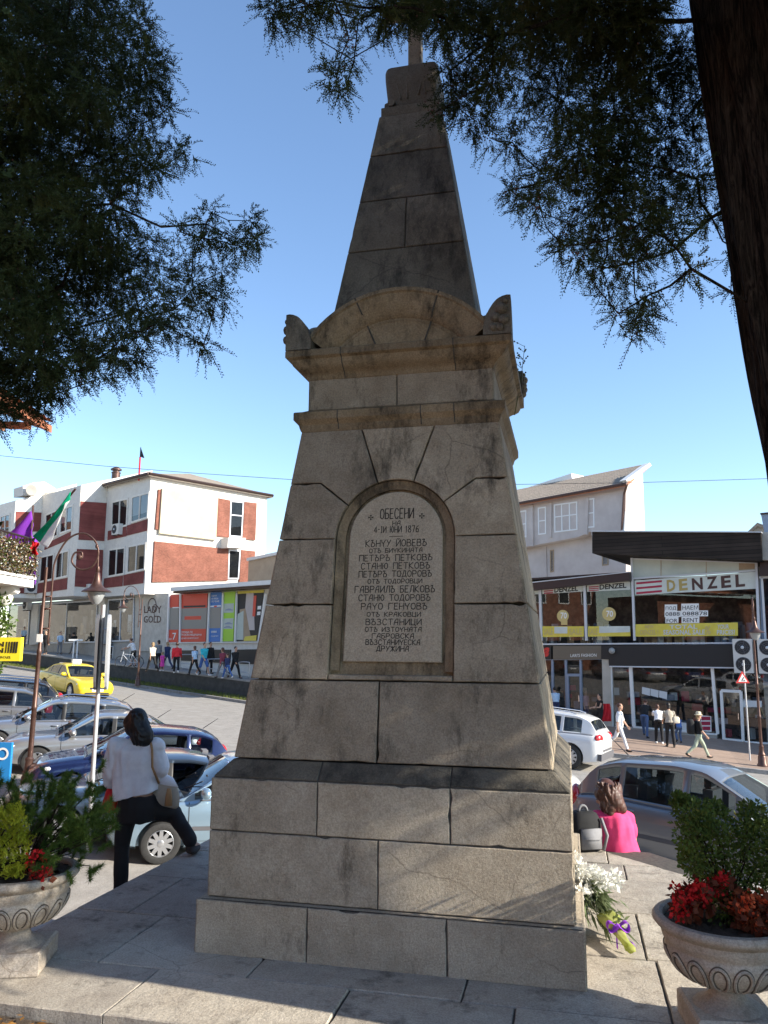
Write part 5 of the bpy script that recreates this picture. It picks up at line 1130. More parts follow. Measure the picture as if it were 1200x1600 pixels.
    for i, x in enumerate(sp['handles']):
        for sgn in (1, -1):
            hd = MB(); z = deck(x)-.13; hd.ell((x, sgn*(ys(x, z)+.012), z), (.10, .022, .022), n=8, m=6); hd.build('door_handle', sp.get('hm', paint), root, local=True, smooth=True)
    for sgn in (1, -1):
        mr = MB(); x = sp['mir']; z = deck(x)+.10; y = hw(x)*.91+.13; mr.ell((x, sgn*y, z), (.085, .13, .085), n=10, m=8); mr.tube([(x, sgn*(y-.12), z-.05), (x-.02, sgn*(y-.25), z-.10)], .03, 6); mr.build('side_mirror', sp.get('mm', paint), root, local=True, smooth=True)
        hx = hl-.20; hz = deck(hl-.22)-.12; hb_ = MB(); M3 = Matrix.Rotation(-sgn*.75, 3, 'Z') @ Matrix.Rotation(.35, 3, 'Y'); hb_.ell((hl-.205, sgn*hw(hx)*.80, hz), (.26, .085, .085), n=12, m=8, M=M3); hb_.build('headlight', 'clear_light', root, local=True, smooth=True)
        tx_ = -hl+.11; tz = sp.get('tz', deck(-hl+.12)-.14); tb_ = MB(); tb_.ell((tx_, sgn*hw(tx_)*.82, tz), (.10, .19, sp.get('th', .12)), n=12, m=8, M=Matrix.Rotation(-sgn*.45, 3, 'Z')); tb_.build('taillight', 'red_light', root, local=True, smooth=True)
    for sx, nm, z in ((1, 'number_plate', .42), (-1, 'number_plate', sp.get('pz', .72))):
        p_ = MB(); p_.box((sx*(hl+.004), 0, z), (.03, .52, .115)); p_.build(nm, 'white_paint', root, local=True)
    gr_ = MB(); gr_.box((hl-.012, 0, .50), (.03, W*.42, .10), 0); gr_.box((hl-.02, 0, .31), (.03, W*.62, .10), 0); gr_.build('grille', 'black', root, local=True)
    if sp.get('clad'):
        cb_ = MB(); cb_.box((-hl+.03, 0, .44), (.12, W*.90, .20)); cb_.box((-hl+.0, 0, .62), (.06, W*.55, .05)); cb_.build('bumper', 'plastic_grey', root, local=True)
    wp = MB()
    for s in (-.30, .12): wp.tube([(xr1-.10, s*W, deck(xr1-.1)+.045), (xr1-.34, s*W+.42, roof(xr1-.34)+.03)], .009, 4)
    wp.build('wiper', 'black', root, local=True)
    if sp.get('rails'):
        for sgn in (1, -1):
            rl = MB(); pts = [(x, sgn*hwr*.93, roof(x)+.03) for x in [sp['rails'][0]+(sp['rails'][1]-sp['rails'][0])*i/8 for i in range(9)]]; pts[0] = (pts[0][0], pts[0][1], pts[0][2]-.04); pts[-1] = (pts[-1][0], pts[-1][1], pts[-1][2]-.04); rl.tube(pts, .018, 6); rl.build('roof_rail', 'chrome', root, local=True)
    an = MB(); an.tube([(xr0+.55, 0, roof(xr0+.6)+.02), (xr0+.25, 0, roof(xr0+.6)+.25)], [.01, .005], 5); an.build('aerial', 'black', root, local=True)
    # wheels
    for ax in (xf, xr):
        for sgn in (1, -1):
            y = sgn*(W/2-.105); wv = MB()
            pr_ = [(wr*.64, -.10), (wr*.82, -.112), (wr*.95, -.10), (wr, -.07), (wr, .07), (wr*.95, .10), (wr*.82, .112), (wr*.64, .10)]
            wv.rings([[(ax+r*math.cos(2*math.pi*k/32), y+h, wr+r*math.sin(2*math.pi*k/32)) for k in range(32)] for r, h in pr_], caps=False); wo = wv.build('wheel', 'rubber', root, local=True, smooth=40)
            rm = MB(); yo = y+sgn*.085
            rm.rings([[(ax+r*math.cos(2*math.pi*k/32), yo+sgn*h, wr+r*math.sin(2*math.pi*k/32)) for k in range(32)] for r, h in ((wr*.66, .012), (wr*.62, .018), (wr*.585, .0), (wr*.57, -.05), (.001, -.06))], 0, caps=False)
            bk = len(rm.f)
            ns = sp.get('spokes', 5)
            for k in range(ns):
                a = 2*math.pi*k/ns+.3; ca, sa = math.cos(a), math.sin(a); w0_, w1_ = (wr*.11, wr*.085) if ns > 7 else (wr*.17, wr*.14)
                def wp_(r, o_, d): return Vector((ax+ca*r-sa*o_, yo+sgn*d, wr+sa*r+ca*o_))
                rm.prism([wp_(wr*.1, w0_, .01), wp_(wr*.6, w1_, .012), wp_(wr*.6, -w1_, .012), wp_(wr*.1, -w0_, .01)], [wp_(wr*.1, w0_, -.03), wp_(wr*.6, w1_, -.03), wp_(wr*.6, -w1_, -.03), wp_(wr*.1, -w0_, -.03)], 1)
            rm.rings([[(ax+r*math.cos(2*math.pi*k/14), yo+sgn*h, wr+r*math.sin(2*math.pi*k/14)) for k in range(14)] for r, h in ((wr*.17, -.02), (wr*.17, .014), (wr*.12, .02), (.001, .02))], 1, caps=False)
            rm.m[0:32] = [1]*32; rm.m[32:64] = [1]*32
            rm.build('rim', ['black', 'rim_silver'], wo, local=True, smooth=30)
    root.scale = (1, 1, sp.get('zs', 1.0)*zs)
    return root
HATCH = dict(L=3.95, W=1.70, wr=.295, xf=1.24, xr=-1.26, deck=[(-1.975, .80), (-1.90, .90), (-1.6, .955), (0, .93), (.78, .90), (1.15, .86), (1.65, .77), (1.88, .66), (1.975, .52)], roof=[(-1.86, .92), (-1.55, 1.33), (-1.2, 1.445), (-.4, 1.49), (.15, 1.45), (1.02, .88)], rw=-1.50, ws=.24, win=[(-1.42, -.98), (-.90, -.12), (-.02, .80)], seats=[-.05, -.95], seams=[.86, -.08, -.93], handles=[.12, -.78], mir=.66, spokes=10, moulding=.50, tz=.85, th=.17)
SEDAN = dict(L=4.5, W=1.76, wr=.315, xf=1.40, xr=-1.30, deck=[(-2.25, .80), (-2.15, .93), (-1.7, .97), (-.9, .95), (.7, .90), (1.1, .86), (1.8, .78), (2.12, .66), (2.25, .50)], roof=[(-1.75, .95), (-1.0, 1.36), (-.5, 1.445), (.0, 1.44), (.25, 1.40), (1.08, .86)], rw=-1.02, ws=.32, win=[(-1.28, -.98), (-.92, -.22), (-.12, .88)], seats=[0, -.85], seams=[.92, -.17, -1.0], handles=[.0, -.85], mir=.72, spokes=7, tz=.80, th=.11, pz=.75, blackpillar=True)
WAGON = dict(L=4.5, W=1.78, wr=.315, xf=1.35, xr=-1.27, deck=[(-2.25, .82), (-2.15, .95), (-1.6, .99), (0, .94), (.75, .91), (1.15, .87), (1.8, .78), (2.12, .66), (2.25, .50)], roof=[(-2.12, .96), (-1.75, 1.38), (-1.4, 1.455), (-.3, 1.50), (.15, 1.46), (1.06, .88)], rw=-1.75, ws=.24, win=[(-1.75, -1.12), (-1.02, -.18), (-.08, .84)], seats=[0, -.9], seams=[.9, -.13, -1.05], handles=[.05, -.85], mir=.70, spokes=6, rails=(-1.5, .0), tz=.86, th=.13, blackpillar=True)
MPV = dict(L=4.26, W=1.81, wr=.32, xf=1.27, xr=-1.42, deck=[(-2.13, .78), (-2.06, .93), (-1.7, 1.01), (-.3, .99), (.78, .94), (1.15, .93), (1.65, .84), (1.98, .70), (2.13, .52)], roof=[(-2.02, .98), (-1.72, 1.42), (-1.35, 1.55), (-.5, 1.625), (-.05, 1.60), (1.30, .92)], rw=-1.68, ws=.18, win=[(-1.62, -1.28), (-1.20, -.35), (-.24, .38), (.44, .94)], seats=[-.05, -1.0], seams=[.80, -.30, -1.28], handles=[-.08, -1.08], mir=.60, spokes=7, moulding=.55, tz=.88, th=.20, wroof=.72)
SUV = dict(L=4.65, W=1.88, wr=.37, xf=1.42, xr=-1.40, deck=[(-2.325, 1.0), (-2.27, 1.08), (-1.7, 1.09), (0, 1.05), (.75, 1.02), (1.15, .99), (1.8, .92), (2.2, .78), (2.325, .58)], roof=[(-2.22, 1.08), (-1.98, 1.50), (-1.6, 1.625), (-.3, 1.67), (.15, 1.63), (1.10, 1.0)], rw=-1.96, ws=.26, win=[(-1.72, -1.16), (-1.06, -.18), (-.08, .86)], seats=[0, -.95], seams=[.92, -.13, -1.08], handles=[.05, -.9], mir=.70, spokes=10, clad=True, tz=.98, th=.13, pz=.82, rails=(-1.5, .1))
for nm, col, me_, ro in (('paint_lightblue', (.30, .42, .52), .6, .3), ('paint_navy', (.012, .022, .085), .4, .25), ('paint_slate', (.045, .065, .10), .5, .28), ('paint_silver', (.42, .42, .42), .75, .32), ('paint_silver_cold', (.36, .38, .41), .75, .32), ('paint_mpv', (.22, .23, .245), .6, .34), ('paint_grey', (.22, .22, .225), .6, .3), ('paint_black', (.012, .012, .014), .3, .25), ('paint_white', (.72, .72, .71), .0, .3), ('paint_yellow', (.78, .56, .015), .0, .35)):
    carpaint(nm, col, me_, ro)
def place(px, py, heading, dx, dy):
    """car origin so that its point (dx forward, dy left) stands on the road at the layout point"""
    p = on_ground(px, py); a = math.radians(heading); q = p - Vector((math.cos(a)*dx-math.sin(a)*dy, math.sin(a)*dx+math.cos(a)*dy, 0)); q.z = gz(q.x, q.y); return q
gL, gR, gT = 'cars parked side by side on the left', 'cars parked on the right', 'traffic'
H = 202
car('parked_car', 'light blue hatchback parked behind the woman in the white shirt', place(247, 1352, H, 1.24, .85), H, HATCH, 'paint_lightblue', gL)
def behind(px, D, heading, dx): # a car whose point dx along it appears at column px, at depth D
    d = ray(px, 1150); P = CAM+d*(D/FPX); a = math.radians(heading); q = Vector((P.x, P.y, 0)) - Vector((math.cos(a)*dx, math.sin(a)*dx, 0)); q.z = gz(q.x, q.y); return q
car('parked_car', 'slate grey saloon parked just behind the light blue hatchback', behind(425, 14.2, H, -2.1), H, SEDAN, 'paint_slate', gL, zs=.93, glass='car_glass_dark')
car('parked_car', 'dark navy hatchback parked between the slate saloon and the silver saloon', behind(350, 16.9, H, -1.85), H, HATCH, 'paint_navy', gL, zs=.93)
car('parked_car', 'silver saloon with its front wheel beside the brown lamp post', place(53, 1211, H, 1.40, .85), H, SEDAN, 'paint_silver', gL, zs=.93)
car('parked_car', 'silver estate with chrome roof rails parked behind the silver saloon', behind(218, 21.4, H, -2.15), H, WAGON, 'paint_silver_cold', gL, zs=.93)
car('parked_car', 'grey hatchback at the left edge, tail just past the lamp post', behind(72, 23.2, H, -1.9), H, HATCH, 'paint_grey', gL, zs=.93)
car('parked_car', 'black car farthest back in the left row below the taxi', behind(84, 26.2, H, -2.1), H, WAGON, 'paint_black', gL, zs=.93)
tx_ = car('taxi', 'yellow taxi driving towards the viewer along the left street', place(107, 1091, -44, 1.35, -.85), -44, SEDAN, 'paint_yellow', gT, cat='taxi')
b = MB(); b.box((-.15, 0, 1.53), (.16, .42, .15)); b.build('roof_sign', 'white_paint', tx_, local=True)
car('parked_car', 'silver people carrier parked right behind the seated woman in pink', Vector((4.95, 12.1, gz(4.95, 12.1))), -40, MPV, 'paint_mpv', gR)
car('parked_car', 'white off-road car seen from behind at the right of the monument', place(889, 1202, 152, -1.40, .92), 152, SUV, 'paint_white', gR)
car('parked_car', 'white hatchback mostly hidden behind the monument with only its nose showing', behind(884, 17.0, -35, 1.9), -35, HATCH, 'paint_white', gR)
# ---------------------------------------------------------------- people
for nm, c in (('cloth_white', (.74, .74, .74)), ('cloth_shirt', (.66, .66, .70)), ('cloth_black', (.007, .007, .008)), ('cloth_pink', (.72, .045, .16)), ('cloth_red', (.58, .02, .03)), ('cloth_navy', (.02, .03, .09)), ('cloth_blue', (.05, .12, .34)), ('cloth_jeans', (.06, .10, .20)), ('cloth_turquoise', (.03, .42, .50)), ('cloth_lightblue', (.42, .55, .72)),
              ('cloth_maroon', (.20, .035, .06)), ('cloth_beige', (.55, .50, .40)), ('cloth_khaki', (.30, .34, .26)), ('cloth_grey', (.18, .18, .19)), ('cloth_floral', (.42, .26, .30)), ('cloth_magenta', (.70, .06, .36)), ('cloth_stripe', (.34, .30, .24)), ('leather_tan', (.34, .20, .09)), ('shoe_white', (.75, .75, .75)), ('shoe_dark', (.03, .025, .022)), ('cloth_straw', (.55, .48, .34))):
    mat(nm, c, .85, tuple(min(.85, v*1.25+.004) for v in c), 7, bump=.15, bscale=20)
def dirv(pitch, yaw=0.0):
    """unit vector hanging down, swung forward (+y) by pitch and outward (+x) by yaw, degrees"""
    p, a = math.radians(pitch), math.radians(yaw); return Vector((math.sin(a)*math.cos(p), math.sin(p), -math.cos(p)*math.cos(a)))
def limb(mb, pts, radii, n=10, sub=4, mi=0):
    P, R_ = [], []
    for i in range(len(pts)-1):
        for k in range(sub):
            t = k/sub; P.append(Vector(pts[i]).lerp(Vector(pts[i+1]), t)); R_.append(radii[i]+(radii[i+1]-radii[i])*t)
    P.append(Vector(pts[-1])); R_.append(radii[-1]); mb.tube(P, R_, n, mi)
    for p, r in zip(pts, radii): mb.ell(p, (r*.99,)*3, mi, n=n, m=6)
def hand(mb, wrist, d, side, palm_n, s=1.0, curl=25, fr=.0085):
    """palm, four fingers of unequal length with two bends, and a thumb from the side of the palm"""
    d = Vector(d).normalized(); pn = Vector(palm_n); pn = (pn-d*pn.dot(d)).normalized(); sd = d.cross(pn).normalized()
    w = Vector(wrist); rg = []
    for t, a, b in ((0, .026, .02), (.03, .034, .018), (.06, .041, .017), (.088, .040, .014)):
        c = w+d*(t*s); rg.append([c+sd*(a*s*math.cos(2*math.pi*k/10))+pn*(b*s*math.sin(2*math.pi*k/10)) for k in range(10)])
    mb.rings(rg)
    for k, (o, ln) in enumerate(((-.030, .066), (-.010, .076), (.010, .071), (.029, .056))):
        p = w+d*(.078*s)+sd*(o*s); pts = [p]; cd_ = d.copy()
        for seg, f in ((ln*.42, .5), (ln*.33, 1.0), (ln*.28, .9)):
            cd_ = (Matrix.Rotation(math.radians(curl*f), 3, sd) @ cd_) if True else cd_
            p = p+cd_*(seg*s); pts.append(p)
        limb(mb, pts, [fr*1.1*s, fr*1.05*s, fr*.98*s, fr*.85*s], 7, 2)
    p = w+d*(.025*s)-sd*(.030*s); q = p+(d*.55-sd*.75+pn*.3).normalized()*(.036*s); limb(mb, [p, q, q+(d*.9-sd*.25+pn*.4).normalized()*(.032*s)], [fr*1.4*s, fr*1.25*s, fr*1.0*s], 7, 2)
def head(mb, c, fwd, up, s=1.0):
    fwd = Vector(fwd).normalized(); up = Vector(up); up = (up-fwd*up.dot(fwd)).normalized(); rt = fwd.cross(up); M = Matrix((rt, fwd, up)).transposed(); c = Vector(c)
    mb.ell(c+up*.018*s, (.074*s, .092*s, .098*s), n=16, m=12, M=M); mb.ell(c+fwd*.022*s-up*.05*s, (.056*s, .066*s, .066*s), n=14, m=10, M=M)
    mb.ell(c+fwd*.094*s-up*.012*s, (.013*s, .018*s, .024*s), n=8, m=6, M=M); mb.ell(c+fwd*.072*s-up*.098*s, (.026*s, .02*s, .018*s), n=8, m=6, M=M)
    mb.ell(c+fwd*.078*s-up*.062*s, (.026*s, .014*s, .010*s), n=8, m=6, M=M)
    for sg in (-1, 1): mb.ell(c+rt*(sg*.076*s)-up*.008*s, (.012*s, .02*s, .032*s), n=8, m=6, M=M); mb.ell(c+rt*(sg*.03*s)+fwd*.076*s+up*.022*s, (.02*s, .014*s, .010*s), n=8, m=6, M=M)
    return M
def face_marks(root, c, M, s, hair):
    rt, fw, up = M.col[0], M.col[1], M.col[2]; e = MB()
    for sg in (-1, 1): e.ell(Vector(c)+rt*(sg*.031*s)+fw*.084*s+up*.008*s, (.013*s, .008*s, .007*s), n=8, m=5, M=M)
    e.build('eyes', 'hair_black', root, local=True, smooth=True)
    m_ = MB(); m_.ell(Vector(c)+fw*.090*s-up*.062*s, (.024*s, .008*s, .006*s), n=8, m=5, M=M); m_.build('mouth', 'cloth_maroon', root, local=True, smooth=True)
def hair_cap(root, c, M, s, m, style):
    rt, fw, up = M.col[0], M.col[1], M.col[2]; c = Vector(c); h = MB()
    h.ell(c+up*.038*s-fw*.022*s, (.086*s, .094*s, .092*s), n=14, m=10, M=M)
    if style in ('long', 'bob', 'pony'):
        n_ = 4 if style != 'bob' else 2
        if style != 'pony':
            for k in range(n_): h.ell(c-fw*(.055+.008*k)*s-up*(.01+.055*k)*s, ((.084-.006*k)*s, .05*s, .06*s), n=12, m=8, M=M)
        else:
            h.ell(c-fw*.11*s+up*.03*s, (.03*s, .03*s, .03*s), M=M); h.ell(c-fw*.13*s-up*.06*s, (.026*s, .026*s, .085*s), M=M)
    if style == 'bun': h.ell(c-fw*.10*s+up*.05*s, (.042*s,)*3, M=M)
    return remeshed(h, 'hair', m, .011*s, root, 2, noise=.004, nscale=60)
def person(label, loc, heading, H=1.7, th=(20, -15), kn=(5, 20), arm=((-15, 6, 15), (15, 6, 20)), lean=2, top='cloth_white', bottom='cloth_jeans', shoe='shoe_dark', hair='hair_brown', style='short', sleeve=.45, female=False, group=None, shorts=False, skirt=False, vox=.014, headdir=(0, 1, 0), child=False, hat=None):
    s = H/1.75; root = thing('person', label, 'person', loc, math.radians(heading-90), group)
    L_ = {'th': .43*s, 'sh': .42*s}; J = {}
    hip = Vector((0, 0, 0)); lows = []
    for i, sg in enumerate((-1, 1)):
        h = hip+Vector((sg*.088*s, 0, -.02*s)); k = h+dirv(th[i], sg*3)*L_['th']; a = k+dirv(th[i]-kn[i], sg*1)*L_['sh']; J['h%d' % i], J['k%d' % i], J['a%d' % i] = h, k, a
        fd = Vector((sg*.15, 1, -.05 - .012*max(0, kn[i]-10 + max(0, -th[i])))).normalized(); J['f%d' % i] = fd; lows.append(min(a.z-.075*s, (a+fd*.16*s).z-.035*s))
    dz = -min(lows)
    for k in list(J):
        if k[0] in 'hka': J[k] = J[k]+Vector((0, 0, dz))
    pel = Vector((0, 0, dz)); ld = Vector((0, math.sin(math.radians(lean)), math.cos(math.radians(lean)))); X = Vector((1, 0, 0)); Yd = X.cross(ld)*-1
    sw = (.17 if female else .195)*s
    spine = [pel+ld*(t*s) for t in (-.07, .0, .10, .20, .32, .43, .49)]
    rx = [v*s for v in ((.155, .168, .14, .135, .155, .15, .07) if female else (.15, .16, .15, .155, .175, .165, .07))]; ry = [v*s for v in (.10, .115, .10, .10, .115, .09, .06)]
    nk = pel+ld*.50*s; hc = pel+ld*.665*s+Vector((0, .02*s+ .0, 0)); hd = Vector(headdir).normalized()
    b = MB(); b.elt(spine, [r*.92 for r in rx], [r*.92 for r in ry], X, Yd); limb(b, [pel+ld*.44*s, hc-ld*.04*s], [.062*s, .05*s])
    M = head(b, hc, hd, ld, s*(1.0 if not child else 1.15))
    for i, sg in enumerate((-1, 1)):
        limb(b, [J['h%d' % i], J['k%d' % i], J['a%d' % i]], [.082*s, .054*s, .036*s]); a = J['a%d' % i]; limb(b, [a, a+J['f%d' % i]*.12*s-Vector((0, 0, .045*s))], [.04*s, .035*s], 8, 3)
        sp_, ab, el = arm[i]; sh = pel+ld*.425*s+X*(sg*sw); e = sh+(dirv(sp_+lean*.5, sg*ab))*.29*s; w_ = e+dirv(sp_+el+lean*.5, sg*ab*.3)*.25*s
        J['s%d' % i], J['e%d' % i], J['w%d' % i] = sh, e, w_; limb(b, [sh, e, w_], [.05*s, .04*s, .028*s]); hand(b, w_, w_-e, sg, Vector((-sg, 0, 0)), s, fr=.0105)
    remeshed(b, 'body', 'skin', vox*s, root, 3, dec=.6)
    face_marks(root, hc, M, s, hair)
    if hat is None: hair_cap(root, hc, M, s, hair, style)
    else:
        ht = MB(); ht.lathe([(.15*s, .0), (.16*s, .01), (.10*s, .025), (.098*s, .09), (.07*s, .12), (.001, .125)], hc+ld*.035*s, 20, rot=ld.to_track_quat('Z', 'Y').to_matrix()); ht.build('hat', hat, root, local=True, smooth=40); hair_cap(root, hc-ld*.02*s, M, s*.95, hair, 'bob')
    t = MB(); t.elt(spine[1 if not skirt else 0:], [r*1.07+.012*s for r in rx[1 if not skirt else 0:]], [r*1.10+.012*s for r in ry[1 if not skirt else 0:]], X, Yd)
    for i in (0, 1):
        sh, e, w_ = J['s%d' % i], J['e%d' % i], J['w%d' % i]; pts = [sh-ld*.01*s, e] if sleeve <= .5 else [sh-ld*.01*s, e, e.lerp(w_, (sleeve-.5)*2)]
        if sleeve <= .5: pts[1] = sh.lerp(e, sleeve*2)
        limb(t, pts, [.066*s, .056*s, .042*s][:len(pts)])
    remeshed(t, 'shirt', top, vox*s, root, 3, noise=.006*s, nscale=16, dec=.7)
    p = MB(); p.elt([pel+ld*(v*s) for v in (-.09, -.02, .06)], [.165*s, .178*s, .158*s], [.118*s, .13*s, .116*s], X, Yd)
    if skirt:
        kz = (J['k0']+J['k1'])/2; p.elt([pel, pel.lerp(kz, .5), kz-Vector((0, 0, .05))], [.17*s, .2*s, .23*s], [.12*s, .16*s, .2*s], X, Vector((0, 1, 0)))
    else:
        for i in (0, 1):
            h, k, a = J['h%d' % i], J['k%d' % i], J['a%d' % i]
            limb(p, [h, k] if shorts else [h, k, a+(k-a)*.08], [.098*s, .076*s] if shorts else [.098*s, .068*s, .056*s])
    remeshed(p, 'skirt' if skirt else ('shorts' if shorts else 'trousers'), bottom, vox*s, root, 3, noise=.006*s, nscale=14, dec=.7)
    for i in (0, 1):
        a = J['a%d' % i]; fd = J['f%d' % i]; q = MB(); Mx = Matrix((X, fd, X.cross(fd))).transposed(); q.ell(a+fd*.055*s-Vector((0, 0, .045*s)), (.046*s, .135*s, .042*s), n=10, m=8, M=Mx); q.ell(a-Vector((0, 0, .02*s)), (.045*s, .055*s, .055*s), n=10, m=8); remeshed(q, 'shoe', shoe, .014*s, root, 2, dec=.6)
    root['_j'] = 0; del root['_j']
    return root, J, pel, ld
def at_world(root, p): return root.matrix_basis @ Vector(p)
def bag(name, label, c, size, m, rz=0.0, strap=None, cat='bag'):
    b = MB(); t = thing(name, label, cat, c, rz); x, y, z = size
    rg = []
    for k, (f, h) in enumerate(((.80, -.5), (.97, -.42), (1, -.1), (.95, .25), (.72, .45), (.45, .5))):
        rg.append([(x/2*f*(abs(math.cos(a))**.6)*(1 if math.cos(a) > 0 else -1), y/2*f*(abs(math.sin(a))**.6)*(1 if math.sin(a) > 0 else -1), z*h) for a in [2*math.pi*i/16 for i in range(16)]])
    b.rings(rg); b.build('bag_body', m, t, local=True, smooth=True)
    if strap:
        s_ = MB(); s_.tube(strap, .014, 6); s_.build('strap', m, t, smooth=True)
    return t
gPL, gPR = 'people on the far left pavement', 'people on the shop pavement'
def lp(x, y): return on_ground(*z1(x, y), .92)
def rpn(x, y): return on_ground(*z4(x, y), .13)
walk = dict(th=(24, -18), kn=(6, 24), arm=((-18, 6, 18), (20, 6, 22))); stand = dict(th=(3, -2), kn=(2, 3), arm=((0, 7, 12), (4, 7, 14)))
WE = -37; WW = 143   # along the street to the right and to the left
person('man in a bright red jacket and black trousers walking away on the far pavement', lp(767, 1038), WW-40, 1.74, top='cloth_red', bottom='cloth_black', shoe='shoe_white', sleeve=1, group=gPL, **walk)
person('tall man in a turquoise shirt and blue shorts before the annex', lp(886, 1048), WE, 1.84, top='cloth_turquoise', bottom='cloth_blue', shorts=True, shoe='shoe_white', group=gPL, **walk)
person('dark haired man in black just right of the turquoise shirt', lp(912, 1040), WE, 1.8, top='cloth_black', bottom='cloth_black', hair='hair_black', sleeve=1, group=gPL, **stand)
person('person in a blue and white top walking left of the turquoise shirt', lp(846, 1045), WW, 1.62, top='cloth_lightblue', bottom='cloth_black', female=True, style='bob', group=gPL, **walk)
person('woman in a maroon coat with a bright red bag', lp(968, 1058), WW, 1.66, top='cloth_maroon', bottom='cloth_grey', female=True, style='bob', sleeve=1, group=gPL, **walk)
person('child in blue trousers between the maroon coat and the man in black', lp(990, 1060), WW, 1.35, top='cloth_navy', bottom='cloth_blue', shoe='shoe_white', child=True, sleeve=1, group=gPL, **walk)
person('stout man in a black jacket walking near the monument edge', lp(1022, 1060), WE, 1.76, top='cloth_black', bottom='cloth_black', hair='hair_black', sleeve=1, group=gPL, **walk)
person('woman in a cream top in front of the stone wall', lp(662, 1032), WW, 1.66, top='cloth_beige', bottom='cloth_black', hair='hair_fair', style='bob', female=True, group=gPL, **walk)
person('woman in a dark coat right behind the cream top', lp(688, 1020), WW, 1.68, top='cloth_grey', bottom='cloth_black', hair='hair_black', style='bob', female=True, sleeve=1, group=gPL, **stand)
person('small child in a magenta skirt beside the navy coat', lp(706, 1028), WW, 1.05, top='cloth_magenta', bottom='cloth_magenta', skirt=True, shoe='shoe_white', hair='hair_fair', style='bob', child=True, female=True, group=gPL, **stand)
person('woman in a navy coat leading the magenta child', lp(727, 1022), WW, 1.68, top='cloth_navy', bottom='cloth_navy', hair='hair_fair', style='bob', female=True, sleeve=1, group=gPL, **walk)
person('woman in black by the passage at the far left', lp(196, 958), WE-60, 1.7, top='cloth_black', bottom='cloth_black', hair='hair_black', style='long', female=True, sleeve=1, group=gPL, **walk)
person('person in a light blue shirt by the shop window far left', lp(258, 955), WE, 1.6, top='cloth_lightblue', bottom='cloth_grey', group=gPL, **stand)
person('person in black leaning forward in front of the shop window', lp(325, 955), WE+180, 1.7, top='cloth_black', bottom='cloth_grey', hair='hair_black', lean=28, th=(35, -10), kn=(15, 15), arm=((25, 6, 30), (30, 6, 30)), sleeve=1, group=gPL)
person('person in dark clothes half hidden by the grey sign pole', lp(474, 972), WE, 1.7, top='cloth_grey', bottom='cloth_black', hair='hair_black', sleeve=1, group=gPL, **stand)
cyc, Jc, _, _ = person('cyclist in a white top standing over a bicycle', lp(580, 1008), WW+30, 1.7, top='cloth_white', bottom='cloth_black', shorts=True, th=(14, -4), kn=(16, 6), lean=18, arm=((40, 4, 20), (40, 4, 20)), group=gPL)
person('man in a pale shirt standing in the dark passage', lp(100, 925), WE, 1.65, top='cloth_lightblue', bottom='cloth_navy', group=gPL, **stand)
bag('handbag', 'bright red bag carried at the side of the maroon coat', lp(950, 1030)+Vector((0, -.1, .25)), (.34, .2, .42), 'cloth_red', .5)
def bicycle(label, loc, heading):
    t = thing('bicycle', label, 'bicycle', loc, math.radians(heading)); r = .33
    for x in (-.52, .52):
        w_ = MB(); w_.tube([(x+r*math.cos(2*math.pi*k/24), 0, r+r*math.sin(2*math.pi*k/24)) for k in range(25)], .018, 6)
        for k in range(8): a = math.pi*k/8; w_.tube([(x+r*math.cos(a), 0, r+r*math.sin(a)), (x-r*math.cos(a), 0, r-r*math.sin(a))], .004, 4)
        w_.build('wheel', 'rubber', t, local=True)
    f = MB()
    for a, b in (((-.52, 0, r), (-.05, 0, .3)), ((-.05, 0, .3), (.38, 0, .72)), ((-.18, 0, .72), (.38, 0, .78)), ((-.05, 0, .3), (-.2, 0, .86)), ((-.52, 0, r), (-.18, 0, .72)), ((.52, 0, r), (.36, 0, .92))): f.tube([a, b], .018, 6)
    f.build('frame', 'frame_grey', t, local=True); s_ = MB(); s_.ell((-.2, 0, .9), (.13, .07, .035)); s_.build('saddle', 'black', t, local=True); h = MB(); h.tube([(.42, -.27, .98), (.36, 0, .93), (.42, .27, .98)], .016, 6); h.build('handlebar', 'black', t, local=True)
cl = lp(577, 1014); bicycle('grey bicycle under the cyclist in the white top', Vector((cl.x-.1, cl.y-.30, gz(cl.x)+.92)), WW+30)
# right-hand pavement
person('man in white shirt and white trousers striding along the kerb', rpn(542, 780), -25, 1.74, th=(-24, 20), kn=(24, 4), arm=((18, 5, 15), (-14, 5, 16)), top='cloth_white', bottom='cloth_white', shoe='shoe_dark', hair='hair_brown', group=gPR, vox=.012)
hat, Jh, ph, lh = person('woman in a straw hat, black top and khaki trousers walking right with a backpack', rpn(895, 812), -8, 1.66, th=(26, -22), kn=(4, 26), arm=((-6, 5, 18), (12, 6, 26)), top='cloth_black', bottom='cloth_khaki', shoe='shoe_dark', hair='hair_fair', style='bob', female=True, hat='cloth_straw', group=gPR, vox=.012)
bag('backpack', 'large black backpack on the back of the woman in the straw hat', at_world(hat, ph+lh*.26+Vector((0, -.26, 0))), (.34, .26, .52), 'cloth_black', math.radians(-98), cat='backpack')
person('woman in a black top and trousers holding a red garment', rpn(455, 690), 200, 1.66, top='cloth_black', bottom='cloth_black', hair='hair_black', style='pony', female=True, th=(12, -12), kn=(3, 10), arm=((28, 6, 60), (22, 6, 60)), sleeve=.1, group=gPR, vox=.012)
g_ = MB(); gc = at_y(*z4(480, 606), rpn(455, 690).y-.1)
g_.grid(lambda u, v: gc+Vector(((u-.5)*(.30+.14*v)+.03*math.sin(v*5), .04*math.sin(u*14+v*3), .36-.78*v)), 14, 10)
o = g_.build('red_garment', 'red_cloth', smooth=True, fix=False); o.modifiers.new('t', 'SOLIDIFY').thickness = .015; tag(o, 'bright red garment held up beside the pale pillar', 'garment')
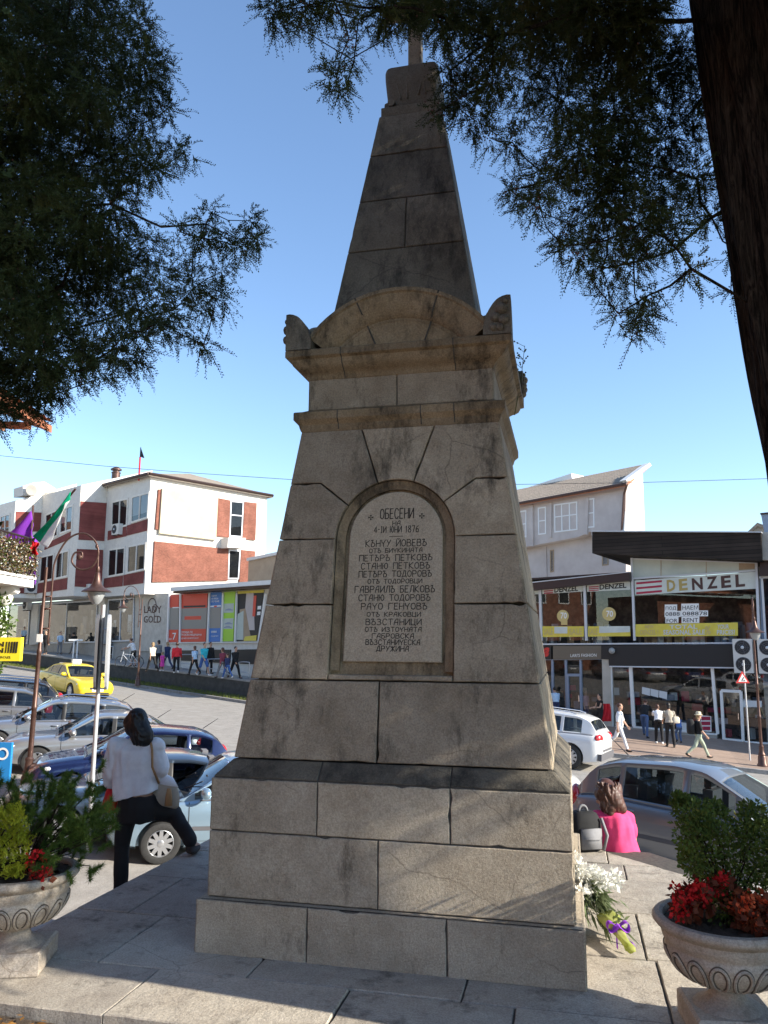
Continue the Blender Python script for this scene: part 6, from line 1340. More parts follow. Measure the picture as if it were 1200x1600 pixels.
person('man in jeans and a dark top bending at the shop window', rpn(652, 722), 60, 1.74, top='cloth_black', bottom='cloth_jeans', lean=32, th=(30, -6), kn=(10, 8), arm=((38, 5, 25), (30, 5, 30)), group=gPR, vox=.012)
person('woman in a pale pink top and black trousers leaning to the window', rpn(716, 748), 75, 1.66, top='cloth_white', bottom='cloth_black', shoe='shoe_white', female=True, style='bob', hair='hair_brown', lean=34, th=(8, -4), kn=(6, 4), arm=((44, 5, 30), (40, 5, 30)), group=gPR, vox=.012)
stp, Js, ps, ls = person('woman in a striped top and black trousers seen from behind at the window', rpn(766, 764), 80, 1.72, top='cloth_stripe', bottom='cloth_black', female=True, style='bob', hair='hair_black', lean=10, th=(6, -6), kn=(3, 5), arm=((12, 8, 40), (8, 10, 30)), group=gPR, vox=.012)
bag('shoulder_bag', 'pale shoulder bag at the hip of the woman in the striped top', at_world(stp, ps+Vector((.25, -.02, .12))), (.28, .12, .26), 'cloth_beige', 0, strap=[at_world(stp, ps+Vector((.25, -.02, .22))), at_world(stp, ps+ls*.3+Vector((.24, -.03, 0))), at_world(stp, ps+ls*.455+Vector((.14, 0, 0)))])
person('child in a red and blue top crouching by the window display', rpn(808, 745), 100, 1.2, top='cloth_blue', bottom='cloth_jeans', child=True, lean=22, th=(40, 20), kn=(60, 30), arm=((30, 6, 30), (30, 6, 30)), group=gPR, vox=.012)
person('woman in a floral dress by the shop door', rpn(388, 655), -60, 1.62, top='cloth_floral', bottom='cloth_navy', skirt=True, female=True, style='bob', hair='hair_fair', group=gPR, vox=.012, **stand)
person('man in a white shirt with his back turned at the left shop window', rpn(205, 640), 100, 1.8, top='cloth_white', bottom='cloth_black', hair='hair_brown', group=gPR, vox=.012, **stand)
person('stooping person in a light blue shirt beside the white shirted man', rpn(256, 645), 100, 1.66, top='cloth_lightblue', bottom='cloth_navy', hair='hair_black', lean=14, group=gPR, vox=.012, **stand)

# ---------------------------------------------------------------- the woman in the white shirt, one foot up on the platform
def wz(x, y): return (130+.1937*x, 1090+.1937*y)
YW = 7.22
def wpnt(x, y, dy=0.0): return at_y(*wz(x, y), YW+dy)
wl = wpnt(310, 1520); wl = Vector((wl.x, wl.y, -.38))
W_ = thing('person', 'woman with long black hair in a white shirt resting one foot on the platform edge', 'person', wl)
def R(p): return Vector(p)-wl
hipc = R(wpnt(430, 880)); hL = R(wpnt(355, 890)); hR = R(wpnt(500, 870, .02)); kL = R(wpnt(318, 1180, .05)); aL = Vector((kL.x*.3+.0, .0, .085)); kR = R(wpnt(735, 935, .16)); aR = R(on_z(297, 1336, 0)); aR.z = .38+.088
shL = R(wpnt(262, 395)); shR = R(wpnt(590, 395)); nk_ = R(wpnt(425, 330, .02)); hd_ = R(wpnt(438, 205, .04)); eL = R(wpnt(208, 570, .03)); wL = R(wpnt(225, 715, .16)); eR = R(wpnt(622, 590, .02)); wR = R(wpnt(600, 690, .2))
X = Vector((1, 0, 0)); Yv = Vector((0, 1, 0)); b = MB()
sp_ = [hipc-Vector((0, 0, .10)), hipc, hipc.lerp(nk_, .3), hipc.lerp(nk_, .55), hipc.lerp(nk_, .8), nk_-Vector((0, 0, .03))]
b.elt(sp_, [.15, .165, .135, .14, .15, .06], [.10, .115, .095, .10, .09, .05], X, Yv); limb(b, [nk_-Vector((0, 0, .05)), hd_-Vector((0, 0, .06))], [.055, .05]); limb(b, [nk_-Vector((0, 0, .06)), shL], [.05, .05]); limb(b, [nk_-Vector((0, 0, .06)), shR], [.05, .05])
Mw = head(b, hd_, (-.30, .95, -.05), (0, 0, 1), 1.0)
limb(b, [hL, kL, aL], [.085, .055, .038]); limb(b, [hR, kR, aR], [.085, .055, .038]); limb(b, [aL, aL+Vector((-.03, .13, -.05))], [.04, .034]); limb(b, [aR, aR+Vector((.03, .13, -.05))], [.04, .034])
limb(b, [shL, eL, wL], [.048, .04, .028]); limb(b, [shR, eR, wR], [.048, .04, .028]); hand(b, wL, Vector((.1, .8, -.5)), -1, (1, 0, .3), 1.0, 45); hand(b, wR, Vector((-.4, .8, -.3)), 1, (-1, 0, .3), 1.0, 45)
remeshed(b, 'body', 'skin', .009, W_, 3); face_marks(W_, hd_, Mw, 1.0, 'hair_black')
t = MB(); hem = hipc-Vector((0, 0, .03)); hemv = [R(wpnt(425, 790)), R(wpnt(425, 700)), R(wpnt(425, 600)), R(wpnt(425, 500)), R(wpnt(425, 420)), R(wpnt(425, 360))]
tilt = [Vector((1, 0, .22)), Vector((1, 0, .12)), X, X, X, X]
t.elt(hemv, [.205, .20, .195, .20, .19, .10], [.135, .13, .125, .13, .115, .065], [v.normalized() for v in tilt], Yv, 22)
limb(t, [shL+Vector((.02, 0, -.02)), eL+Vector((.02, 0, .04)), eL.lerp(wL, .75)], [.085, .085, .072], 12); limb(t, [shR+Vector((-.02, 0, -.02)), eR+Vector((-.01, 0, .03)), eR.lerp(wR, .75)], [.082, .086, .07], 12)
limb(t, [nk_-Vector((0, 0, .07)), shL], [.07, .08]); limb(t, [nk_-Vector((0, 0, .07)), shR], [.07, .08])
remeshed(t, 'shirt', 'cloth_shirt', .010, W_, 3, noise=.011, nscale=13)
p = MB(); p.elt([hipc-Vector((0, 0, .12)), hipc, hipc+Vector((0, 0, .10))], [.165, .18, .16], [.13, .135, .12], X, Yv); limb(p, [hL, kL, aL+Vector((0, 0, .03))], [.105, .07, .056], 12); limb(p, [hR, kR, aR+Vector((0, 0, .03))], [.108, .075, .058], 12)
remeshed(p, 'trousers', 'cloth_black', .011, W_, 4, noise=.006, nscale=14)
for a, dx in ((aL, -.03), (aR, .04)):
    q = MB(); q.ell(a+Vector((dx*.6, .06, -.05)), (.045, .135, .038), n=12, m=8); q.ell(a+Vector((0, 0, -.03)), (.044, .055, .05), n=12, m=8); remeshed(q, 'shoe', 'shoe_dark', .011, W_, 2)
h = MB()
for (x, y, dy, r) in ((438, 190, .02, .098), (435, 165, .03, .092), (450, 235, -.02, .10), (470, 270, -.04, .092), (490, 300, -.05, .085), (500, 330, -.055, .072), (515, 300, -.02, .06), (410, 240, .0, .085), (480, 350, -.05, .05), (462, 355, -.045, .04), (395, 200, .03, .08)):
    h.ell(R(wpnt(x, y, dy)), (r, r*.95, r), n=12, m=8)
for i in range(90):
    a = rr.uniform(-1.5, 1.5); x0 = 438+52*math.sin(a); st_ = rr.uniform(120, 240); en = rr.uniform(300, 395); ph_ = rr.uniform(0, 6.28); xe = x0*.55+.45*490+rr.uniform(-30, 34); dyv = -.02-.07*math.cos(a)+rr.uniform(-.015, .015)
    h.tube([R(wpnt(x0+(xe-x0)*t*t+7*math.sin(ph_+t*9), st_+(en-st_)*t, dyv+.015*math.sin(ph_+t*7)-.02*t)) for t in [k/9 for k in range(10)]], [.010, .012, .013, .013, .013, .012, .012, .011, .009, .005], 5)
remeshed(h, 'hair', 'hair_black', .0065, W_, 1)
fl = MB(); rp_ = wL+wl
def cl_red(u, v):
    return rp_+Vector(((u-.5)*(.16+.06*v)+.05-.06*v*(.5-u), .05+.045*math.sin(u*13+v*2)+.02*math.sin(v*9), .10-.30*v-.05*math.sin(u*3)))
fl.grid(cl_red, 22, 14); o = fl.build('red_jacket', 'red_cloth', smooth=True, fix=False); m_ = o.modifiers.new('t', 'SOLIDIFY'); m_.thickness = .03; tag(o, 'crumpled red jacket held in the left hand of the woman in white', 'jacket')
bc = wpnt(650, 740, .05); sb_ = thing('shoulder_bag', 'tan and pale striped shoulder bag hanging at the hip of the woman in white', 'bag', bc); sb_.scale = (.82, .8, .9)
q = MB(); rg = []
for k, (f, hh) in enumerate(((.75, -.15), (.95, -.13), (1, -.04), (.92, .06), (.62, .13), (.3, .15))): rg.append([Vector(((.17*f)*math.cos(a)+.05*(-hh*2), .065*f*math.sin(a), hh+.03*math.cos(a)*-1)) for a in [2*math.pi*i/18 for i in range(18)]])
q.rings(rg); q.build('bag_body', 'cloth_stripe', sb_, local=True, smooth=True)
q = MB(); q.rings([[Vector(((.172*f)*math.cos(a)+.05*(-hh*2), .07*f*math.sin(a), hh+.03*math.cos(a)*-1)) for a in [2*math.pi*i/18 for i in range(18)]] for f, hh in ((.93, .055), (.66, .135), (.3, .16))]); q.build('flap', 'cloth_shirt', sb_, local=True, smooth=True)
q = MB(); q.rings([[Vector((.075+.03*f*math.cos(a), -.07+.02*f*math.sin(a), hh)) for a in [2*math.pi*i/8 for i in range(8)]] for f, hh in ((1.4, -.14), (1.2, -.05), (.7, .02))]); q.build('tassel', 'leather_tan', sb_, local=True, smooth=True)
q = MB(); q.tube([wpnt(610, 690, .0), wpnt(558, 560, -.15), wpnt(556, 420, -.13), wpnt(545, 360, -.06), wpnt(540, 345, .02)], .011, 6); q.build('strap', 'leather_tan', sb_, smooth=True)

# ---------------------------------------------------------------- the seated woman in pink
pb = at_y(962, 1326, 7.62); pb.z = -.14
P_ = thing('person', 'woman in a pink shirt sitting on the far edge of the platform', 'person', pb)
def pp(px, py, dy=0.0): return at_y(px, py, 7.60+dy)-pb
hc2 = pp(948, 1246, .02); ht2 = Vector((pp(965, 1326).x, 0, .10)); nk2 = pp(955, 1268, -.03); b = MB()
sp2 = [ht2-Vector((0, 0, .08)), ht2, ht2.lerp(nk2, .35), ht2.lerp(nk2, .65), ht2.lerp(nk2, .9), nk2]
b.elt(sp2, [.19, .195, .175, .175, .15, .06], [.13, .14, .12, .115, .09, .055], X, Yv); limb(b, [nk2-Vector((0, 0, .04)), hc2-Vector((0, 0, .05))], [.056, .05]); M2 = head(b, hc2, (-.85, .42, -.35), (-.1, .1, 1), 1.0)
sL, sR = pp(934, 1276, 0), pp(981, 1278, 0); e_L, w_L = pp(926, 1308, .16), pp(914, 1306, .38); e_R, w_R = pp(988, 1312, .14), pp(960, 1310, .40)
limb(b, [nk2-Vector((0, 0, .05)), sL], [.05, .05]); limb(b, [nk2-Vector((0, 0, .05)), sR], [.05, .05])
limb(b, [sL, e_L, w_L], [.052, .042, .03]); limb(b, [sR, e_R, w_R], [.052, .042, .03]); hand(b, w_L, w_L-e_L, -1, (1, 0, 0), 1.0, 35); hand(b, w_R, w_R-e_R, 1, (-1, 0, 0), 1.0, 35)
for sg in (-1, 1):
    hh = ht2+Vector((sg*.09, .02, -.03)); kk = hh+Vector((sg*.06, .42, .02)); aa = kk+Vector((0, .05, -.40)); limb(b, [hh, kk, aa], [.085, .058, .04])
remeshed(b, 'body', 'skin', .009, P_, 3); face_marks(P_, hc2, M2, 1.0, 'hair_brown')
t = MB(); t.elt([ht2-Vector((0, 0, .05))]+sp2[1:], [.215, .215, .195, .19, .165, .075], [.15, .16, .14, .135, .105, .065], X, Yv, 20)
limb(t, [nk2-Vector((0, 0, .06)), sL, sL.lerp(e_L, .75)], [.065, .07, .062], 12); limb(t, [nk2-Vector((0, 0, .06)), sR, sR.lerp(e_R, .75)], [.065, .07, .062], 12)
o = remeshed(t, 'shirt', 'cloth_pink', .010, P_, 3, noise=.007, nscale=12)
p = MB(); p.elt([ht2-Vector((0, 0, .10)), ht2-Vector((0, 0, .02))], [.20, .205], [.15, .155], X, Yv)
for sg in (-1, 1):
    hh = ht2+Vector((sg*.09, .02, -.03)); kk = hh+Vector((sg*.06, .42, .02)); aa = kk+Vector((0, .05, -.38)); limb(p, [hh, kk, aa], [.10, .072, .055])
    q = MB(); q.ell(aa+Vector((0, .06, -.05)), (.045, .13, .04), n=12, m=8); q.ell(aa, (.045, .055, .05)); remeshed(q, 'shoe', 'shoe_dark', .012, P_, 2)
remeshed(p, 'trousers', 'cloth_jeans', .012, P_, 3)
h = MB()
for (px, py, dy, r) in ((950, 1238, .0, .105), (946, 1232, .03, .095), (958, 1246, -.04, .092), (962, 1254, -.06, .075), (968, 1260, -.06, .06), (972, 1264, -.06, .045), (955, 1262, -.07, .055), (954, 1270, -.085, .035), (940, 1240, .01, .07)): h.ell(pp(px, py, dy), (r, r, r), n=12, m=8)
for i in range(80):
    a = rr.uniform(-1.5, 1.5); x0 = 951+17*math.sin(a); st_ = rr.uniform(1221, 1240); en = rr.uniform(1255, 1272); ph_ = rr.uniform(0, 6.28); xe = x0*.45+.55*968+rr.uniform(-12, 9); dyv = -.01-.09*math.cos(a)+rr.uniform(-.012, .012)
    h.tube([pp(x0+(xe-x0)*t+1.4*math.sin(ph_+t*8), st_+(en-st_)*t, dyv+.012*math.sin(ph_+t*7)) for t in [k/8 for k in range(9)]], [.009, .011, .012, .012, .012, .011, .010, .008, .005], 5)
remeshed(h, 'hair', 'hair_brown', .0065, P_, 1)
bpk = at_y(913, 1308, 7.5); bpk.z = .17
t = bag('backpack', 'black and grey backpack lying beside the seated woman in pink', bpk, (.30, .24, .34), 'cloth_black', .2, cat='backpack')
q = MB(); q.box((.01, -.115, -.05), (.19, .05, .17), rz=.05); q.box((.01, -.142, -.05), (.15, .01, .02), rz=.05); q.build('pocket', 'cloth_grey', t, local=True, smooth=True)
q = MB(); q.tube([(-.02+.04*math.cos(a), -.03, .17+.05*math.sin(a)) for a in [i*math.pi/8 for i in range(9)]], .012, 6); q.tube([(.12, -.10, .12), (.15, -.15, -.02), (.12, -.13, -.15)], .014, 6); q.build('strap', 'cloth_grey', t, local=True, smooth=True)
# ---------------------------------------------------------------- foliage
def tri_mesh(name, V, mats, parent=None, mi=None):
    """V: (n, 3, 3) triangles in world coordinates"""
    V = np.asarray(V, dtype=np.float32); n = len(V); me = bpy.data.meshes.new(name); off = np.array(parent.location if parent is not None else V.reshape(-1, 3).mean(0), dtype=np.float32)
    me.vertices.add(3*n); me.loops.add(3*n); me.polygons.add(n)
    me.vertices.foreach_set('co', (V.reshape(-1, 3)-off).ravel()); me.loops.foreach_set('vertex_index', np.arange(3*n, dtype=np.int32)); me.polygons.foreach_set('loop_start', np.arange(0, 3*n, 3, dtype=np.int32))
    for m in ([mats] if isinstance(mats, str) else mats): me.materials.append(MATS[m])
    if mi is not None: me.polygons.foreach_set('material_index', np.asarray(mi, dtype=np.int32))
    me.update(calc_edges=True); me.validate(); o = bpy.data.objects.new(name, me); C.objects.link(o)
    if parent is not None: o.parent = parent
    else: o.location = tuple(float(x) for x in off)
    return o
rg_ = np.random.default_rng(12)
def unit(a): return a/np.maximum(np.linalg.norm(a, axis=-1, keepdims=True), 1e-9)
def sprays(O, D, L, leaf=.035, wid=.005, n=14, flat=.35):
    """feathery twigs: O origins, D directions, L lengths -> triangles"""
    O = np.asarray(O, float); D = unit(np.asarray(D, float)); m = len(O); L = np.broadcast_to(np.asarray(L, float), (m,))
    S_ = unit(np.cross(D, unit(rg_.normal(size=(m, 3))))); N_ = np.cross(D, S_); out = []
    sag = np.array([0, 0, -1.0])
    for i in range(n):
        t = (i+.6)/n; p = O + D*(L*t)[:, None] + sag*(L*.22*t*t)[:, None]; sg = 1 if i % 2 else -1
        dr = unit(D*.75 + S_*(sg*rg_.uniform(.5, 1.0, (m, 1))) + N_*rg_.uniform(-flat, flat, (m, 1))*2)
        ll = leaf*(1.15-.6*t)*rg_.uniform(.6, 1.3, (m, 1)); q = p + dr*ll; wv = unit(np.cross(dr, N_+rg_.normal(size=(m, 3))*.4))*wid*rg_.uniform(.7, 1.3, (m, 1))
        out.append(np.stack([p-wv*.5, p+dr*ll*.5+wv, q], 1)); out.append(np.stack([p+wv*.5, p+dr*ll*.45-wv, q], 1))
    tip = O+D*L[:, None]+sag*(L*.22)[:, None]; wv = S_*.0035; out.append(np.stack([O-wv, O+wv, tip], 1))
    return np.concatenate(out)
def px_dir(px, py, Y): return np.array(at_y(px, py, Y))
def blob_points(blobs, y0, y1, per, y_of=None):
    """sprays in small clumps; every clump is (px, py, radius, density) with its own distance"""
    O, D, centres = [], [], []
    for (px, py, r, den) in blobs:
        Y = rg_.uniform(y0, y1) if y_of is None else y_of(px, py)+rg_.uniform(-.35, .35); c = px_dir(px, py, Y); R_ = r/FPX*Y*1.0; centres.append((c, R_))
        k = max(4, int(per*den*(r/40)**2)); u = unit(rg_.normal(size=(k, 3)))*(rg_.random((k, 1))**.5)*R_*np.array([1, 1.5, 1]); O.append(c+u*.85)
        d = unit(u)*.8+rg_.normal(size=(k, 3))*.55+np.array([0, 0, -.25]); D.append(d)
    return np.concatenate(O), np.concatenate(D), centres
def limbs(centres, roots, r_tip=.004, gain=.0016):
    """twigs and limbs joining every clump to its nearest neighbour towards the trunk"""
    pts = [np.array(r) for r in roots]+[c for c, _ in centres]; nr = len(roots); P = np.array(pts); N = len(P); par = [-1]*N; done = list(range(nr)); todo = set(range(nr, N)); cost = np.zeros(N)
    while todo:
        tl_ = list(todo); dd = np.linalg.norm(P[tl_][:, None]-P[done][None], axis=2)+.35*cost[done][None]; i, j = np.unravel_index(dd.argmin(), dd.shape); a, b = tl_[i], done[j]; par[a] = b; cost[a] = cost[b]+np.linalg.norm(P[a]-P[b]); done.append(a); todo.remove(a)
    w_ = np.ones(N); 
    for a in reversed(done):
        if par[a] >= 0: w_[par[a]] += w_[a]
    mb = MB()
    for a in range(nr, N):
        p, q = Vector(P[par[a]]), Vector(P[a]); m_ = p.lerp(q, .5)+Vector(rg_.normal(size=3)*.06*(q-p).length)-Vector((0, 0, .06*(q-p).length)); ra = r_tip+gain*w_[a]**.75; rb_ = min(ra*1.5, r_tip+gain*w_[par[a]]**.75)
        mb.tube([p, m_, q], [rb_, (ra+rb_)/2, ra], 6)
    return mb
def cones(centres, per, r=.006):
    out = []
    O = np.concatenate([c+rg_.normal(size=(per, 3))*R_*.42 for c, R_ in centres]); 
    e = np.array([[1, 0, 0], [-1, 0, 0], [0, 1, 0], [0, -1, 0], [0, 0, 1.2], [0, 0, -1.2]])*r; f = [(0, 2, 4), (2, 1, 4), (1, 3, 4), (3, 0, 4), (2, 0, 5), (1, 2, 5), (3, 1, 5), (0, 3, 5)]
    for a, b, c in f: out.append(np.stack([O+e[a], O+e[b], O+e[c]], 1))
    return np.concatenate(out)
def bark_trunk(name, parent, path, radii, n=26):
    path = [Vector(p) for p in path]; rg = []; M_ = 60
    for i in range(M_+1):
        t = i/M_*(len(path)-1); k = min(int(t), len(path)-2); u = t-k; c = path[k].lerp(path[k+1], u); r = radii[k]+(radii[k+1]-radii[k])*u
        rg.append([c+Vector((math.cos(a), math.sin(a), 0))*(r*(1+.07*math.sin(a*9+i*.11)+.05*math.sin(a*17-i*.17+1)+.03*math.sin(a*5+i*.5))) for a in [2*math.pi*j/(n*3) for j in range(n*3)]])
    b = MB(); b.rings(rg); return b.build(name, 'bark', parent, smooth=True)
# the juniper on the right: trunk leaning in from outside the frame, crown hanging over the monument
TR = thing('juniper_tree', 'dark juniper tree leaning in from the right with its thick ridged trunk in view', 'tree', (2.44, 3.78, -.2))
bark_trunk('trunk', TR, [(2.46, 3.78, -.3), (2.40, 3.78, .3), (2.30, 3.78, 1.6), (2.20, 3.78, 2.9), (2.07, 3.78, 4.1), (1.93, 3.78, 5.4), (1.8, 3.75, 7), (1.7, 3.7, 9)], [.42, .31, .29, .285, .275, .25, .2, .12])
RB = [(430,18,32,.8),(455,35,24,.6),(480,8,36,.8),(520,0,36,.5),(560,30,30,.35),(525,122,26,.8),(548,92,22,.4),(540,140,16,.5),(545,60,18,.3),(600,12,44,.8),(650,14,36,.6),(700,30,50,.9),(705,110,26,.7),(706,160,22,.7),(680,176,18,.5),(640,-10,50,1),(700,-10,50,1),(820,-10,60,1),(880,-10,60,1),(1000,-10,60,1),(720,150,38,.8),(745,190,28,.7),(770,60,58,1),(770,130,40,.7),(800,222,28,.7),(765,215,18,.4),(840,40,60,1),(830,120,45,.8),(822,180,30,.5),(900,60,66,1),(880,160,50,.9),(900,230,52,.95),(860,280,42,.8),(812,305,26,.9),(797,296,16,.6),(842,320,24,.6),(960,80,66,1),(960,170,58,1),(970,250,58,1),(940,310,52,.9),(890,350,34,.6),(880,385,24,.7),(905,402,20,.6),(1020,120,58,1),(1040,220,56,1),(1030,300,52,.9),(1000,350,48,.8),(950,370,42,.8),(940,420,30,.7),(945,450,20,.6),(990,410,34,.55),(1040,370,42,.6),(1080,420,24,.5),(1012,462,24,.5),(1002,496,28,.8),(966,490,20,.5),(988,522,15,.5),(1090,280,42,.8),(1112,340,28,.5),(1100,150,45,1),(1150,390,20,.5),(1142,455,16,.4),(1150,320,20,.5),(1070,90,50,1),(1000,30,60,1),(920,10,60,1),(760,10,50,1)]
O, D, cen = blob_points(RB, 3.5, 4.7, 165)
V = sprays(O, D, rg_.uniform(.07, .15, len(O)), .024, .0032, n=20)
# upper crown above the frame, unseen, made dense to shade the monument
def crown(c, rad, n, ok):
    out = []
    while len(out) < n:
        u = unit(rg_.normal(size=3))*rg_.random()**.4; p = np.array(c)+u*np.array(rad)
        if ok(p): out.append(p)
    return np.array(out)
def hidden(p, keep=()):
    x, y = proj(p)
    if np.linalg.norm(p-np.array(CAM)) < 1.6: return False
    if x is None: return True
    return x < -70 or x > 1290 or y < -260
UP = crown((2.5, 3.9, 7.4), (3.2, 2.6, 3.9), 13000, lambda p: hidden(p) and p[2] > 3.9+.85*max(0, p[0]-2.2)+.3*max(0, 3.2-p[1]) and p[0] < 5.4)
def low_ok(p): return hidden(p) and p[2] > 2.75+.27*max(0, p[0]-2.6)+.35*max(0, 3.0-p[1])
UP = np.concatenate([UP, [p for p in np.stack([rg_.uniform(2.7, 6.6, 5200), rg_.uniform(2.3, 5.6, 5200), rg_.uniform(2.7, 6.4, 5200)], 1) if low_ok(p)]])  # added low foliage out of view, its underside cut to shade the shaft
V2 = sprays(UP, rg_.normal(size=UP.shape)+np.array([0, 0, -.3]), rg_.uniform(.25, .45, len(UP)), .12, .020, n=13)
V3 = cones(cen, 12)
tri_mesh('crown', np.concatenate([V, V2, V3]), ['juniper_leaf', 'juniper_leaf_grey', 'hair_brown'], TR, np.concatenate([(rg_.random(len(V)) < .25).astype(int), np.zeros(len(V2), int), np.full(len(V3), 2)]))
o = limbs(cen, [(2.05, 3.78, 4.2), (1.95, 3.78, 5.2), (1.85, 3.76, 6.2), (2.15, 3.78, 3.4)], .0022, .0009).build('limbs', 'bark', TR, smooth=True)
# the juniper on the left, a dark mass with drooping boughs
TL = thing('juniper_tree', 'dense dark juniper tree filling the left side with boughs reaching right', 'tree', (-3.75, 5.6, -.3))
bark_trunk('trunk', TL, [(-3.75, 5.6, -.5), (-3.72, 5.6, .4), (-3.7, 5.6, 2.5), (-3.72, 5.6, 5), (-3.75, 5.65, 8), (-3.8, 5.7, 10.5)], [.42, .32, .28, .22, .14, .05], 18)
edge = [(0, 175), (50, 222), (90, 232), (130, 212), (170, 238), (205, 222), (240, 255), (285, 212), (320, 185), (360, 200), (400, 235), (440, 300), (480, 285), (540, 240), (580, 175), (620, 60), (645, 20)]
LBb = []
for py in range(-20, 640, 34):
    ex = interp(edge, py); px = -70
    while px < ex:
        LBb.append((px+rg_.uniform(-14, 14), py+rg_.uniform(-14, 14), rg_.uniform(30, 46), (1.0 if px < ex-70 else .75) * (1 if py < 400 or px < 80 else .62))); px += 36
LBb += [(236,45,20,.8),(250,85,20,.9),(258,105,18,.7),(262,170,22,.9),(290,237,20,.9),(268,240,24,.8),(245,265,24,.8),(330,332,17,.9),(322,350,18,.8),(392,345,20,1),(400,372,20,1),(380,385,20,.9),(350,378,24,.9),(315,372,24,.8),(280,362,20,.6),(345,425,26,.7),(338,465,24,.9),(315,480,24,.6),(300,430,34,.6),(270,485,34,.6),(318,538,18,.9),(300,525,20,.7),(270,520,22,.6),(215,578,20,.9),(190,545,30,.6),(90,612,20,.9),(60,625,18,.9),(140,560,30,.5),(28,640,16,.8),(160,590,20,.4)]
O, D, cen = blob_points(LBb, 4.3, 6.0, 125)
V = sprays(O, D, rg_.uniform(.08, .16, len(O)), .027, .0038, n=20)
UP = crown((-3.8, 5.7, 5.6), (2.6, 2.4, 5.2), 3600, lambda p: (hidden(p) or (proj(p)[0] or 0) < interp(edge, max(0, proj(p)[1] or 0))-75 and (proj(p)[1] or 0) < 470 and p[1] > 5.5) and p[2] > 2.6)
seen = np.array([not hidden(p) for p in UP]); NU, DN = rg_.normal(size=UP.shape)+np.array([0, 0, -.3]), rg_.uniform(.28, .45, len(UP))
V2 = np.concatenate([sprays(UP[~seen], NU[~seen], DN[~seen], .12, .022, n=11), sprays(np.repeat(UP[seen], 3, 0)+rg_.normal(size=(3*seen.sum(), 3))*.12, rg_.normal(size=(3*seen.sum(), 3))+np.array([0, 0, -.3]), .2, .035, .006, n=20)])
V3 = cones(cen, 5)
tri_mesh('crown', np.concatenate([V, V2, V3]), ['juniper_leaf', 'juniper_leaf_grey', 'hair_brown'], TL, np.concatenate([(rg_.random(len(V)) < .2).astype(int), np.zeros(len(V2), int), np.full(len(V3), 2)]))
limbs(cen, [(-3.7, 5.6, z) for z in (2.6, 3.4, 4.2, 5.0, 5.8, 6.6)], .002, .0009).build('limbs', 'bark', TL, smooth=True)

# ---------------------------------------------------------------- stone urns and their plants
US, UZ = .94, .80
def urn(label, px, py, rz):
    c = on_z(px, py, 0); t = thing('stone_urn', label, 'urn', c, rz, 'stone urns on the platform'); t.scale = (US, US, UZ)
    b = MB(); b.rings([[(-w_, -w_, z), (w_, -w_, z), (w_, w_, z), (-w_, w_, z)] for w_, z in ((.20, .0), (.205, .01), (.205, .135), (.19, .15))]); b.build('plinth', 'urn_stone', t, local=True)
    b = MB(); prof = [(.001, .13), (.165, .135), (.17, .15), (.155, .165), (.12, .18), (.095, .205), (.085, .235), (.09, .255), (.12, .275), (.19, .30), (.245, .345), (.28, .40), (.295, .445), (.298, .47), (.29, .485), (.292, .50), (.305, .52), (.312, .55), (.308, .57), (.315, .58), (.338, .595), (.352, .615), (.352, .635), (.34, .65), (.315, .655), (.30, .645), (.295, .58), (.001, .56)]
    b.lathe(prof, n=64)
    for k in range(16):   # raised loops round the bowl
        a0 = 2*math.pi*k/16; P = []
        for i in range(23):
            tt = i/22*2*math.pi*.86 + .07*2*math.pi - math.pi/2; az = a0+.145*math.cos(tt); zz = .385+.078*math.sin(tt)
            P.append((az, zz))
        def rad(z): return interp([(p[1], p[0]) for p in prof[9:14]], z)
        b.tube([(rad(z)*math.cos(a)*1.006, rad(z)*math.sin(a)*1.006, z) for a, z in P], .009, 6); b.tube([(rad(z)*math.cos(a)*.999, rad(z)*math.sin(a)*.999, z) for a, z in [(a0+(a-a0)*.80, .385+(z-.385)*.84) for a, z in P]], .006, 5, 1); b.tube([(rad(z)*math.cos(a)*.999, rad(z)*math.sin(a)*.999, z) for a, z in [(a0+(a-a0)*1.17, .385+(z-.385)*1.14) for a, z in P]], .005, 5, 1)
    b.build('bowl', ['urn_stone', 'urn_crevice_dark'], t, local=True, smooth=40)
    b = MB(); b.grid(lambda u, v: (.297*u*math.cos(2*math.pi*v), .297*u*math.sin(2*math.pi*v), .622+.02*math.sin(u*19+v*40)), 8, 40); b.build('soil', 'soil', t, local=True, smooth=True)
    return t, c
UL, cl_ = urn('weathered stone urn planted with dwarf pine and golden conifer', 20, 1508, .12)
UR, cr_ = urn('weathered stone urn planted with a glossy shrub and begonias', 1140, 1612, -.1)
def leaves(centres, n, size, spread=1.0, up=.3, asp=.5):
    """small folded oval leaves scattered round stems"""
    out = []
    for c, r in centres:
        u = unit(rg_.normal(size=(n, 3)))*(rg_.random((n, 1))**.45)*r*spread; p = np.asarray(c)+u; d = unit(u+rg_.normal(size=(n, 3))*.6*r+np.array([0, 0, up*r])); s_ = unit(np.cross(d, rg_.normal(size=(n, 3)))); nn = np.cross(d, s_); L = size*rg_.uniform(.6, 1.25, (n, 1))
        a, b = p+d*L*.5+s_*L*asp*.5+nn*L*.08, p+d*L*.5-s_*L*asp*.5+nn*L*.08; q = p+d*L
        out += [np.stack([p, a, q], 1), np.stack([p, q, b], 1)]
    return np.concatenate(out)
def stems(centres, base, mb=None, r=.006):
    mb = mb or MB()
    for c, _ in centres: c = Vector(c); m_ = Vector(base).lerp(c, .5)+Vector((0, 0, .03)); mb.tube([base, m_, c], [r*1.6, r, r*.5], 5)
    return mb
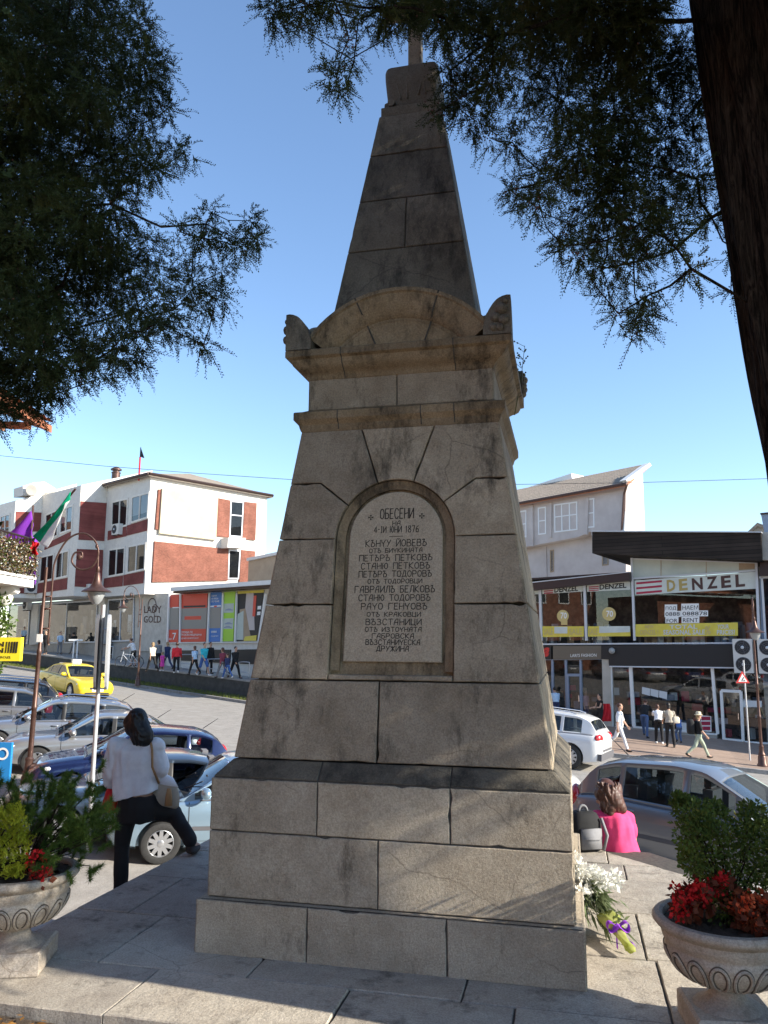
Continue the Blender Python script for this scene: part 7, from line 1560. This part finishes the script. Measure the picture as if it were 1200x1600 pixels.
def needle_tufts(cent, n, L, wid=.0022, stem=.05):
    out = []
    for c, r in cent:
        d0 = unit(np.asarray(r)); k = n; t = rg_.random((k, 1)); p = np.asarray(c)+d0*t*stem; d = unit(d0*.5+rg_.normal(size=(k, 3))*.6); q = p+d*L*rg_.uniform(.7, 1.2, (k, 1)); w_ = unit(np.cross(d, rg_.normal(size=(k, 3))))*wid; out.append(np.stack([p-w_, p+w_, q], 1))
    return np.concatenate(out)
# dwarf pine in the left urn
def up_px(px, py, dy, c): return np.array(at_y(px, py, c.y+dy))
pbase = cl_+Vector((.02, 0, .5)); PT = thing('dwarf_pine', 'dark green dwarf pine sprawling over the left stone urn', 'shrub', pbase)
tips = []
for (px, py, n_) in ((15, 1230, 5), (50, 1225, 5), (85, 1220, 7), (110, 1215, 6), (125, 1235, 6), (150, 1275, 7), (158, 1290, 6), (20, 1262, 6), (60, 1262, 7), (100, 1240, 7), (120, 1310, 7), (90, 1275, 7), (140, 1290, 7), (110, 1275, 7), (75, 1300, 6), (130, 1340, 5), (140, 1310, 6), (115, 1330, 5), (95, 1300, 6), (70, 1250, 6), (35, 1250, 5), (100, 1255, 6), (130, 1260, 6), (0, 1245, 5), (120, 1290, 6), (80, 1340, 4), (108, 1350, 4), (60, 1290, 5), (-20, 1240, 5)):
    for _ in range(n_): tips.append(up_px(px+rg_.normal()*15, py+8+rg_.normal()*13, rg_.uniform(-.22, .28), cl_))
cen = [(p, (p-np.array(pbase))*.5+rg_.normal(size=3)*.2+np.array([0, 0, .10])) for p in tips]
V = needle_tufts(cen, 210, .040, .0016, .08); tri_mesh('needles', V, 'pine_leaf', PT)
sb_ = MB()
for p, _ in cen[::4]:
    q = Vector(p); m_ = pbase.lerp(q, .45)+Vector((rg_.normal()*.03, rg_.normal()*.03, .02)); sb_.tube([pbase, m_, q], [.008, .005, .003], 5)
sb_.build('branch', 'bark', PT, smooth=True)
GT = thing('golden_conifer', 'small yellow green conifer at the left edge in the left urn', 'shrub', cl_+Vector((-.16, -.14, .5)))
O = []; D = []
for _ in range(900):
    px, py = rg_.uniform(-60, 44), rg_.uniform(1265, 1375); k = 1-abs((py-1325)/70)**2*.3
    p = up_px(px*k, py, rg_.uniform(-.27, -.08), cl_); O.append(p); D.append(np.array([rg_.normal()*.5, rg_.normal()*.5, .9]))
O = np.array(O); V = sprays(O, np.array(D), rg_.uniform(.04, .08, len(O)), .022, .0034, n=10); tri_mesh('foliage', V, 'golden_leaf', GT); stems([(p, 0) for p in O[::14]], GT.location).build('branch', 'bark', GT)
def begonia(label, c, spots, red, dy0, dy1, cnt=16):
    t = thing('begonia', label, 'flower', up_px(spots[0][0], spots[0][1], 0, c)*1.0); t.location.z = c.z+.5
    cf = [(up_px(px+rg_.normal()*6, py+rg_.normal()*5, rg_.uniform(dy0, dy1), c), .022) for px, py in spots for _ in range(cnt)]
    V = leaves(cf, 14, .021, 1.2, .3, .9); tri_mesh('petals', V, red, t); cf2 = [(p-np.array([0, 0, .03]), .04) for p, _ in cf[::2]]; tri_mesh('leaves', leaves(cf2, 8, .045, 1.0, .2, .8), 'bronze_leaf', t); stems(cf[::4], t.location, r=.004).build('stem', 'bronze_leaf', t); return t
begonia('red begonia below the dwarf pine in the left urn', cl_, [(52, 1345), (62, 1336), (70, 1360), (56, 1368)], 'begonia_red', -.24, -.12, 3)
begonia('deep red begonia at the left rim of the right urn', cr_, [(1068, 1400), (1085, 1392), (1098, 1388), (1062, 1418), (1080, 1412), (1102, 1400), (1130, 1380)], 'begonia_red', -.2, .06, 11)
begonia('orange red begonia at the right edge of the right urn', cr_, [(1170, 1420), (1185, 1410), (1196, 1430), (1178, 1440), (1160, 1412), (1205, 1415), (1215, 1440)], 'begonia_orange', -.24, -.05, 13)
BX = thing('shrub', 'glossy small leaved shrub standing tall in the right urn', 'shrub', cr_+Vector((.05, .03, .5)))
spots = [(1070,1262,16),(1085,1275,18),(1075,1300,18),(1095,1300,20),(1100,1330,24),(1085,1345,18),(1120,1290,22),(1130,1320,26),(1150,1300,22),(1165,1330,26),(1180,1300,20),(1195,1285,20),(1175,1270,14),(1205,1320,26),(1215,1350,26),(1190,1360,26),(1150,1360,28),(1120,1360,24),(1105,1375,20),(1140,1395,28),(1175,1390,28),(1205,1385,24),(1230,1310,24),(1240,1350,24),(1115,1265,12),(1062,1252,10),(1130,1420,20),(1100,1290,14),(1078,1330,14)]
cen = [(up_px(px, py, rg_.uniform(-.16, .2), cr_), r/FPX*4.4) for px, py, r in spots for _ in (0, 1)]; V = np.concatenate([leaves(cen, 150, .024, 1.25, .3, .6)]); tri_mesh('foliage', V, 'box_leaf', BX); stems(cen[::3], BX.location, r=.004).build('branch', 'bark', BX)
# ---------------------------------------------------------------- wreath of flowers lying against the monument
F0 = on_z(985, 1492, .02); F1 = on_z(930, 1412, .10); F2 = on_z(905, 1380, .30); BQ = thing('bouquet', 'white funeral bouquet with green leaves and a purple ribbon lying by the monument', 'bouquet', on_z(940, 1440, 0))
def line_pt(t): return F0.lerp(F1, min(1, t*2)) if t < .5 else F1.lerp(F2, (t-.5)*2)
cen = [(np.array(F1.lerp(F2, t))+rg_.normal(size=3)*np.array([.06, .08, .04])+np.array([.02, .0, .06]), .045) for t in rg_.uniform(.35, 1.35, 26)]; tri_mesh('blossoms', leaves(cen, 60, .035, 1.0, .3, .7), 'white_petal', BQ)
O = np.array([np.array(line_pt(t))+rg_.normal(size=3)*np.array([.05, .05, .02])+np.array([0, 0, .04]) for t in rg_.uniform(.30, .85, 150)]); dv = np.array(F0-F1); V = []
for p in O: pass
dd = unit(dv+rg_.normal(size=(150, 3))*.22*np.linalg.norm(dv)); sd_ = unit(np.cross(dd, rg_.normal(size=(150, 3))))*.011; LL = rg_.uniform(.14, .30, (150, 1)); V = np.concatenate([np.stack([O-sd_*.3, O+dd*LL*.4+sd_, O+dd*LL], 1), np.stack([O+sd_*.3, O+dd*LL, O+dd*LL*.4-sd_], 1)]); V[:, :, 2] = np.maximum(V[:, :, 2], .006)
tri_mesh('leaves', V, 'bouquet_leaf', BQ)
b = MB(); ax_ = (F0-F1).normalized(); pw = [F1.lerp(F0, t)+Vector((0, 0, .035)) for t in (.45, .6, .75, .88, 1.0)]; av2 = ax_.cross(Vector((0, 0, 1))).normalized(); rgs = []
for i in range(17):
    t = i/16; c = F1.lerp(F0, .42+.6*t)+Vector((0, 0, .034)); r = .055*(1-t)**1.5+.017+.014*max(0, t-.75)*4
    rgs.append([c+av2*(r*math.cos(q)*(1+.16*math.sin(5*q+i*.9)))+Vector((0, 0, 1))*(r*.62*math.sin(q)*(1+.16*math.sin(4*q-i*.7))) for q in [2*math.pi*j/20 for j in range(20)]])
b.rings(rgs); b.build('wrapping', 'wrap_film', BQ, smooth=True)
b = MB(); kc = F1.lerp(F0, .68)+Vector((0, 0, .055)); sd2 = ax_.cross(Vector((0, 0, 1)))
for sg in (-1, 1):
    for tw in (0, .6): b.grid(lambda u, v: kc+sd2*(sg*(.07*math.sin(math.pi*u)))+ax_*((v-.5)*.035+tw*.05*u)+Vector((0, 0, .03*math.sin(2*math.pi*u)+.02*u)), 12, 2)
    b.grid(lambda u, v: kc+sd2*(sg*(.01+.05*u))+ax_*(.16*u+(v-.5)*.03)-Vector((0, 0, .05*u-.01*math.sin(u*9))), 10, 2)
b.ell(kc, (.022, .022, .02)); b.build('ribbon', 'purple_cloth', BQ, smooth=True, fix=False)

# ---------------------------------------------------------------- street lamps
def curve(pts, n=14):
    P = [Vector(p) for p in pts]; out = []
    for i in range(len(P)-1):
        p0, p1, p2, p3 = P[max(0, i-1)], P[i], P[i+1], P[min(len(P)-1, i+2)]
        for k in range(n): t = k/n; out.append(.5*((2*p1)+(p2-p0)*t+(2*p0-5*p1+4*p2-p3)*t*t+(3*p1-p0-3*p2+p3)*t**3))
    return out+[P[-1]]
def lamp(label, loc, az, H=5.2, lean=(0, 0), arm=.95, group='old style street lamps', left=True):
    t = thing('street_lamp', label, 'street lamp', loc, az, group)
    b = MB(); b.lathe([(.001, 0), (.17, 0), (.17, .06), (.14, .10), (.13, .32), (.11, .36), (.12, .40), (.085, .46), (.075, .62), (.085, .66), (.055, .70)], n=18)
    b.rings([[(r*math.cos(2*math.pi*k/12)+lean[0]*z, r*math.sin(2*math.pi*k/12)+lean[1]*z, z) for k in range(12)] for r, z in ((.052, .70), (.05, 1.6), (.058, 1.62), (.058, 1.67), (.047, 1.69), (.042, 2.7), (.05, 2.72), (.05, 2.78), (.038, 2.8), (.032, H-1.2), (.03, H-.9))])
    b.build('post', 'lamp_metal', t, local=True, smooth=40)
    L0 = Vector((lean[0]*(H-1), lean[1]*(H-1), 0)); a = MB()
    for z in (H-2.15, H-1.75, H-1.5): a.tube([L0+Vector((0, 0, z)), L0+Vector((.14, 0, z+.01))], .022, 6)
    a.tube(curve([L0+Vector((.14, 0, H-2.45)), L0+Vector((.14, 0, H-1.2)), L0+Vector((.17, 0, H-.75)), L0+Vector((.38, 0, H-.32)), L0+Vector((.68, 0, H-.18)), L0+Vector((.93, 0, H-.33)), L0+Vector((1.02, 0, H-.62)), L0+Vector((.90, 0, H-.88)), L0+Vector((.66, 0, H-.93)), L0+Vector((.50, 0, H-.78)), L0+Vector((.54, 0, H-.60)), L0+Vector((.68, 0, H-.58)), L0+Vector((.70, 0, H-.70))], 8), .020, 7)
    a.ell(L0+Vector((.64, 0, H-.68)), (.06, .03, .06)); a.ell(L0+Vector((.98, 0, H-.45)), (.035, .035, .05)); a.build('arm', 'lamp_metal', t, local=True, smooth=True)
    h = MB(); c = L0+Vector((1.03, 0, H-1.55)); h.tube([c+Vector((-.01, 0, .9)), c+Vector((0, 0, .62))], .018, 6); h.lathe([(.001, .70), (.03, .68), (.045, .62), (.03, .57), (.05, .54), (.07, .42), (.10, .32), (.15, .25), (.26, .20), (.30, .165), (.29, .155), (.17, .16), (.001, .16)], c, 20); h.build('lamp_head', 'lamp_metal', t, local=True, smooth=40)
    g = MB(); g.lathe([(.001, .155), (.175, .155), (.17, .10), (.12, -.02), (.06, -.09), (.001, -.10)], c, 16); g.build('lamp_glass', 'lamp_glass', t, local=True, smooth=40); return t
pl0 = on_ground(42, 1240); pl0.z = gz(pl0.x)
lamp('brown old style street lamp with a curled arm left of the woman in white', pl0, math.radians(5), 5.35, (.012, 0))
p2 = on_ground(*z1(600, 1092), .1); lamp('slim old style lamp on the strip before the stone wall', p2, math.radians(182), 5.6)
p3 = on_ground(*z4(1176, 850), .13); lamp('brown old style lamp on the kerb by the shop', p3, math.radians(-112), 5.9)
b = MB(); b.box((0, 0, 0), (.10, .05, .16)); o = b.build('tag_box', 'paper', None, local=True); o.location = Vector((pl0.x+.05, pl0.y-.07, at_y(68, 997, pl0.y).z)); tag(o, 'small white box strapped to the brown lamp post', 'box')
# ---------------------------------------------------------------- signs and posts
Ys = 12.5; sg_ = at_y(152, 1100, Ys); sg_.z = gz(sg_.x, sg_.y)
SG = thing('sign_pole', 'white sign pole with grey panels seen edge on beside the woman in white', 'sign', sg_)
b = MB(); xp_ = at_y(152, 1100, Ys).x; b.tube([(xp_, Ys, gz(xp_)-.1), (xp_, Ys, at_y(163, 945, Ys).z)], .032, 10); b.build('pole', 'galvanised', SG, smooth=40)
b = MB(); tp_, bt_ = at_y(161, 960, Ys), at_y(155, 1078, Ys); av = Vector((-.27, .963, 0)); nv_ = Vector((.963, .27, 0))
for off_, ww in ((-.075, .62), (.085, .62)):
    cm = tp_.lerp(bt_, .5)+nv_*off_; hh = (tp_-bt_).length/2; up_ = (tp_-bt_).normalized(); ring = []
    for i in range(20): a = 2*math.pi*i/20; ring.append(cm+up_*(hh*(abs(math.sin(a))**.5)*(1 if math.sin(a) > 0 else -1))+av*(ww/2*(abs(math.cos(a))**.5)*(1 if math.cos(a) > 0 else -1)))
    b.prism(ring, [p+nv_*.035 for p in ring], 0 if off_ > 0 else 1)
b.build('sign_panel', ['galvanised', 'plastic_grey'], SG)
b = MB()
for f in (.2, .62): q = tp_.lerp(bt_, f); b.tube([q-nv_*.09, q+nv_*.10], .02, 6)
b.build('bracket', 'steel', SG)
# triangular road works sign by the shop
ts = on_ground(1172, 1188, .13); TS = thing('road_sign', 'triangular red and white road works sign on a thin post by the lamp', 'sign', ts)
b = MB(); b.tube([ts, ts+Vector((0, 0, 3.55))], .03, 8); b.build('pole', 'galvanised', TS)
cT = at_y(1160, 1061, ts.y-.08); ts_px = 27
def tri(r, o): return [Vector((cT.x+r*math.sin(2*math.pi*k/3), cT.y+o, cT.z+r*math.cos(2*math.pi*k/3))) for k in range(3)]
b = MB(); b.prism(tri(.29, -.02), tri(.29, 0)); b.build('sign_plate', 'red_paint', TS); b = MB(); b.prism(tri(.19, -.026), tri(.19, -.021)); b.build('sign_face', 'paper', TS)
b = MB()
for q in (((-.10, -.12), (.0, -.12), (-.04, -.02)), ((-.06, -.02), (.03, .09), (.07, .06), (.0, -.05)), ((.02, -.12), (.15, -.12), (.085, -.03)), ((.03, .10), (.07, .14), (.1, .10), (.06, .06))): b.prism([Vector((cT.x+x*.58, cT.y-.031, cT.z+z*.58)) for x, z in q], [Vector((cT.x+x*.58, cT.y-.027, cT.z+z*.58)) for x, z in q])
b.build('symbol', 'black', TS); TS.location = ts
# railings on the raised pavement
for i, (x, y, w_) in enumerate(((830, 1020, 90), (955, 1045, 100), (1062, 1060, 45), (258, 935, 26), (345, 945, 40), (550, 985, 30), (480, 978, 20))):
    p = on_ground(*z1(x-w_/2, y), .92); q = on_ground(*z1(x+w_/2, y+w_*.08), .92); d = (q-p); d.z = 0; b = MB(); h = Vector((0, 0, .85)); b.tube(curve([p, p+h*.85, p+h+d*.06, p+h+d*.94, q+h*.85, q], 5), .03, 7); g_ = Vector((0, 0, .35)); b.tube([p+g_, q+g_], .02, 6)
    tag(b.build('bike_rail', 'steel', smooth=True), ['steel rail hoop before the turquoise shirt and the red jacket', 'steel rail hoop before the maroon coat', 'steel rail hoop nearest the monument edge on the far pavement', 'steel rail hoop in front of the light blue shirt far left', 'steel rail hoop in front of the leaning person in black', 'steel rail hoop just left of the cyclist', 'short steel rail hoop behind the grey sign pole'][i], 'railing', 'steel rail hoops on the raised pavement')
bp_ = on_ground(*z1(322, 1030), .1); b = MB()
for s in (-.14, .14): b.tube([bp_+Vector((s, 0, 0)), bp_+Vector((s*.8, 0, 2.0))], .045, 6)
b.box(bp_+Vector((0, -.05, 2.0)), (.9, .05, .12)); tag(b.build('post_sign', 'white_paint'), 'small white double post marker on the grass strip behind the taxi', 'post')
# ---------------------------------------------------------------- old house at the left edge with balcony, flags and eave
HX, HY0, HY1 = -8.55, 8.0, 15.6
brickmat('old_brick', (0, 1), (.20, .075, .045), (.25, .10, .06), (.16, .10, .075), 4)
HO = thing('old_house', 'old brick house at the left edge showing its tiled eave and balcony', 'building', (HX, HY1, gz(HX)))
b = MB(); b.extr([(HX, -14, -2.2), (HX, HY1, -2.2), (HX, HY1, 5.9), (HX, -14, 5.9)], (-6, 0, 0)); b.build('wall', 'old_brick', HO)
ez = at_y(58, 664, 15.4)
b = MB(); E_ = ez.x; zt_ = ez.z
def tiles(u, v): x = E_-5.2*v; y = -14.5+(16.4+14.2)*u; return Vector((x, y, zt_+.25+2.1*v+.05*abs(math.sin(u*math.pi*110))+.03*math.sin(v*90)))
b.grid(tiles, 660, 20); b.build('roof', 'roof_tile_red', HO, fix=False)
b = MB(); b.extr([(E_, -14.5, zt_+.02), (E_, 16.1, zt_+.02), (E_, 16.1, zt_+.17), (E_, -14.5, zt_+.17)], (-5, 0, 2.0)); b.build('eave_board', 'wood_orange', HO)
for k in range(9):
    b = MB(); y = 15.3-k*1.1; b.extr([(E_-.12, y, zt_-.10), (E_-.12, y+.12, zt_-.10), (E_-.12, y+.12, zt_+.03), (E_-.12, y, zt_+.03)], (-2.6, 0, .1)); b.build('rafter', 'wood_orange', HO)
bx1 = at_y(46, 905, 15.1); bxx, bz_ = bx1.x, bx1.z; tz_ = at_y(46, 842, 15.1).z
b = MB(); b.box(((HX+bxx)/2, 14.0, bz_-.08), (bxx-HX, 2.6, .14)); b.box(((HX+bxx)/2, 14.0, bz_+.03), (bxx-HX+.06, 2.66, .05)); b.build('balcony_slab', 'plaster_white', HO)
b = MB(); L_ = []
for i in range(19): L_.append((bxx-.03, 12.8+i*.135))
for i in range(12): L_.append((HX+.1+i*(bxx-HX-.13)/11, 15.23))
for x, y in L_: b.tube([(x, y, bz_+.05), (x+.02*math.sin(y*9), y, bz_+.4), (x, y, tz_)], .011, 5); b.ell((x, y, bz_+.3), (.03, .03, .06), n=6, m=4)
b.tube([(bxx-.03, 12.75, tz_), (bxx-.03, 15.23, tz_), (HX, 15.23, tz_)], .022, 6); b.tube([(bxx-.03, 12.75, bz_+.1), (bxx-.03, 15.23, bz_+.1), (HX, 15.23, bz_+.1)], .015, 6); b.build('balustrade', 'dark_metal', HO)
b = MB()
for s in (13.0, 15.0):
    b.tube(curve([(HX, s, bz_-.75), (HX+.35, s, bz_-.62), (HX+.55, s, bz_-.40), (bxx-.35, s, bz_-.2), (bxx-.2, s, bz_-.15)], 6), [.14]*25, 8)
    b.lathe([(.001, -.06), (.16, -.06), (.18, 0), (.16, .06), (.001, .06)], (bxx-.42, s, bz_-.36), 14, axis='Y')
b.build('bracket', 'plaster_white', HO, smooth=40)
VN = thing('balcony_vine', 'dry flowering creeper tangled through the iron balcony', 'plant', (bxx, 14.2, bz_))
O = np.stack([rg_.uniform(HX+.2, bxx+.06, 1500), np.where(rg_.random(1500) < .5, rg_.uniform(15.05, 15.32, 1500), rg_.uniform(12.8, 15.3, 1500)), bz_+.05+(tz_-bz_)*.80*rg_.random(1500)], 1)
sel = O[:, 1] < 15.0; O[sel, 0] = rg_.uniform(bxx-.1, bxx+.08, sel.sum()); V = leaves([(p, .05) for p in O], 6, .05, 1.0, -.1, .7); tri_mesh('leaves', V, ['box_leaf', 'dry_twig', 'white_petal', 'bark'], VN, rg_.choice([0, 1, 0, 3, 1, 3, 0, 1, 1, 3, 1, 2], len(V)))
bsh = thing('bush', 'leafy green bush growing beside the old house below the balcony', 'bush', (HX+.9, 14.9, gz(HX)))
cen = [(up_px(px, py, dy, Vector((0, 14.8, 0))), .22) for px, py, dy in ((-10, 935, 0), (2, 950, .1), (-12, 970, -.1), (6, 975, .1), (0, 985, 0), (-20, 990, .2), (-15, 1040, 0), (-30, 1090, 0), (-30, 1150, 0))]; tri_mesh('foliage', leaves(cen, 130, .09, 1.0, .2, .5), 'pine_leaf', bsh); stems(cen, bsh.location, r=.02).build('stem', 'bark', bsh)
def flag(name, label, pole, quad, bands, mats_, fold=.05):
    t = thing(name, label, 'flag', pole[0]); b = MB(); b.tube(pole, .02, 6); b.build('pole', 'lamp_metal', t)
    A, B, D_, E2 = [Vector(q) for q in quad]; nn = (B-A).cross(D_-A).normalized()
    b = MB(); nu, nv = 24, 18
    def fn(u, v): return A.lerp(B, u).lerp(E2.lerp(D_, u), v)+nn*(fold*math.sin(v*7+u*5)*(.3+u)+fold*.5*math.sin(v*15-u*6))-Vector((0, 0, .05*math.sin(u*math.pi)))
    b.grid(fn, nu, nv); b.m = [min(len(mats_)-1, int((k//nu)/nv*bands)) for k in range(nu*nv)]; o = b.build('cloth', mats_, t, smooth=True, fix=False); o.modifiers.new('t', 'SOLIDIFY').thickness = .006; return t
Yf = 15.0
flag('flag', 'white green and red flag flying above the balcony corner', [at_y(45, 852, 15.2), at_y(118, 764, Yf-.3)], [at_y(51, 838, Yf), at_y(112, 768, Yf-.3), at_y(102, 794, Yf-.25), at_y(73, 856, Yf)], 2, ['flag_green', 'flag_white'], .03)
b = MB(); A = at_y(50, 846, 15.05); b.grid(lambda u, v: A+Vector((.13*u+.02*math.sin(v*8), -.05*math.sin(u*6+v*3), -.02*u-.27*v*(1-.25*abs(u-.5)))), 8, 10); o = b.build('flag_end', 'flag_red', smooth=True, fix=False); o.modifiers.new('t', 'SOLIDIFY').thickness = .006; tag(o, 'bunched red end of the flag cloth hanging at the balcony corner', 'flag cloth')
flag('flag', 'large purple flag draped over the balcony rail', [at_y(48, 852, 15.3), at_y(52, 790, 15.4)], [at_y(-4, 846, 15.34), at_y(50, 798, 15.34), at_y(52, 842, 15.34), at_y(6, 872, 15.34)], 1, ['flag_purple'], .03)
b = MB(); b.grid(lambda u, v: at_y(44+11*u+3*math.sin(v*9), 838+75*v+(1-u)*6, 15.42)+Vector((0, .05*math.sin(u*8+v*4), 0)), 10, 22); o = b.build('banner_cloth', 'flag_purple', smooth=True, fix=False); o.modifiers.new('t', 'SOLIDIFY').thickness = .006; tag(o, 'purple cloth hanging down outside the balcony corner', 'flag cloth')
# yellow money transfer box sign on the house, and a blue sign below
YS = 14.6; A, B, D_ = at_y(30, 1033, YS), at_y(30, 996, YS), at_y(-62, 1028, YS); ux = Vector((-1, 0, 0))
SY = thing('box_sign', 'yellow box sign with black lettering at the left edge of the street', 'sign', A)
xw = 1.15; h_ = B.z-A.z; x1_ = A.x; b = MB(); b.box((x1_-xw/2, YS+.06, A.z+h_/2), (xw, .12, h_)); b.build('panel', 'sign_yellow', SY)
b = MB()
put_text(b, 'WESTERN', Vector((x1_-xw*.96, YS-.006, A.z+h_*.60)), Vector((1, 0, 0)), Vector((0, 0, 1)), xw*.70, h_*.22, bold=.03); put_text(b, 'UNION', Vector((x1_-xw*.80, YS-.006, A.z+h_*.34)), Vector((1, 0, 0)), Vector((0, 0, 1)), xw*.54, h_*.22, bold=.03); put_text(b, 'ПАРИЧЕН ПРЕВОД', Vector((x1_-xw*.9, YS-.006, A.z+h_*.10)), Vector((1, 0, 0)), Vector((0, 0, 1)), xw*.76, h_*.11, bold=.02)
for k in range(5): x = x1_-xw*.235+k*.045; b.quad(Vector((x, YS-.006, A.z+h_*.34)), Vector((x+.022+.004*k, YS-.006, A.z+h_*.34)), Vector((x+.032+.004*k, YS-.006, A.z+h_*.82)), Vector((x+.01, YS-.006, A.z+h_*.82)))
b.build('lettering', 'black', SY, fix=False)
b = MB(); b.tube([(x1_-xw*.9, YS+.06, A.z+h_), (HX-.02, YS+.06, A.z+h_+.2)], .03, 6); b.tube([(x1_-xw*.9, YS+.06, A.z+h_*.2), (HX-.02, YS+.06, A.z+h_*.1)], .03, 6); b.build('bracket', 'dark_metal', SY)
A = at_y(15, 1222, 12.2); B = at_y(15, 1160, 12.2); SBl = thing('blue_sign', 'bright blue sign board at the left edge behind the dwarf pine', 'sign', (A.x-.3, 12.2, gz(A.x)))
b = MB(); b.box((A.x-.35, 12.2, (A.z+B.z)/2), (.7, .06, B.z-A.z)); b.build('panel', 'sign_blue', SBl); b = MB(); cP = Vector((A.x-.02-.10, 12.16, B.z-.16))
for i in range(20):
    a, c2 = 2*math.pi*i/20, 2*math.pi*(i+1)/20; b.quad(*[cP+Vector((math.cos(t)*q, 0, math.sin(t)*q)) for q, t in ((.09, a), (.09, c2), (.06, c2), (.06, a))])
b.build('symbol', 'paper', SBl, fix=False); b = MB(); b.tube([(A.x-.35, 12.26, gz(A.x)-.05), (A.x-.35, 12.26, B.z-.1)], .035, 8); b.build('pole', 'galvanised', SBl)
BH = thing('brick_house', 'brick house beyond the old house mirrored in the store windows', 'building', (-14.6, 22, gz(-14.6)))
b = MB(); b.extr([(-14.6, 17, -2), (-14.6, 28.3, -2), (-14.6, 28.3, 9.5), (-14.6, 17, 9.5)], (-8, 0, 0)); b.build('wall', 'old_brick', BH)
b = MB(); b.extr([(-14.2, 16.6, 9.5), (-14.2, 28.6, 9.5), (-14.2, 28.6, 9.75), (-14.2, 16.6, 9.75)], (-5, 0, 2.2)); b.build('roof', 'roof_tile_red', BH)
for k in range(4):
    for z in (1.6, 5.2):
        y = 18.2+k*2.6; b = MB(); b.box((-14.58, y, z+.8), (.10, 1.2, 1.6)); f_ = b.build('window', 'white_paint', BH); b = MB(); b.box((-14.53, y, z+.8), (.04, 1.0, 1.4)); b.build('pane', 'car_glass_dark', f_)
# houses further along the left street, out of the frame, that the shop windows mirror
SH = thing('street_house', 'row of plastered houses along the left street mirrored in the shop windows', 'building', (-52, 48, 1))
b = MB(); b.extr([(-46, 30, -1), (-70, 80, -1), (-70, 80, 15), (-46, 30, 15)], (-8, -4, 0)); b.build('wall', 'beige_wall', SH)
b = MB(); b.extr([(-45.5, 29.5, 15), (-70, 81, 15), (-70, 81, 15.3), (-45.5, 29.5, 15.3)], (-9, -4.5, 2.5)); b.build('roof', 'roof_tile_red', SH)
for k in range(9):
    for z in (1.5, 5.5, 10):
        p = Vector((-46, 30, 0)).lerp(Vector((-70, 80, 0)), (k+.4)/9); d = Vector((-24, 50, 0)).normalized(); n_ = Vector((.9, .43, 0)); b = MB(); b.extr([p+n_*.05+Vector((0, 0, z)), p+n_*.05+d*1.6+Vector((0, 0, z)), p+n_*.05+d*1.6+Vector((0, 0, z+1.9)), p+n_*.05+Vector((0, 0, z+1.9))], n_*.04); b.build('window', 'dark_room', SH)
# every separate piece of these parts becomes a part of its own
def split_pieces(ob):
    me = ob.data; n = len(me.vertices); par = list(range(n))
    def find(a):
        while par[a] != a: par[a] = par[par[a]]; a = par[a]
        return a
    for e in me.edges:
        a, b = find(e.vertices[0]), find(e.vertices[1])
        if a != b: par[a] = b
    groups = {}
    for p in me.polygons: groups.setdefault(find(p.vertices[0]), []).append(p)
    if len(groups) < 2: return
    base = ob.name.split('.')[0]
    for polys in groups.values():
        idx = {}; vs = []; fs = []
        for p in polys:
            f = []
            for v in p.vertices:
                if v not in idx: idx[v] = len(vs); vs.append(me.vertices[v].co[:])
                f.append(idx[v])
            fs.append(f)
        m2 = bpy.data.meshes.new(base); m2.from_pydata(vs, [], fs)
        used = sorted(set(p.material_index for p in polys))
        for k in used: m2.materials.append(me.materials[k])
        for q, p in zip(m2.polygons, polys): q.material_index = used.index(p.material_index); q.use_smooth = p.use_smooth
        o = bpy.data.objects.new(base, m2); C.objects.link(o); o.parent = ob.parent; o.matrix_local = ob.matrix_local
    bpy.data.objects.remove(ob)
for ob in [o for o in SC.objects if o.type == 'MESH' and o.parent is not None and o.name.split('.')[0] in ('banner_patch', 'basement_window', 'window_sheet', 'sign_strip', 'sign_stripe', 'sale_banner', 'discount_sticker', 'sheet', 'pillar', 'window_frame', 'shopfront_frame', 'pane', 'clerestory_joint', 'plinth', 'pilaster', 'brick_panel', 'merchandise', 'clothes_rack', 'sign_panel', 'bracket', 'wiper', 'grille', 'display', 'limbs')]: split_pieces(ob)
bpy.data.scenes.remove(TMP)
bpy.context.view_layer.update()
